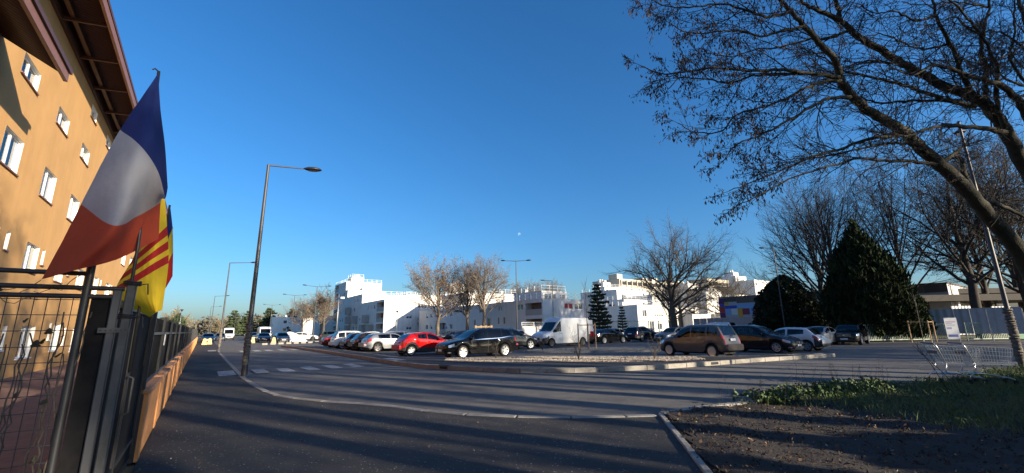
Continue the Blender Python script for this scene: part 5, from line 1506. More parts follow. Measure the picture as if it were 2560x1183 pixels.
OAK = dict(segs=(4, 8, 6, 5, 4), taper=(0.85, 0.3, 0.3, 0.4, 0.5), wander=(0.06, 0.24, 0.26, 0.26, 0.3), trop=(0.05, 0.03, 0.03, 0.03, 0.02), rmin=0.006, kids=(10, 9, 8, 7), first=(0.72, 0.25, 0.2, 0.1), angle=(56, 46, 44, 42), zmin=(0.22, -0.1, -0.3, -0.6), ratio=(2.6, 0.5, 0.52, 0.58), rratio=(0.40, 0.45, 0.48, 0.5))
PLANE = dict(segs=(6, 7, 5, 5, 4), taper=(0.5, 0.3, 0.3, 0.4, 0.5), wander=(0.05, 0.13, 0.2, 0.24, 0.3), trop=(0.05, 0.06, 0.05, 0.04, 0.03), rmin=0.006, kids=(12, 8, 7, 6), first=(0.36, 0.2, 0.15, 0.1), angle=(52, 42, 42, 44), zmin=(0.3, 0.1, -0.2, -0.5), ratio=(0.85, 0.52, 0.54, 0.58), rratio=(0.36, 0.45, 0.48, 0.5))
BROOM = dict(segs=(5, 8, 6, 5, 4), taper=(0.6, 0.3, 0.3, 0.4, 0.5), wander=(0.05, 0.1, 0.13, 0.17, 0.22), trop=(0.04, 0.02, 0.03, 0.03, 0.02), rmin=0.007, kids=(11, 9, 7, 6), first=(0.3, 0.2, 0.15, 0.1), angle=(46, 36, 34, 36), zmin=(0.3, 0.0, -0.2, -0.4), ratio=(1.25, 0.55, 0.52, 0.52), rratio=(0.36, 0.42, 0.46, 0.5))

def bare_tree(name, loc, H, T, seed, label, m, trunk_h, trunk_r, leaves=None, group="bare trees", twig_m=None, cat="tree", scale_to=True):
    rg = random.Random(seed)
    out = {k: [] for k in range(5)}
    grow(rg, Vector((0, 0, -0.15)), Vector((rg.uniform(-0.05, 0.05), rg.uniform(-0.05, 0.05), 1)), trunk_h, trunk_r, 0, out, T)
    zmax = max(p[2] for lv in out.values() for ln in lv for p in ln[0])
    root = empty(name, (loc[0], loc[1], loc[2] if len(loc) > 2 else 0), 0, label, cat, group)
    k = H / zmax
    root.scale = (k, k, k)
    # flare at the foot
    pts, rad = out[0][0]
    rad[0] *= 1.35
    link("trunk", tubes("trunk", out[0], 12, m), root)
    link("limbs", tubes("limbs", out[1], 8, m), root)
    link("branches", tubes("branches", out[2] + out[3], 4, m), root)["kind"] = "stuff"
    link("twigs", tubes("twigs", out[4], 3, twig_m or m), root)["kind"] = "stuff"
    if leaves:
        tips = np.array([ln[0][-1] for ln in out[4]])
        link("dry_leaves", leaf_cloud("dry_leaves", tips, leaves[0], leaves[1] / k, leaves[2], seed), root)["kind"] = "stuff"
    return root

def leaf_cloud(name, pts, n, size, m, seed, spread=0.15, hang=0.0, aspect=0.5):
    """small two-sided leaf quads scattered round points"""
    rs = np.random.RandomState(seed)
    c = pts[rs.randint(0, len(pts), n)] + rs.normal(0, spread, (n, 3))
    a = rs.normal(0, 1, (n, 3)); a[:, 2] -= hang * 3
    a /= np.linalg.norm(a, axis=1, keepdims=True)
    b = np.cross(a, rs.normal(0, 1, (n, 3))); b /= np.maximum(np.linalg.norm(b, axis=1, keepdims=True), 1e-5)
    s = size * rs.uniform(0.6, 1.3, (n, 1))
    a = a * s; b = b * s * aspect
    V = np.stack([c, c + a * 0.5 + b * 0.5, c + a, c + a * 0.5 - b * 0.5], 1).reshape(-1, 3)
    return np_mesh(name, V, np.arange(n * 4).reshape(n, 4), m)

def move_copy(root, loc, rz, k, label, group=None):
    c = copy_tree(root)
    c.location = (loc[0], loc[1], loc[2] if len(loc) > 2 else 0)
    c.rotation_euler = (0, 0, rz)
    c.scale = tuple(root.scale[i] * k for i in range(3))
    c["label"] = label
    if group: c["group"] = group
    return c

M_BARKD = mat("bark_dark", (0.028, 0.023, 0.019), 0.9, var=0.3, scale=5, bump=0.8, bscale=25)
M_BARKL = mat("bark_pale", (0.19, 0.155, 0.12), 0.9, var=0.25, scale=4, bump=0.6, bscale=25)
M_BARKG = mat("bark_green", (0.036, 0.034, 0.018), 0.9, col2=(0.016, 0.014, 0.011), scale=4, bump=0.9, bscale=30)
M_DRYL = mat("dry_leaf", (0.20, 0.095, 0.04), 0.85, col2=(0.28, 0.16, 0.07), scale=3)
M_POD = mat("seed_pod", (0.03, 0.022, 0.017), 0.85, col2=(0.07, 0.045, 0.03), scale=5)

SUB = dict(segs=(6, 5, 5, 4), taper=(0.3, 0.35, 0.4, 0.5), wander=(0.16, 0.2, 0.24, 0.28), trop=(0.03, 0.03, 0.02, 0.01), rmin=0.006, kids=(8, 7, 6), first=(0.22, 0.15, 0.1), angle=(40, 40, 42), zmin=(-0.25, -0.4, -0.6), ratio=(0.46, 0.52, 0.56), rratio=(0.5, 0.5, 0.5))
def crown_tree(name, loc, label, m, trunk_h, trunk_r, zc, rx, rz, limbs, seed, T=None, leaves=None, group="bare trees", lean=0.0, low=1.25, flat=1.0):
    """bare tree whose limbs fan out to fill a lumpy dome: centre height zc, radii rx and rz"""
    rg = random.Random(seed)
    T = dict(SUB, **(T or {}))
    out = {k: [] for k in range(4)}
    trunk = []
    n = 8
    top = zc + rz * 0.35
    for i in range(n + 1):
        f = i / n
        z = -0.15 + (top + 0.15) * f
        trunk.append((rg.uniform(-1, 1) * 0.05 * f * rx * 0.6 + lean * f, rg.uniform(-1, 1) * 0.05 * f * rx * 0.6, z))
    tr = [trunk_r * (1.35 if i == 0 else 1.0) * (1 - 0.8 * max(0, (trunk[i][2] - trunk_h * 0.7) / max(0.1, top - trunk_h * 0.7))) for i in range(n + 1)]
    C = Vector((lean * 0.6, 0, zc))
    for k in range(limbs):
        f = (k + 0.5) / limbs
        phi = low * math.pi / 2 * (1 - f) ** flat * rg.uniform(0.9, 1.1) + 0.08
        th = k * 2.39996 + rg.uniform(-0.4, 0.4)
        e = C + Vector((rx * math.sin(phi) * math.cos(th), rx * math.sin(phi) * math.sin(th), rz * math.cos(phi))) * rg.uniform(0.72, 0.92)
        z0 = trunk_h * rg.uniform(0.8, 1.1) + (top - trunk_h) * f * 0.75
        q = min(n - 1, max(0, int((z0 + 0.15) / (top + 0.15) * n)))
        u = (z0 - trunk[q][2]) / (trunk[q + 1][2] - trunk[q][2])
        p = Vector(trunk[q]).lerp(Vector(trunk[q + 1]), max(0, min(1, u)))
        d = e - p
        L = d.length
        # start a little steeper and bow outwards
        out0 = {i: [] for i in range(4)}
        dd = (d.normalized() + Vector((0, 0, 0.18))).normalized()
        rr = tr[q] * rg.uniform(0.32, 0.48)
        grow(rg, p, dd, L * 0.92, rr, 0, out0, T)
        for i in range(4): out[i] += out0[i]
    root = empty(name, (loc[0], loc[1], loc[2] if len(loc) > 2 else 0), 0, label, "tree", group)
    link("trunk", tubes("trunk", [(trunk, tr)], 12, m), root)
    link("limbs", tubes("limbs", out[0], 7, m), root)
    link("branches", tubes("branches", out[1], 4, m), root)["kind"] = "stuff"
    link("twigs", tubes("twigs", out[2] + out[3], 3, m), root)["kind"] = "stuff"
    if leaves:
        tips = np.array([ln[0][-1] for ln in out[3]])
        link("dry_leaves", leaf_cloud("dry_leaves", tips, leaves[0], leaves[1], leaves[2], seed), root)["kind"] = "stuff"
    return root
oak = crown_tree("bare_oak", (20.6, 55.0), "lone spreading bare oak in front of the stepped white blocks", M_BARK, 3.4, 0.42, 7.2, 9.2, 7.8, 18, 11, dict(kids=(8, 7, 5), wander=(0.22, 0.24, 0.25, 0.28)))
pl1 = crown_tree("bare_plane_tree", (-12.3, 70.0), "round crowned bare plane tree with brown leaves before the white gable", M_BARKL, 3.0, 0.30, 7.2, 6.8, 5.6, 19, 4, dict(rmin=0.009, kids=(8, 6, 6)), leaves=(5200, 0.17, M_DRYL))
pl2 = crown_tree("bare_plane_tree", (-4.6, 68.0), "right one of the two close plane trees left of the two storey block", M_BARKL, 3.2, 0.30, 7.4, 4.8, 5.8, 17, 9, dict(rmin=0.008, trop=(0.1, 0.06, 0.03, 0.02)), leaves=(900, 0.15, M_DRYL), low=1.1)
move_copy(pl2, (-7.6, 71.0), 2.1, 0.96, "left one of the two close plane trees before the shaded wing")
bt = crown_tree("bare_round_tree", (38.2, 50.0), "large round crowned bare tree between laurel and yew", M_BARKD, 3.0, 0.40, 10.2, 9.6, 9.6, 19, 21, dict(wander=(0.1, 0.13, 0.16, 0.2), angle=(32, 34, 38), rmin=0.008, kids=(7, 6, 5), trop=(0.04, 0.04, 0.03, 0.02)), low=1.1)
bt2 = crown_tree("bare_tall_tree", (47.0, 50.5), "tall airy bare tree rising behind the big yew", M_BARKD, 4.0, 0.32, 12.6, 7.6, 10.0, 16, 33, dict(kids=(6, 6, 5), wander=(0.12, 0.16, 0.2, 0.24), rmin=0.008, trop=(0.06, 0.05, 0.03, 0.02)), low=1.05)
bt3 = crown_tree("bare_forked_tree", (45.6, 42.0), "dark forked bare tree with pods standing right of the yew", M_BARKD, 4.6, 0.40, 11.0, 8.6, 9.4, 16, 8, dict(wander=(0.2, 0.24, 0.26, 0.3), rmin=0.009), leaves=(3600, 0.18, M_POD), low=1.2)
move_copy(bt3, (49.6, 41.0), 1.9, 1.0, "dark bare tree at the right edge behind the canopy posts")
move_copy(bt, (43.0, 59.0), 2.4, 1.02, "second round crowned bare tree left of the yew, farther back")
move_copy(bt2, (53.5, 48.0), 0.8, 1.02, "bare tree at the back right behind the green sheet fence")
move_copy(bt2, (62, 52), 3.9, 1.0, "bare tree farthest right behind the canopy")
nest = crown_tree("bare_tree", (-42.0, 95.0), "bare tree with a dark nest left of the tower block", M_BARK, 3.0, 0.26, 6.6, 4.0, 4.6, 11, 17, dict(kids=(6, 5, 4), rmin=0.012))
nz = leaf_cloud("nest", np.zeros((1, 3)), 500, 0.35, M_BARKD, 3, spread=0.30)
no_ = link("nest", nz, nest); no_.location = (-1.0, 0.2, 8.2)
# far trees
wl = bare_tree("bare_willow", xy(128, -5.5), 8.2, dict(BROOM, angle=(44, 34, 34, 36)), 41, "rounded pale bare tree at the end of the black fence", M_BARKL, 2.0, 0.3, leaves=(1800, 0.3, mat("pale_bud", (0.24, 0.2, 0.09), 0.9)))
move_copy(wl, xy(150, -12), 1.0, 0.8, "brownish bare bush left of the pale rounded tree over the fence")
move_copy(wl, xy(175, 4), 2.0, 0.85, "low bare tree far down the street behind the lamps")
move_copy(wl, xy(185, 12), 3.0, 1.0, "pale bare tree in front of the far conifers")
move_copy(pl1, (-58, 118), 4.0, 0.8, "brownish bare tree behind the far white block, left")
move_copy(pl1, (-52, 116), 5.0, 0.9, "brownish bare tree behind the far white block, right")
move_copy(pl2, (1.5, 122), 1.0, 1.1, "bare tree above the roof of the two storey block, left")
move_copy(pl2, (6.0, 120), 2.2, 1.1, "bare tree above the roof of the two storey block, beside the conifer")
move_copy(pl2, (12.0, 130), 3.0, 1.2, "single bare tree above the roof near the single arm lamp")
move_copy(oak, (36, 92), 0.5, 0.85, "grey bare tree in the shade between the hillside cubes")
move_copy(oak, (50, 100), 1.8, 1.0, "bare tree before the highest hillside block")
move_copy(bt2, (27.0, 74.0), 1.2, 0.42, "small bare tree right behind the oak trunk")

# evergreens
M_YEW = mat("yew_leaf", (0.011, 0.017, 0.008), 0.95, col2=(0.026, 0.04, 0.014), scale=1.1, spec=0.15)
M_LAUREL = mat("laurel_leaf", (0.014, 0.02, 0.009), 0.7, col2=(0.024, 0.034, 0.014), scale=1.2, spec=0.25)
M_PINE = mat("pine_leaf", (0.035, 0.055, 0.025), 0.85, col2=(0.06, 0.08, 0.035), scale=1.0)
def crown_points(rs, n, prof, lumps, seed):
    """points in a lumpy body of revolution; prof: (z, radius)"""
    z = rs.uniform(prof[0][0], prof[-1][0], n * 2)
    rad = np.interp(z, [p[0] for p in prof], [p[1] for p in prof])
    keep = rs.uniform(0, 1, n * 2) < rad / max(p[1] for p in prof) * 0.9 + 0.08
    z, rad = z[keep][:n], rad[keep][:n]
    a = rs.uniform(0, 2 * np.pi, len(z))
    q = rs.uniform(0.0, 1, len(z)) ** 0.35
    lump = 1 + lumps * (np.sin(3 * a + z * 1.3 + seed) * 0.5 + np.sin(7 * a - z * 2.1) * 0.3 + np.sin(13 * a + z * 4.3) * 0.35)
    r_ = rad * q * lump
    return np.stack([r_ * np.cos(a), r_ * np.sin(a), z], 1)
def sprays(name, pts, size, m, seed, up=0.9, aspect=0.22, out=0.6):
    """leaf sprays that point outward and up"""
    rs = np.random.RandomState(seed)
    n = len(pts)
    d = pts * np.array([1, 1, 0]); d /= np.maximum(np.linalg.norm(d, axis=1, keepdims=True), 1e-3)
    a = d * out + np.array([0, 0, up]) + rs.normal(0, 0.45, (n, 3)); a /= np.linalg.norm(a, axis=1, keepdims=True)
    b = np.cross(a, rs.normal(0, 1, (n, 3))); b /= np.maximum(np.linalg.norm(b, axis=1, keepdims=True), 1e-5)
    s = size * rs.uniform(0.5, 1.4, (n, 1)); a = a * s; b = b * s * aspect
    V = np.stack([pts - a * 0.4, pts + b, pts + a * 0.6, pts - b], 1).reshape(-1, 3)
    return np_mesh(name, V, np.arange(n * 4).reshape(n, 4), m)
def evergreen(name, loc, label, prof, n, size, m, seed, lumps=0.12, trunk=(0.2, 2.0), cat="tree", multi=None, **kw):
    rs = np.random.RandomState(seed)
    root = empty(name, (loc[0], loc[1], loc[2] if len(loc) > 2 else 0), 0, label, cat)
    MB().tube([(0, 0, -0.1), (0, 0, trunk[1] * 0.5), (0.03, 0, trunk[1])], [trunk[0] * 1.3, trunk[0], trunk[0] * 0.5], 8).build("trunk", M_BARKD, root, True)
    P = []
    for (dx, dy, k, f) in (multi or ((0, 0, 1, 1),)):
        p = crown_points(rs, int(n * f), prof, lumps, seed) * np.array([k, k, k]) + np.array([dx, dy, 0]); P.append(p)
    P = np.concatenate(P)
    link("crown", sprays("crown", P, size, m, seed, **kw), root)["kind"] = "stuff"
    return root
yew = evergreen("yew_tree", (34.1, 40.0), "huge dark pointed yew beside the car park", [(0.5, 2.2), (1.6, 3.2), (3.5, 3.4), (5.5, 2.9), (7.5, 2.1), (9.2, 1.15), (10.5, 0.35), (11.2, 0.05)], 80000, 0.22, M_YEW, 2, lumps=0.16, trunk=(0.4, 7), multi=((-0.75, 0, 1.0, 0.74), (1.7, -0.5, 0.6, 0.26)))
ys_ = crown_points(np.random.RandomState(9), 9000, [(0.5, 2.2), (1.6, 3.2), (3.5, 3.4), (5.5, 2.9), (7.5, 2.1), (9.2, 1.2), (10.5, 0.4), (11.3, 0.1)], 0.2, 2) * np.array([1.05, 1.05, 1.02]) + np.array([-0.75, 0, 0])
link("outer_sprays", sprays("outer_sprays", ys_[np.hypot(ys_[:, 0] + 0.75, ys_[:, 1]) > np.interp(ys_[:, 2], [0, 4, 11.3], [2.2, 2.6, 0.1])], 0.62, M_YEW, 4, up=1.2, aspect=0.12, out=0.5), yew)["kind"] = "stuff"
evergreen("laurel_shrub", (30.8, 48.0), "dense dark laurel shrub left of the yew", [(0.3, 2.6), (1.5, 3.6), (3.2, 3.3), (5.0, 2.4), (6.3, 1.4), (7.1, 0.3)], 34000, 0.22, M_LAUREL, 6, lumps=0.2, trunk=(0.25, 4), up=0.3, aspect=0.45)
def conifer(name, loc, H, rad, label, seed, tiers, m=None, bare=0.12, dens=1.0, size=0.35, gap=0.0):
    """trunk with whorls of drooping branches carrying needle clumps"""
    rg = random.Random(seed); rs = np.random.RandomState(seed)
    root = empty(name, (loc[0], loc[1], loc[2] if len(loc) > 2 else 0), 0, label, "conifer")
    MB().tube([(0, 0, -0.1), (0, 0, H * 0.5), (0, 0, H)], [H * 0.022, H * 0.014, 0.01], 8).build("trunk", M_BARK, root, True)
    lines, P = [], []
    for k in range(tiers):
        f = bare + (1 - bare) * k / tiers
        z = H * f
        rr = rad * (1 - (f - bare) / (1 - bare)) ** 0.75 * rg.uniform(0.75, 1.15) + 0.05
        nb = rg.randint(6, 9)
        for q in range(nb):
            a = 2 * math.pi * (q + rg.random() * 0.7) / nb
            r2 = rr * rg.uniform(0.6, 1.15)
            dr = rg.uniform(-0.05, 0.18)
            pts = [(math.cos(a) * r2 * u, math.sin(a) * r2 * u, z - dr * r2 * u + 0.12 * r2 * u * u) for u in (0, 0.4, 0.75, 1.0)]
            lines.append((pts, [0.04, 0.03, 0.02, 0.008]))
            m_ = int(26 * dens * r2 + 5)
            u = rs.uniform(0.25, 1.05, m_)
            px = np.stack([np.cos(a) * r2 * u, np.sin(a) * r2 * u, z - dr * r2 * u + 0.12 * r2 * u * u], 1) + rs.normal(0, 0.07 * rad * 0.5 + 0.04, (m_, 3)) * np.array([1, 1, 0.6])
            P.append(px)
    link("boughs", tubes("boughs", lines, 4, M_BARK), root)["kind"] = "stuff"
    link("needles", sprays("needles", np.concatenate(P), size, m or M_PINE, seed, up=0.35, aspect=0.25, out=0.8), root)["kind"] = "stuff"
    return root
conifer("pine_tree", (12.0, 60.0), 7.9, 2.1, "dark green pine right of the two storey block", 3, 13, bare=0.2, dens=1.6)
conifer("young_fir", (15.9, 62.5), 4.7, 0.95, "small dark fir before the blank grey wall", 5, 11, bare=0.08, dens=1.8, size=0.25)
conifer("far_conifer", xy(178, 8.5), 9.4, 3.6, "pointed dark conifer left of the street end lamps", 7, 10, size=0.7, dens=1.2)
conifer("far_conifer", xy(182, 13.0), 9.4, 3.2, "dark conifer right behind the street end lamps", 8, 10, size=0.7, dens=1.2)
conifer("far_conifer", xy(176, 19.0), 10.2, 4.6, "broad green conifer left of the far white block", 9, 11, size=0.8, dens=1.2)
conifer("far_conifer", xy(174, 26.0), 10.0, 3.8, "green conifer just behind the far white block", 10, 11, size=0.8, dens=1.2)
evergreen("round_evergreen", (3.6, 112.0), "round olive evergreen above the roof of the two storey block", [(0.5, 2.0), (3, 3.0), (7, 2.7), (9.5, 1.6), (11.2, 0.2)], 5000, 0.6, M_PINE, 12)
evergreen("fence_evergreen", xy(118, -4.5), "small bright evergreen bush above the far fence", [(0.3, 1.2), (2, 1.9), (4, 1.3), (5.8, 0.1)], 3000, 0.45, M_PINE, 14)
far = []
rs = np.random.RandomState(4)
# distant wood closing the street end, in two mottled browns
wood = leaf_cloud("distant_wood", np.stack([rs.uniform(-190, -60, 400), rs.uniform(190, 215, 400), rs.uniform(0.5, 7.0, 400)], 1), 9000, 1.6, mat("wood_brown", (0.14, 0.12, 0.09), 0.95, col2=(0.09, 0.085, 0.06), scale=0.1), 5, spread=1.0)
tag(link("distant_wood", wood), "distant brown wood closing the end of the street", "wood", kind='stuff')

# ------------------------------------------------------------------ the big tree leaning in from the right
FT={
'A':([(12.84,10.31,2.25),(12.2,10.0,3.28),(11.57,9.78,3.92),(11.08,9.6,4.36),(10.51,9.41,4.87),(9.9,9.23,5.32),(9.3,9.05,5.77),(9.01,8.93,5.95),(8.55,8.81,6.13),(8.06,8.68,6.35),(7.7,8.55,6.57),(7.42,8.42,6.77),(7.24,8.31,6.93),(7.18,8.2,7.05),(6.96,8.06,7.32),(6.61,7.93,7.56),(6.28,7.79,7.82),(5.95,7.65,8.08),(5.66,7.53,8.26),(5.22,7.36,8.66),(4.87,7.17,9.13)],0.21,0.025),
'B':([(13.64,10.45,3.48),(13.15,10.08,4.87),(12.77,9.88,5.45),(12.38,9.69,5.98),(12.02,9.51,6.45),(11.62,9.37,6.78),(11.22,9.26,6.98),(10.6,9.15,7.13),(9.99,9.03,7.36),(9.38,8.9,7.63),(8.79,8.76,7.9),(8.28,8.64,8.13),(7.92,8.53,8.3),(7.65,8.43,8.47),(7.55,8.31,8.67),(7.41,8.2,8.83),(7.24,8.03,9.28),(6.89,7.86,9.72)],0.2,0.03),
'B2':([(7.5,8.27,8.34),(7.07,8.12,8.42),(6.56,7.98,8.5),(6.23,7.82,8.61),(5.66,7.65,8.8)],0.055,0.012),
'C':([(11.03,9.09,6.88),(10.87,8.99,7.07),(10.62,8.87,7.3),(10.46,8.74,7.56),(10.22,8.59,7.95),(9.94,8.46,8.25),(9.75,8.33,8.51),(9.64,8.2,8.79),(9.37,8.01,9.37),(9.02,7.81,9.94)],0.06,0.012),
'D':([(13.95,10.59,3.75),(13.24,9.9,5.8),(12.67,9.49,6.53),(12.14,9.17,6.86),(11.54,8.89,7.0),(10.83,8.63,7.04),(10.05,8.38,7.03),(9.21,8.12,7.1),(8.52,7.94,6.76),(7.94,7.7,6.7)],0.13,0.015),
'E':([(11.86,9.46,6.63),(11.72,9.43,6.92),(11.74,9.37,7.35),(11.81,9.3,7.82),(11.71,9.26,8.17),(11.82,9.2,8.6),(11.94,9.14,9.04),(12.05,9.11,9.34),(12.03,9.01,9.92),(11.88,8.9,10.61)],0.06,0.015),
'F':([(12.02,9.45,6.21),(11.67,9.19,6.68),(11.46,8.95,7.09),(11.35,8.75,7.3),(11.03,8.53,7.6),(10.65,8.31,7.88),(10.2,8.1,8.16),(9.83,7.92,8.3),(9.31,7.71,8.55)],0.05,0.012),
'G':([(14.26,10.74,4.04),(14.18,10.38,6.0),(14.08,10.12,7.5),(14.03,9.97,8.53),(13.87,9.83,9.46),(13.76,9.76,10.11),(13.65,9.65,10.92)],0.12,0.03),
'a1':([(7.01,8.05,6.77),(6.61,7.94,6.77),(6.18,7.83,6.75),(5.64,7.72,6.77),(5.11,7.63,6.69),(4.59,7.53,6.64),(4.08,7.43,6.62),(3.47,7.34,6.51),(2.92,7.26,6.4),(2.56,7.14,6.48)],0.045,0.006),
'a1b':([(6.22,7.89,6.79),(5.69,7.82,6.71),(5.01,7.75,6.65),(4.5,7.7,6.46),(4.0,7.61,6.49),(3.43,7.53,6.49),(3.13,7.5,6.22)],0.028,0.005),
'a2':([(7.05,8.06,6.69),(6.61,8.03,6.65),(6.18,8.02,6.49),(5.79,8.02,6.28),(5.24,8.02,6.07),(4.74,8.0,5.94),(4.36,8.04,5.58),(3.79,8.0,5.53),(3.43,7.92,5.7)],0.035,0.005),
'a3':([(7.29,8.18,6.38),(6.73,8.05,6.28),(6.22,7.95,6.02),(5.57,7.88,5.65),(5.01,7.79,5.36),(4.4,7.69,5.09),(4.06,7.62,4.71)],0.038,0.005),
'a4':([(8.61,8.68,5.72),(7.91,8.58,5.62),(7.23,8.5,5.37),(6.4,8.43,5.13),(5.67,8.37,4.8),(5.03,8.3,4.55),(4.46,8.22,4.33)],0.04,0.005),
'a5':([(9.04,8.77,5.57),(8.37,8.73,5.55),(7.7,8.72,5.41),(6.87,8.71,5.25),(6.25,8.69,5.16),(5.73,8.69,4.99)],0.03,0.005),
'a6':([(9.65,9.01,5.15),(9.06,8.84,5.15),(8.24,8.68,5.12),(7.48,8.52,5.11),(6.74,8.39,4.9),(5.9,8.28,4.65),(5.09,8.2,4.23),(4.5,8.09,3.97)],0.04,0.005),
'a7':([(11.9,9.37,6.08),(11.19,9.18,6.09),(10.46,9.0,6.08),(9.79,8.83,6.01),(9.14,8.68,5.81),(8.58,8.53,5.63),(7.85,8.34,5.64)],0.06,0.01),
'a8':([(9.44,8.99,5.46),(10.08,9.23,5.32),(10.69,9.36,5.66),(11.05,9.52,5.87)],0.05,0.02),
'b1':([(11.07,9.14,6.66),(10.34,9.06,6.78),(9.52,8.95,7.02),(8.94,8.86,7.17),(8.32,8.78,7.27),(7.83,8.71,7.33),(7.18,8.58,7.65),(6.62,8.48,7.83)],0.05,0.006),
'b2':([(11.02,9.15,6.64),(10.19,9.17,6.84),(9.35,9.24,6.85),(8.9,9.3,6.89),(8.5,9.33,7.06),(7.95,9.33,7.38),(7.44,9.38,7.47)],0.035,0.006),
'b3':([(9.13,8.66,7.48),(8.79,8.74,7.58),(8.43,8.82,7.69),(7.97,8.94,7.59),(7.5,9.09,7.39),(6.93,9.21,7.32)],0.03,0.005),
'b4':([(7.71,8.31,8.13),(7.3,8.42,8.02),(6.84,8.5,8.04),(6.28,8.61,7.93),(5.81,8.69,7.95),(5.23,8.8,7.84),(4.64,8.86,7.98)],0.03,0.005),
'b5':([(6.19,7.68,7.74),(5.71,7.64,7.62),(5.2,7.6,7.47),(4.62,7.52,7.54),(4.2,7.47,7.47),(3.63,7.41,7.43),(3.26,7.32,7.54)],0.028,0.005),
'b6':([(5.89,7.57,8.02),(5.36,7.51,7.84),(4.84,7.41,7.9),(4.25,7.29,7.99),(3.6,7.23,7.85),(3.04,7.14,7.83),(2.79,7.04,7.87)],0.028,0.005),
'c1':([(10.29,8.65,8.0),(9.58,8.59,7.81),(9.05,8.47,7.88),(8.44,8.33,8.03),(7.93,8.26,7.89)],0.025,0.005),
'c2':([(9.75,8.33,8.51),(9.17,8.27,8.31),(8.66,8.14,8.46),(8.14,8.06,8.35),(7.64,7.93,8.49)],0.025,0.005),
'd1':([(12.79,9.65,7.14),(13.03,9.53,7.32),(12.41,9.42,7.47),(11.85,9.27,7.75),(11.35,9.17,7.85),(10.76,9.07,7.94)],0.03,0.006),
'e1':([(11.92,9.39,7.88),(12.34,9.42,8.11),(12.82,9.44,8.34),(13.3,9.44,8.71),(13.83,9.46,8.99)],0.03,0.006),
'e2':([(11.86,9.23,8.62),(11.22,9.02,8.74),(10.76,8.82,8.85),(10.12,8.71,8.55),(9.5,8.57,8.35)],0.025,0.005),
'e3':([(12.13,9.16,9.39),(11.56,9.02,9.35),(10.83,8.87,9.32),(10.03,8.76,9.13),(9.35,8.61,9.11)],0.025,0.005),
'g1':([(14.17,10.18,7.54),(13.62,10.06,7.92),(13.23,9.89,8.49),(13.34,9.73,9.05),(13.28,9.57,9.6),(13.31,9.43,10.06)],0.04,0.01),
'g2':([(14.16,10.05,8.59),(13.44,9.82,8.83),(12.79,9.6,9.01),(12.1,9.45,8.9),(11.42,9.3,8.74)],0.03,0.006),
'k1':([(11.02,9.55,4.34),(10.89,9.57,5.02),(10.99,9.64,5.48),(10.98,9.78,5.63)],0.07,0.03),
'k2':([(11.13,9.64,4.37),(11.6,9.76,4.45),(12.21,9.93,4.3),(12.83,10.11,4.1)],0.05,0.03),
}

ft = empty("leaning_ash_tree", (14.1, 10.9, 0), 0, "large bare tree leaning over the road from the right with hanging seed pods", "tree")
O = Vector((14.1, 10.9, 0))
rg = random.Random(77)
def spline(pts, n):
    P = [Vector(p) - O for p in pts]
    return [cr(P, i / (n - 1)) for i in range(n)]
link("trunk", tubes("trunk", [([(0.1, 0.05, -0.2), (0.0, 0, 0.4), (-0.2, -0.1, 1.2), (-0.75, -0.35, 2.0), (-1.25, -0.58, 2.25)], [0.55, 0.42, 0.36, 0.30, 0.22]),
                              ([(-0.1, -0.05, 1.0), (-0.2, -0.15, 2.0), (-0.35, -0.35, 2.9), (-0.46, -0.45, 3.48), (-0.5, -0.47, 3.6)], [0.36, 0.33, 0.29, 0.22, 0.2])], 14, M_BARKG), ft)
small, mid, tips = [], [], []
TW = dict(segs=(5, 4, 3), taper=(0.4, 0.45, 0.5), wander=(0.2, 0.26, 0.3), trop=(-0.015, -0.02, -0.03), rmin=0.0046, kids=(5, 4), first=(0.15, 0.1), angle=(42, 44), zmin=(-0.9, -0.9), ratio=(0.5, 0.55), rratio=(0.55, 0.6))
for key, (pts, r0, r1) in FT.items():
    n = max(14, len(pts) * 4)
    L = spline(pts, n)
    # small natural kinks
    for i in range(2, n - 1):
        L[i] = L[i] + rnd_dir(rg) * 0.018
    rad = [(r0 + (r1 - r0) * (i / (n - 1)) ** 0.8) * 0.86 for i in range(n)]
    big = r0 > 0.08
    if not big: rad = [q * 1.25 + 0.003 for q in rad]
    o = link("limb" if big else "branch", tubes("limb", [([tuple(p) for p in L], rad)], 12 if big else 7, M_BARKG), ft)
    length = sum((b - a).length for a, b in zip(L, L[1:]))
    step = 0.36 if big else 0.24
    k = int(length / step)
    for q in range(k):
        f = (0.25 if big else 0.06) + (0.94 - (0.25 if big else 0.06)) * (q + rg.random()) / k
        i = min(n - 2, int(f * (n - 1)))
        p = L[i]
        d = (L[i + 1] - L[i]).normalized()
        ax = d.cross(rnd_dir(rg)).normalized()
        nd = Quaternion(ax, R(rg.uniform(28, 62))) @ d
        nd = (nd + Vector((-0.25, -0.1, -0.05))).normalized()
        ln_ = rg.uniform(0.5, 1.2) * (1.15 - 0.7 * f if not big else 1.1)
        out = {0: [], 1: [], 2: []}
        grow(rg, p, nd, ln_, min(rad[i] * 0.5, rg.uniform(0.010, 0.016)), 0, out, TW)
        mid += out[0]; small += out[1] + out[2]
        tips += [ln[0][-1] for ln in out[2]]
    out = {0: [], 1: [], 2: []}
    grow(rg, L[-1], (L[-1] - L[-2]).normalized(), 0.35, r1, 0, out, TW)
    mid += out[0]; small += out[1] + out[2]; tips += [ln[0][-1] for ln in out[2]]
link("branchlets", tubes("branchlets", mid, 5, M_BARKD), ft)["kind"] = "stuff"
link("twigs", tubes("twigs", small, 3, M_BARKD), ft)["kind"] = "stuff"
tp = np.array(tips)
tpl = tp[tp[:, 0] < -4.2]
tpl = np.concatenate([tpl[np.random.RandomState(4).permutation(len(tpl))[:380]], tpl[tpl[:, 0] < -8.5]])
link("seed_pods", leaf_cloud("seed_pods", tpl, 4600, 0.085, M_POD, 9, spread=0.05, hang=1.0, aspect=0.32), ft)["kind"] = "stuff"

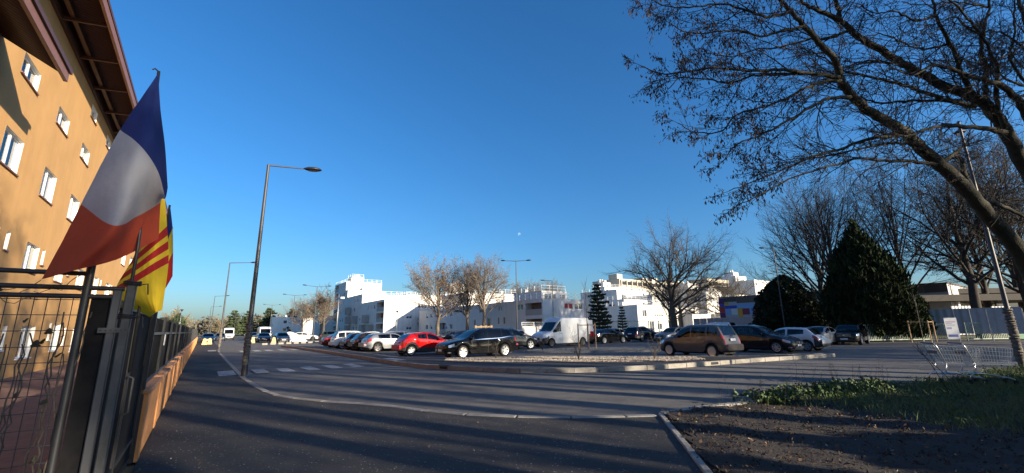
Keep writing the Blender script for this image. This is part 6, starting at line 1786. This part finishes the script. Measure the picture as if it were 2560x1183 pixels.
# trees beside and behind the viewer that shade the road
def dq(d, q): return (0.866 * d + 0.5 * q, -0.5 * d + 0.866 * q)
rgs = random.Random(6)
sh = []
gt = crown_tree("bare_avenue_tree", dq(15, 6.0), "bare tree in the row behind the planting bed, nearest from the viewer", M_BARKD, 7.0, 0.25, 11.0, 3.6, 3.8, 10, 51, dict(kids=(4, 3, 2), rmin=0.014), group="bare trees behind the planting bed")
for d, q, k in ((14, 0.8, 1.1), (18, 2.6, 1.1), (15, 4.5, 1.05), (19, 7.7, 1.1), (14.5, 9.3, 1.0), (18, 11.0, 1.1), (21, 12.7, 1.2), (16, 14.2, 1.05), (20, 16.0, 1.2), (17, 17.7, 1.05), (22, 19.4, 1.1), (30, 1.5, 1.0), (33, 5.4, 1.05), (29, 9.0, 1.0), (34, 12.2, 1.1), (31, 16.4, 1.1)):
    sh.append((dq(d, q), rgs.uniform(0, 6.28), k))
for loc, rz, k, w in ((dq(27, -0.4), 1.0, 0.75, "nearer"), (dq(34, 27), 2.0, 1.0, "second"), (dq(38, 33), 4.0, 1.0, "third"), (dq(42, 39), 5.0, 1.0, "fourth"), (dq(36, 45), 0.5, 1.0, "fifth"), (dq(50, 32), 1.5, 1.0, "sixth")):
    move_copy(bt, loc, rz, k, "dense bare tree far behind the planting bed, %s one" % w, "dense bare trees behind the planting bed")
names_ = ["second", "third", "fourth", "fifth", "sixth", "seventh", "eighth", "ninth", "tenth", "eleventh", "twelfth", "thirteenth", "fourteenth", "fifteenth", "sixteenth", "seventeenth", "eighteenth", "nineteenth", "twentieth"]
for i, (loc, rz, k) in enumerate(sh):
    move_copy(gt, loc, rz, k, "bare tree in the row behind the planting bed, %s from the viewer" % names_[i], "bare trees behind the planting bed")
# ------------------------------------------------------------------ planting bed, carts, saplings, small things
def inside(poly, x, y):
    c = False; j = len(poly) - 1
    for i in range(len(poly)):
        xi, yi = poly[i]; xj, yj = poly[j]
        if (yi > y) != (yj > y) and x < (xj - xi) * (y - yi) / (yj - yi) + xi: c = not c
        j = i
    return c
bp_ = [(p.x, p.y) for p in smooth_path(BED_EDGE, 0.5)] + [(p.x, p.y) for p in smooth_path(BED_TOP, 0.5)]
BED = [(x + 0.05, y - 0.05) for x, y in bp_] + [(40, -8), (1.2, -8)]
def soil_h(x, y):
    e = 0.02 + 0.05 * (math.sin(x * 1.7 + 0.6 * y) * math.cos(y * 1.3 - 0.4 * x) * 0.5 + 0.5) + 0.022 * math.sin(5.1 * x + 2.2 * y) * math.sin(4.3 * y - 1.2 * x)
    d = max(0.0, min(1.0, (x - 4) / 10.0))
    return e + 0.10 * d * d
st_x = 0.16
V, idx, F = [], {}, []
nxg, nyg = int(24 / st_x), int(21 / st_x)
for j in range(nyg + 1):
    for i in range(nxg + 1):
        x, y = 1.2 + i * st_x, -4 + j * st_x
        if inside(BED, x, y):
            idx[(i, j)] = len(V); V.append((x, y, soil_h(x, y) + random.Random(i * 7919 + j).uniform(-0.008, 0.012)))
for (i, j) in idx:
    q = [idx.get((i + a, j + b)) for a, b in ((0, 0), (1, 0), (1, 1), (0, 1))]
    if None not in q: F.append(q)
sheet("bed_ground", BED, 0.02, M_SOIL)
tag(link("bed_soil", np_mesh("bed_soil", V, F, M_SOIL, True)), kind='structure')

# where it is green: to the right of a wandering line
def green(x, y):
    q = (y - 9.3) + 1.15 * (x - 4.4) * (0.9 + 0.12 * math.sin(x * 1.9))
    return q * 0.62 + 0.6 * math.sin(1.3 * x + 0.7) * math.cos(1.1 * y) + 0.1
rs = np.random.RandomState(12)
def scatter(n, cond, x0=1.4, x1=22, y0=1.0, y1=17.5):
    out = []
    while len(out) < n:
        x = rs.uniform(x0, x1); y = rs.uniform(y0, y1)
        if inside(BED, x, y) and cond(x, y): out.append((x, y, soil_h(x, y)))
    return np.array(out)
M_GRASS = mat("grass_blade", (0.065, 0.125, 0.028), 0.8, col2=(0.11, 0.125, 0.045), scale=1.1)
M_WEED = mat("weed_leaf", (0.045, 0.092, 0.024), 0.75, col2=(0.065, 0.095, 0.03), scale=1.6)
pos = scatter(56000, lambda x, y: green(x, y) > rs.uniform(-0.2, 1.3), 3, 20)
n = len(pos)
hh = rs.uniform(0.05, 0.17, (n, 1)) * (1 + 0.6 * (rs.uniform(0, 1, (n, 1)) > 0.93))
lean = rs.normal(0, 0.5, (n, 2))
top_ = pos + np.concatenate([lean * hh, hh], 1)
a = rs.uniform(0, np.pi, n); sd_ = np.stack([np.cos(a), np.sin(a), np.zeros(n)], 1) * 0.0065
V = np.stack([pos - sd_, pos + sd_, top_], 1).reshape(-1, 3)
tag(link("bed_grass", np_mesh("bed_grass", V, np.arange(n * 3).reshape(n, 3), M_GRASS)), "rough green grass growing on the right of the planting bed", "grass", kind='stuff')
pd = scatter(9000, lambda x, y: green(x, y) > rs.uniform(-0.9, 0.9), 2.5, 20)
nd_ = len(pd); hd_ = rs.uniform(0.03, 0.12, (nd_, 1)); ld_ = rs.normal(0, 1.1, (nd_, 2)); ad_ = rs.uniform(0, np.pi, nd_)
sdd = np.stack([np.cos(ad_), np.sin(ad_), np.zeros(nd_)], 1) * 0.0035
Vd = np.stack([pd - sdd, pd + sdd, pd + np.concatenate([ld_ * hd_, hd_ * 0.7], 1)], 1).reshape(-1, 3)
tag(link("dry_grass", np_mesh("dry_grass", Vd, np.arange(nd_ * 3).reshape(nd_, 3), mat("straw", (0.17, 0.13, 0.06), 0.9, col2=(0.09, 0.07, 0.035), scale=2))), "flattened straw coloured dead grass among the green", "dead grass", kind='stuff')
pw = scatter(420, lambda x, y: green(x, y) > rs.uniform(0.0, 1.6), 3, 19)
pw2 = np.repeat(pw, 34, 0) + rs.normal(0, 1, (len(pw) * 34, 3)) * np.array([0.13, 0.13, 0.0]) + np.stack([np.zeros(len(pw) * 34)] * 2 + [rs.uniform(0.01, 0.13, len(pw) * 34)], 1)
tag(link("bed_weeds", leaf_cloud("bed_weeds", pw2, 17000, 0.045, M_WEED, 3, spread=0.02, aspect=0.7)), "low broad leaved weeds spreading over the planting bed", "weeds", kind='stuff')
pw = scatter(60, lambda x, y: 0.2 < green(x, y) and y > 8.9 + 0.42 * (x - 4) - 0.35, 4.0, 9.0)
pw2 = np.repeat(pw, 45, 0) + rs.normal(0, 1, (len(pw) * 45, 3)) * np.array([0.12, 0.12, 0.0]) + np.stack([np.zeros(len(pw) * 45)] * 2 + [rs.uniform(0.02, 0.24, len(pw) * 45)], 1)
tag(link("edge_plants", leaf_cloud("edge_plants", pw2, 3200, 0.075, M_WEED, 8, spread=0.02, aspect=0.7)), "bushy green plants along the road edge of the planting bed", "plants", kind='stuff')
# mulch chips and dead leaves on the bare soil
M_CHIP = mat("wood_chip", (0.05, 0.031, 0.02), 0.9, col2=(0.02, 0.014, 0.01), scale=9)
M_CHIPL = mat("pale_chip", (0.30, 0.27, 0.23), 0.85, var=0.25, scale=5)
M_DEAD = mat("dead_leaf", (0.15, 0.075, 0.03), 0.85, col2=(0.09, 0.05, 0.025), scale=4)
pc = scatter(9000, lambda x, y: green(x, y) < rs.uniform(-0.4, 1.2), 1.4, 12, 0.5, 12)
tag(link("mulch", leaf_cloud("mulch", pc + np.array([0, 0, 0.008]), 15000, 0.045, M_CHIP, 5, spread=0.012, aspect=0.45)), "dark wood chip mulch covering the bare part of the bed", "mulch", kind='stuff')
tag(link("pale_chips", leaf_cloud("pale_chips", pc + np.array([0, 0, 0.012]), 650, 0.035, M_CHIPL, 6, spread=0.02, aspect=0.5)), "scattered pale chips and grit on the dark mulch", "grit", kind='stuff')
tag(link("fallen_leaves", leaf_cloud("fallen_leaves", pc + np.array([0, 0, 0.015]), 900, 0.06, M_DEAD, 7, spread=0.03, aspect=0.6)), "brown fallen leaves lying on the mulch", "leaves", kind='stuff')
# dry stalks
rg = random.Random(31)
lines = []
for k in range(34):
    x, y = rg.uniform(4.2, 9.5), 0
    y = 9.0 + 0.45 * (x - 4.2) + rg.uniform(-0.9, 0.1)
    if not inside(BED, x, y): continue
    h = rg.uniform(0.3, 0.75); dx, dy = rg.uniform(-0.12, 0.12), rg.uniform(-0.12, 0.12)
    z = soil_h(x, y)
    lines.append(([(x, y, z), (x + dx * 0.4, y + dy * 0.4, z + h * 0.6), (x + dx, y + dy, z + h)], [0.004, 0.003, 0.0015]))
    for q in range(5):
        f = rg.uniform(0.5, 1)
        p = Vector((x + dx * f, y + dy * f, z + h * f))
        lines.append(([tuple(p), tuple(p + Vector((rg.uniform(-0.05, 0.05), rg.uniform(-0.05, 0.05), 0.03))), tuple(p + Vector((rg.uniform(-0.09, 0.09), rg.uniform(-0.09, 0.09), 0.07)))], [0.0025, 0.002, 0.0015]))
tag(link("dry_stalks", tubes("dry_stalks", lines, 4, M_BARKD)), "thin dry weed stalks standing along the edge of the bed", "stalks", kind='stuff')
for k, (a_, b_, lb) in enumerate((((9.35, 9.5, 0.05), (8.75, 9.55, 1.35), "long thin leaning sapling stem in front of the carts"), ((9.5, 9.3, 0.05), (8.9, 9.7, 1.15), "second thin leaning sapling stem in front of the carts"))):
    r_ = empty("thin_sapling", (a_[0], a_[1], 0), 0, lb, "sapling", "thin leaning saplings")
    d_ = Vector(b_) - Vector((a_[0], a_[1], 0))
    MB().tube([(0, 0, 0.02), tuple(d_ * 0.5 + Vector((0.03, 0, 0.03))), tuple(d_)], [0.009, 0.007, 0.003], 6).build("stem", M_BARKD, r_, True)
    tw = MB()
    for q in range(7):
        f = rg.uniform(0.4, 1); p = d_ * f
        tw.tube([tuple(p), tuple(p + Vector((rg.uniform(-0.1, 0.1), rg.uniform(-0.05, 0.05), rg.uniform(0.05, 0.16))))], [0.004, 0.002], 4, False)
    tw.build("side_twigs", M_BARKD, r_)["kind"] = "stuff"

# two nested shopping carts
def cart(loc, heading, label, z):
    root = empty("shopping_cart", (loc[0], loc[1], z), R(90 - heading), label, "shopping cart", "nested shopping carts")
    M_CART = mat("cart_wire", (0.66, 0.67, 0.68), 0.3, metal=0.8)
    # basket: x forward, corners at the back (0) and front (1), bottom and top
    def P(u, v, w):      # u length 0..1, v height 0..1, w side -1..1
        x0, x1 = 0.20 - 0.16 * v, 0.92 + 0.08 * v
        hw = (0.21 + 0.05 * v) * (1 - 0.16 * u)
        return (x0 + (x1 - x0) * u, w * hw, (0.50 - 0.04 * u) + (0.44 - 0.04 * u) * v)
    bk = MB()
    rw = 0.0042
    for w in (-1, 1):
        for k in range(15):
            u = k / 14; bk.tube([P(u, 0, w), P(u, 1, w)], rw, 4, False)
        for v in (0.25, 0.5, 0.75): bk.tube([P(0, v, w), P(1, v, w)], rw, 4, False)
    for u in (0, 1):
        for k in range(9):
            w = -1 + 2 * k / 8; bk.tube([P(u, 0, w), P(u, 1, w)], rw, 4, False)
        for v in (0.25, 0.5, 0.75): bk.tube([P(u, v, -1), P(u, v, 1)], rw, 4, False)
    for k in range(9):
        w = -1 + 2 * k / 8; bk.tube([P(0, 0, w), P(1, 0, w)], rw, 4, False)
    bk.build("basket_wire", M_CART, root)["kind"] = "stuff"
    MB().tube([P(0, 1, -1), P(1, 1, -1), P(1, 1, 1), P(0, 1, 1), P(0, 1, -1)], 0.007, 6, False).build("basket_rim", M_CART, root)
    MB().tube([P(0, 0, -1), P(1, 0, -1), P(1, 0, 1), P(0, 0, 1), P(0, 0, -1)], 0.006, 6, False).build("basket_base", M_CART, root)
    MB().tube([(0.0, -0.28, 0.99), (0.0, 0.28, 0.99)], 0.016, 10).build("handle", mat("cart_handle", (0.03, 0.05, 0.12), 0.5), root)
    for w in (-1, 1):
        MB().tube([(0.0, w * 0.28, 0.99), (0.06, w * 0.265, 0.90), (0.19, w * 0.225, 0.50)], 0.011, 8).build("handle_stay", M_CART, root, True)
        MB().tube([(0.02, w * 0.25, 0.11), (0.05, w * 0.25, 0.20), (0.14, w * 0.24, 0.26), (0.35, w * 0.22, 0.25), (0.85, w * 0.17, 0.15), (0.93, w * 0.17, 0.11)], 0.012, 8).build("chassis_tube", M_CART, root, True)
        MB().tube([(0.14, w * 0.24, 0.26), (0.20, w * 0.225, 0.50)], 0.011, 8).build("upright", M_CART, root, True)
        for x, y in ((0.02, 0.25), (0.93, 0.17)):
            m = MB().lathe([(0.0, -0.014), (0.045, -0.014), (0.055, -0.008), (0.055, 0.008), (0.045, 0.014), (0.0, 0.014)], 14, 'Y').build("castor_wheel", M_TYRE, root, True, 40)
            m.location = (x, w * y, 0.055)
    MB().tube([(0.14, -0.24, 0.26), (0.14, 0.24, 0.26)], 0.01, 8).build("cross_tube", M_CART, root)
    MB().box(0.06, 0.075, -0.2, 0.2, 0.72, 0.80).build("child_seat_flap", mat("cart_flap", (0.05, 0.05, 0.06), 0.5), root)
    return root
cart((10.95, 11.5), 108, "shopping cart with open basket, rear one of the nested pair on the grass", 0.12)
cart((11.5, 11.33), 108, "shopping cart pushed into the other one, front one of the nested pair", 0.12)

# staked saplings
def staked(loc, label, H, seed, posts, m_w, rail_z):
    root = empty("young_tree", (loc[0], loc[1], loc[2]), 0, label, "young tree")
    rg = random.Random(seed)
    MB().tube([(0, 0, 0), (0.02, 0, H * 0.5), (0, 0.02, H)], [0.03, 0.022, 0.006], 7).build("trunk", M_BARKL, root, True)
    ln_ = []
    for k in range(22):
        z = rg.uniform(0.42, 0.95) * H; a = rg.uniform(0, 6.28); L = rg.uniform(0.4, 1.0) * H * 0.16
        d = Vector((math.cos(a) * 0.4, math.sin(a) * 0.4, 1)).normalized()
        ln_.append(([(0, 0, z), tuple(Vector((0, 0, z)) + d * L * 0.5), tuple(Vector((0, 0, z)) + d * L + Vector((0, 0, 0.05)))], [0.009, 0.006, 0.003]))
    link("twigs", tubes("twigs", ln_, 4, M_BARKL), root)["kind"] = "stuff"
    sr = empty("tree_stakes", (loc[0], loc[1], loc[2]), 0, "wooden stake frame round the " + ("sapling in front of the white van" if H > 4.5 else "sapling before the green fence"), "stake frame")
    for (x, y, h) in posts:
        MB().tube([(x, y, -0.1), (x, y, h)], 0.045, 8).build("stake", m_w, sr, True, 40)
    for a, b in zip(posts, posts[1:] + posts[:1]):
        MB().tube([(a[0], a[1], rail_z), (b[0], b[1], rail_z)], 0.03, 6).build("crossbar", m_w, sr)
    return root
M_STAKE = mat("stake_wood", (0.38, 0.24, 0.13), 0.8, var=0.25, scale=5)
staked((5.3, 30.9, 0.1), "slim staked sapling with upright twigs in front of the white van", 4.9, 3, [(-0.62, 0.2, 1.8), (-0.02, -0.45, 1.8), (0.58, 0.05, 1.8)], M_STAKE, 1.68)
staked((34.2, 36.2, 0.05), "slim staked sapling before the yew and green fence", 4.2, 6, [(-0.7, 0.3, 1.75), (0.3, -0.4, 1.75), (1.3, 0.2, 1.75)], M_STAKE, 1.62)
# bare shrubs on the island
def shrub(loc, H, seed, label):
    root = empty("bare_shrub", loc, 0, label, "shrub", "bare shrubs on the island")
    rg = random.Random(seed); A, Bt = [], []
    for k in range(7):
        a = rg.uniform(0, 6.28); p = Vector((0, 0, 0)); d = Vector((math.cos(a) * 0.35, math.sin(a) * 0.35, 1)).normalized(); L = H * rg.uniform(0.6, 1.05)
        pts = [tuple(p)]
        for q in range(6):
            d = (d + rnd_dir(rg) * 0.15).normalized(); p = p + d * L / 6; pts.append(tuple(p))
            if q > 0:
                for _ in range(2):
                    dd = (d + rnd_dir(rg) * 0.8).normalized(); l2 = rg.uniform(0.1, 0.3) * H * 0.7
                    Bt.append(([tuple(p), tuple(p + dd * l2 * 0.5), tuple(p + dd * l2 + Vector((0, 0, 0.03)))], [0.005, 0.004, 0.002]))
        A.append((pts, [0.012 - 0.0015 * q for q in range(7)]))
    link("stems", tubes("stems", A, 5, M_BARK), root); link("twigs", tubes("twigs", Bt, 3, M_BARK), root)["kind"] = "stuff"
shrub((3.05, 20.6, 0.15), 1.5, 1, "bare upright shrub in the gravel in front of the white van")
shrub((6.5, 20.2, 0.15), 1.2, 2, "bare shrub in the gravel left of the taupe car")
shrub((-0.9, 21.9, 0.15), 0.7, 3, "small bare shrub at the wheel of the black people carrier")
shrub((2.0, 30.0, 0.1), 0.9, 5, "small bare shrub in the planted strip before the van wheel")
# stones in the gravel beds
def stones(name, poly, n, size, m, z, label, seed):
    rs = np.random.RandomState(seed); P = []
    xs_, ys_ = [p[0] for p in poly], [p[1] for p in poly]
    while len(P) < n:
        x, y = rs.uniform(min(xs_), max(xs_)), rs.uniform(min(ys_), max(ys_))
        if inside(poly, x, y): P.append((x, y, z))
    P = np.array(P); k = len(P)
    base = np.array([[1, 0, 0], [0, 1, 0], [-1, 0, 0], [0, -1, 0], [0, 0, 0.7], [0, 0, -0.4]], float)
    s = size * rs.uniform(0.4, 1.3, (k, 1, 1)) * rs.uniform(0.7, 1.3, (k, 1, 3))
    a = rs.uniform(0, 6.28, k); c, s_ = np.cos(a), np.sin(a)
    B_ = base[None] * s + rs.normal(0, size * 0.15, (k, 6, 3))
    V = np.stack([B_[..., 0] * c[:, None] - B_[..., 1] * s_[:, None], B_[..., 0] * s_[:, None] + B_[..., 1] * c[:, None], B_[..., 2]], -1) + P[:, None, :]
    f = np.array([[0, 1, 4], [1, 2, 4], [2, 3, 4], [3, 0, 4], [1, 0, 5], [2, 1, 5], [3, 2, 5], [0, 3, 5]])
    F = (np.arange(k)[:, None, None] * 6 + f[None]).reshape(-1, 3)
    tag(link(name, np_mesh(name, V.reshape(-1, 3), F, m)), label, "gravel", kind='stuff')
M_STONE = mat("gravel_stone", (0.50, 0.43, 0.35), 0.9, col2=(0.26, 0.21, 0.16), scale=3)
stones("island_stones", GR, 7000, 0.038, M_STONE, 0.165, "pale stones covering the island gravel bed", 1)
stones("strip_stones", ST2, 3200, 0.045, M_STONE, 0.115, "pale stones in the planted strip of the car park", 2)
# grit and scraps on the pavement
def on_walk(n, seed):
    rs = np.random.RandomState(seed); P = []
    while len(P) < n:
        x, y = rs.uniform(-6, 2.4), rs.uniform(4.0, 12)
        if inside(walk_poly, x, y): P.append((x, y, 0.016))
    return np.array(P)
tag(link("pavement_grit", leaf_cloud("pavement_grit", on_walk(60, 3), 70, 0.022, M_CHIPL, 4, spread=0.0, aspect=0.6)), "tiny pale scraps and grit lying on the pavement", "grit", kind='stuff')
tag(link("pavement_leaves", leaf_cloud("pavement_leaves", on_walk(40, 5), 40, 0.035, M_DEAD, 4, spread=0.0, aspect=0.6)), "few small brown leaves lying on the pavement", "leaves", kind='stuff')

for (loc, lb, sd_n) in ((dq(9.5, 4.2), "added unseen evergreen bush that shades the bed, nearest one", 31), (dq(10.5, 7.6), "added unseen evergreen bush that shades the bed, middle one", 32), (dq(10.5, 11.0), "added unseen evergreen bush that shades the bed, third one", 33), (dq(11.5, 14.2), "added unseen evergreen bush that shades the bed, farthest one", 34)):
    bb_ = evergreen("unseen_shade_bush", loc, lb, [(0.05, 1.2), (0.6, 1.8), (1.3, 1.5), (1.9, 0.6), (2.1, 0.1)], 4200, 0.16, M_LAUREL, sd_n, lumps=0.2, trunk=(0.06, 1.2), cat="bush", up=0.4, aspect=0.5)
    bb_.scale = (1.3, 1.3, 1.25)  # bushes added out of view to throw shade over the bed
# ------------------------------------------------------------------ half moon in the day sky
mm = bpy.data.materials.new("moon_dust")
mm.use_nodes = True
nt = mm.node_tree
nt.nodes.remove(nt.nodes["Principled BSDF"])
tr = nt.nodes.new("ShaderNodeBsdfTransparent"); df = nt.nodes.new("ShaderNodeBsdfDiffuse"); ad = nt.nodes.new("ShaderNodeAddShader")
nm = nt.nodes.new("ShaderNodeTexNoise"); nm.inputs["Scale"].default_value = 0.25
rp = nt.nodes.new("ShaderNodeValToRGB"); rp.color_ramp.elements[0].color = (0.03, 0.03, 0.03, 1); rp.color_ramp.elements[1].color = (0.10, 0.10, 0.10, 1)
tcn = nt.nodes.new("ShaderNodeTexCoord")
nt.links.new(tcn.outputs["Object"], nm.inputs["Vector"]); nt.links.new(nm.outputs["Fac"], rp.inputs[0]); nt.links.new(rp.outputs[0], df.inputs[0])
nt.links.new(tr.outputs[0], ad.inputs[0]); nt.links.new(df.outputs[0], ad.inputs[1]); nt.links.new(ad.outputs[0], nt.nodes["Material Output"].inputs[0])
bm = bmesh.new(); bmesh.ops.create_uvsphere(bm, u_segments=24, v_segments=16, radius=9.0)
me = bpy.data.meshes.new("moon"); bm.to_mesh(me); bm.free(); me.shade_smooth()
mo = link("moon", me, None, mm); mo.location = (0.01723 * 2600, 0.97585 * 2600, 0.2185 * 2600 + 1.65)
tag(mo, "pale half moon in the daytime sky", "moon")
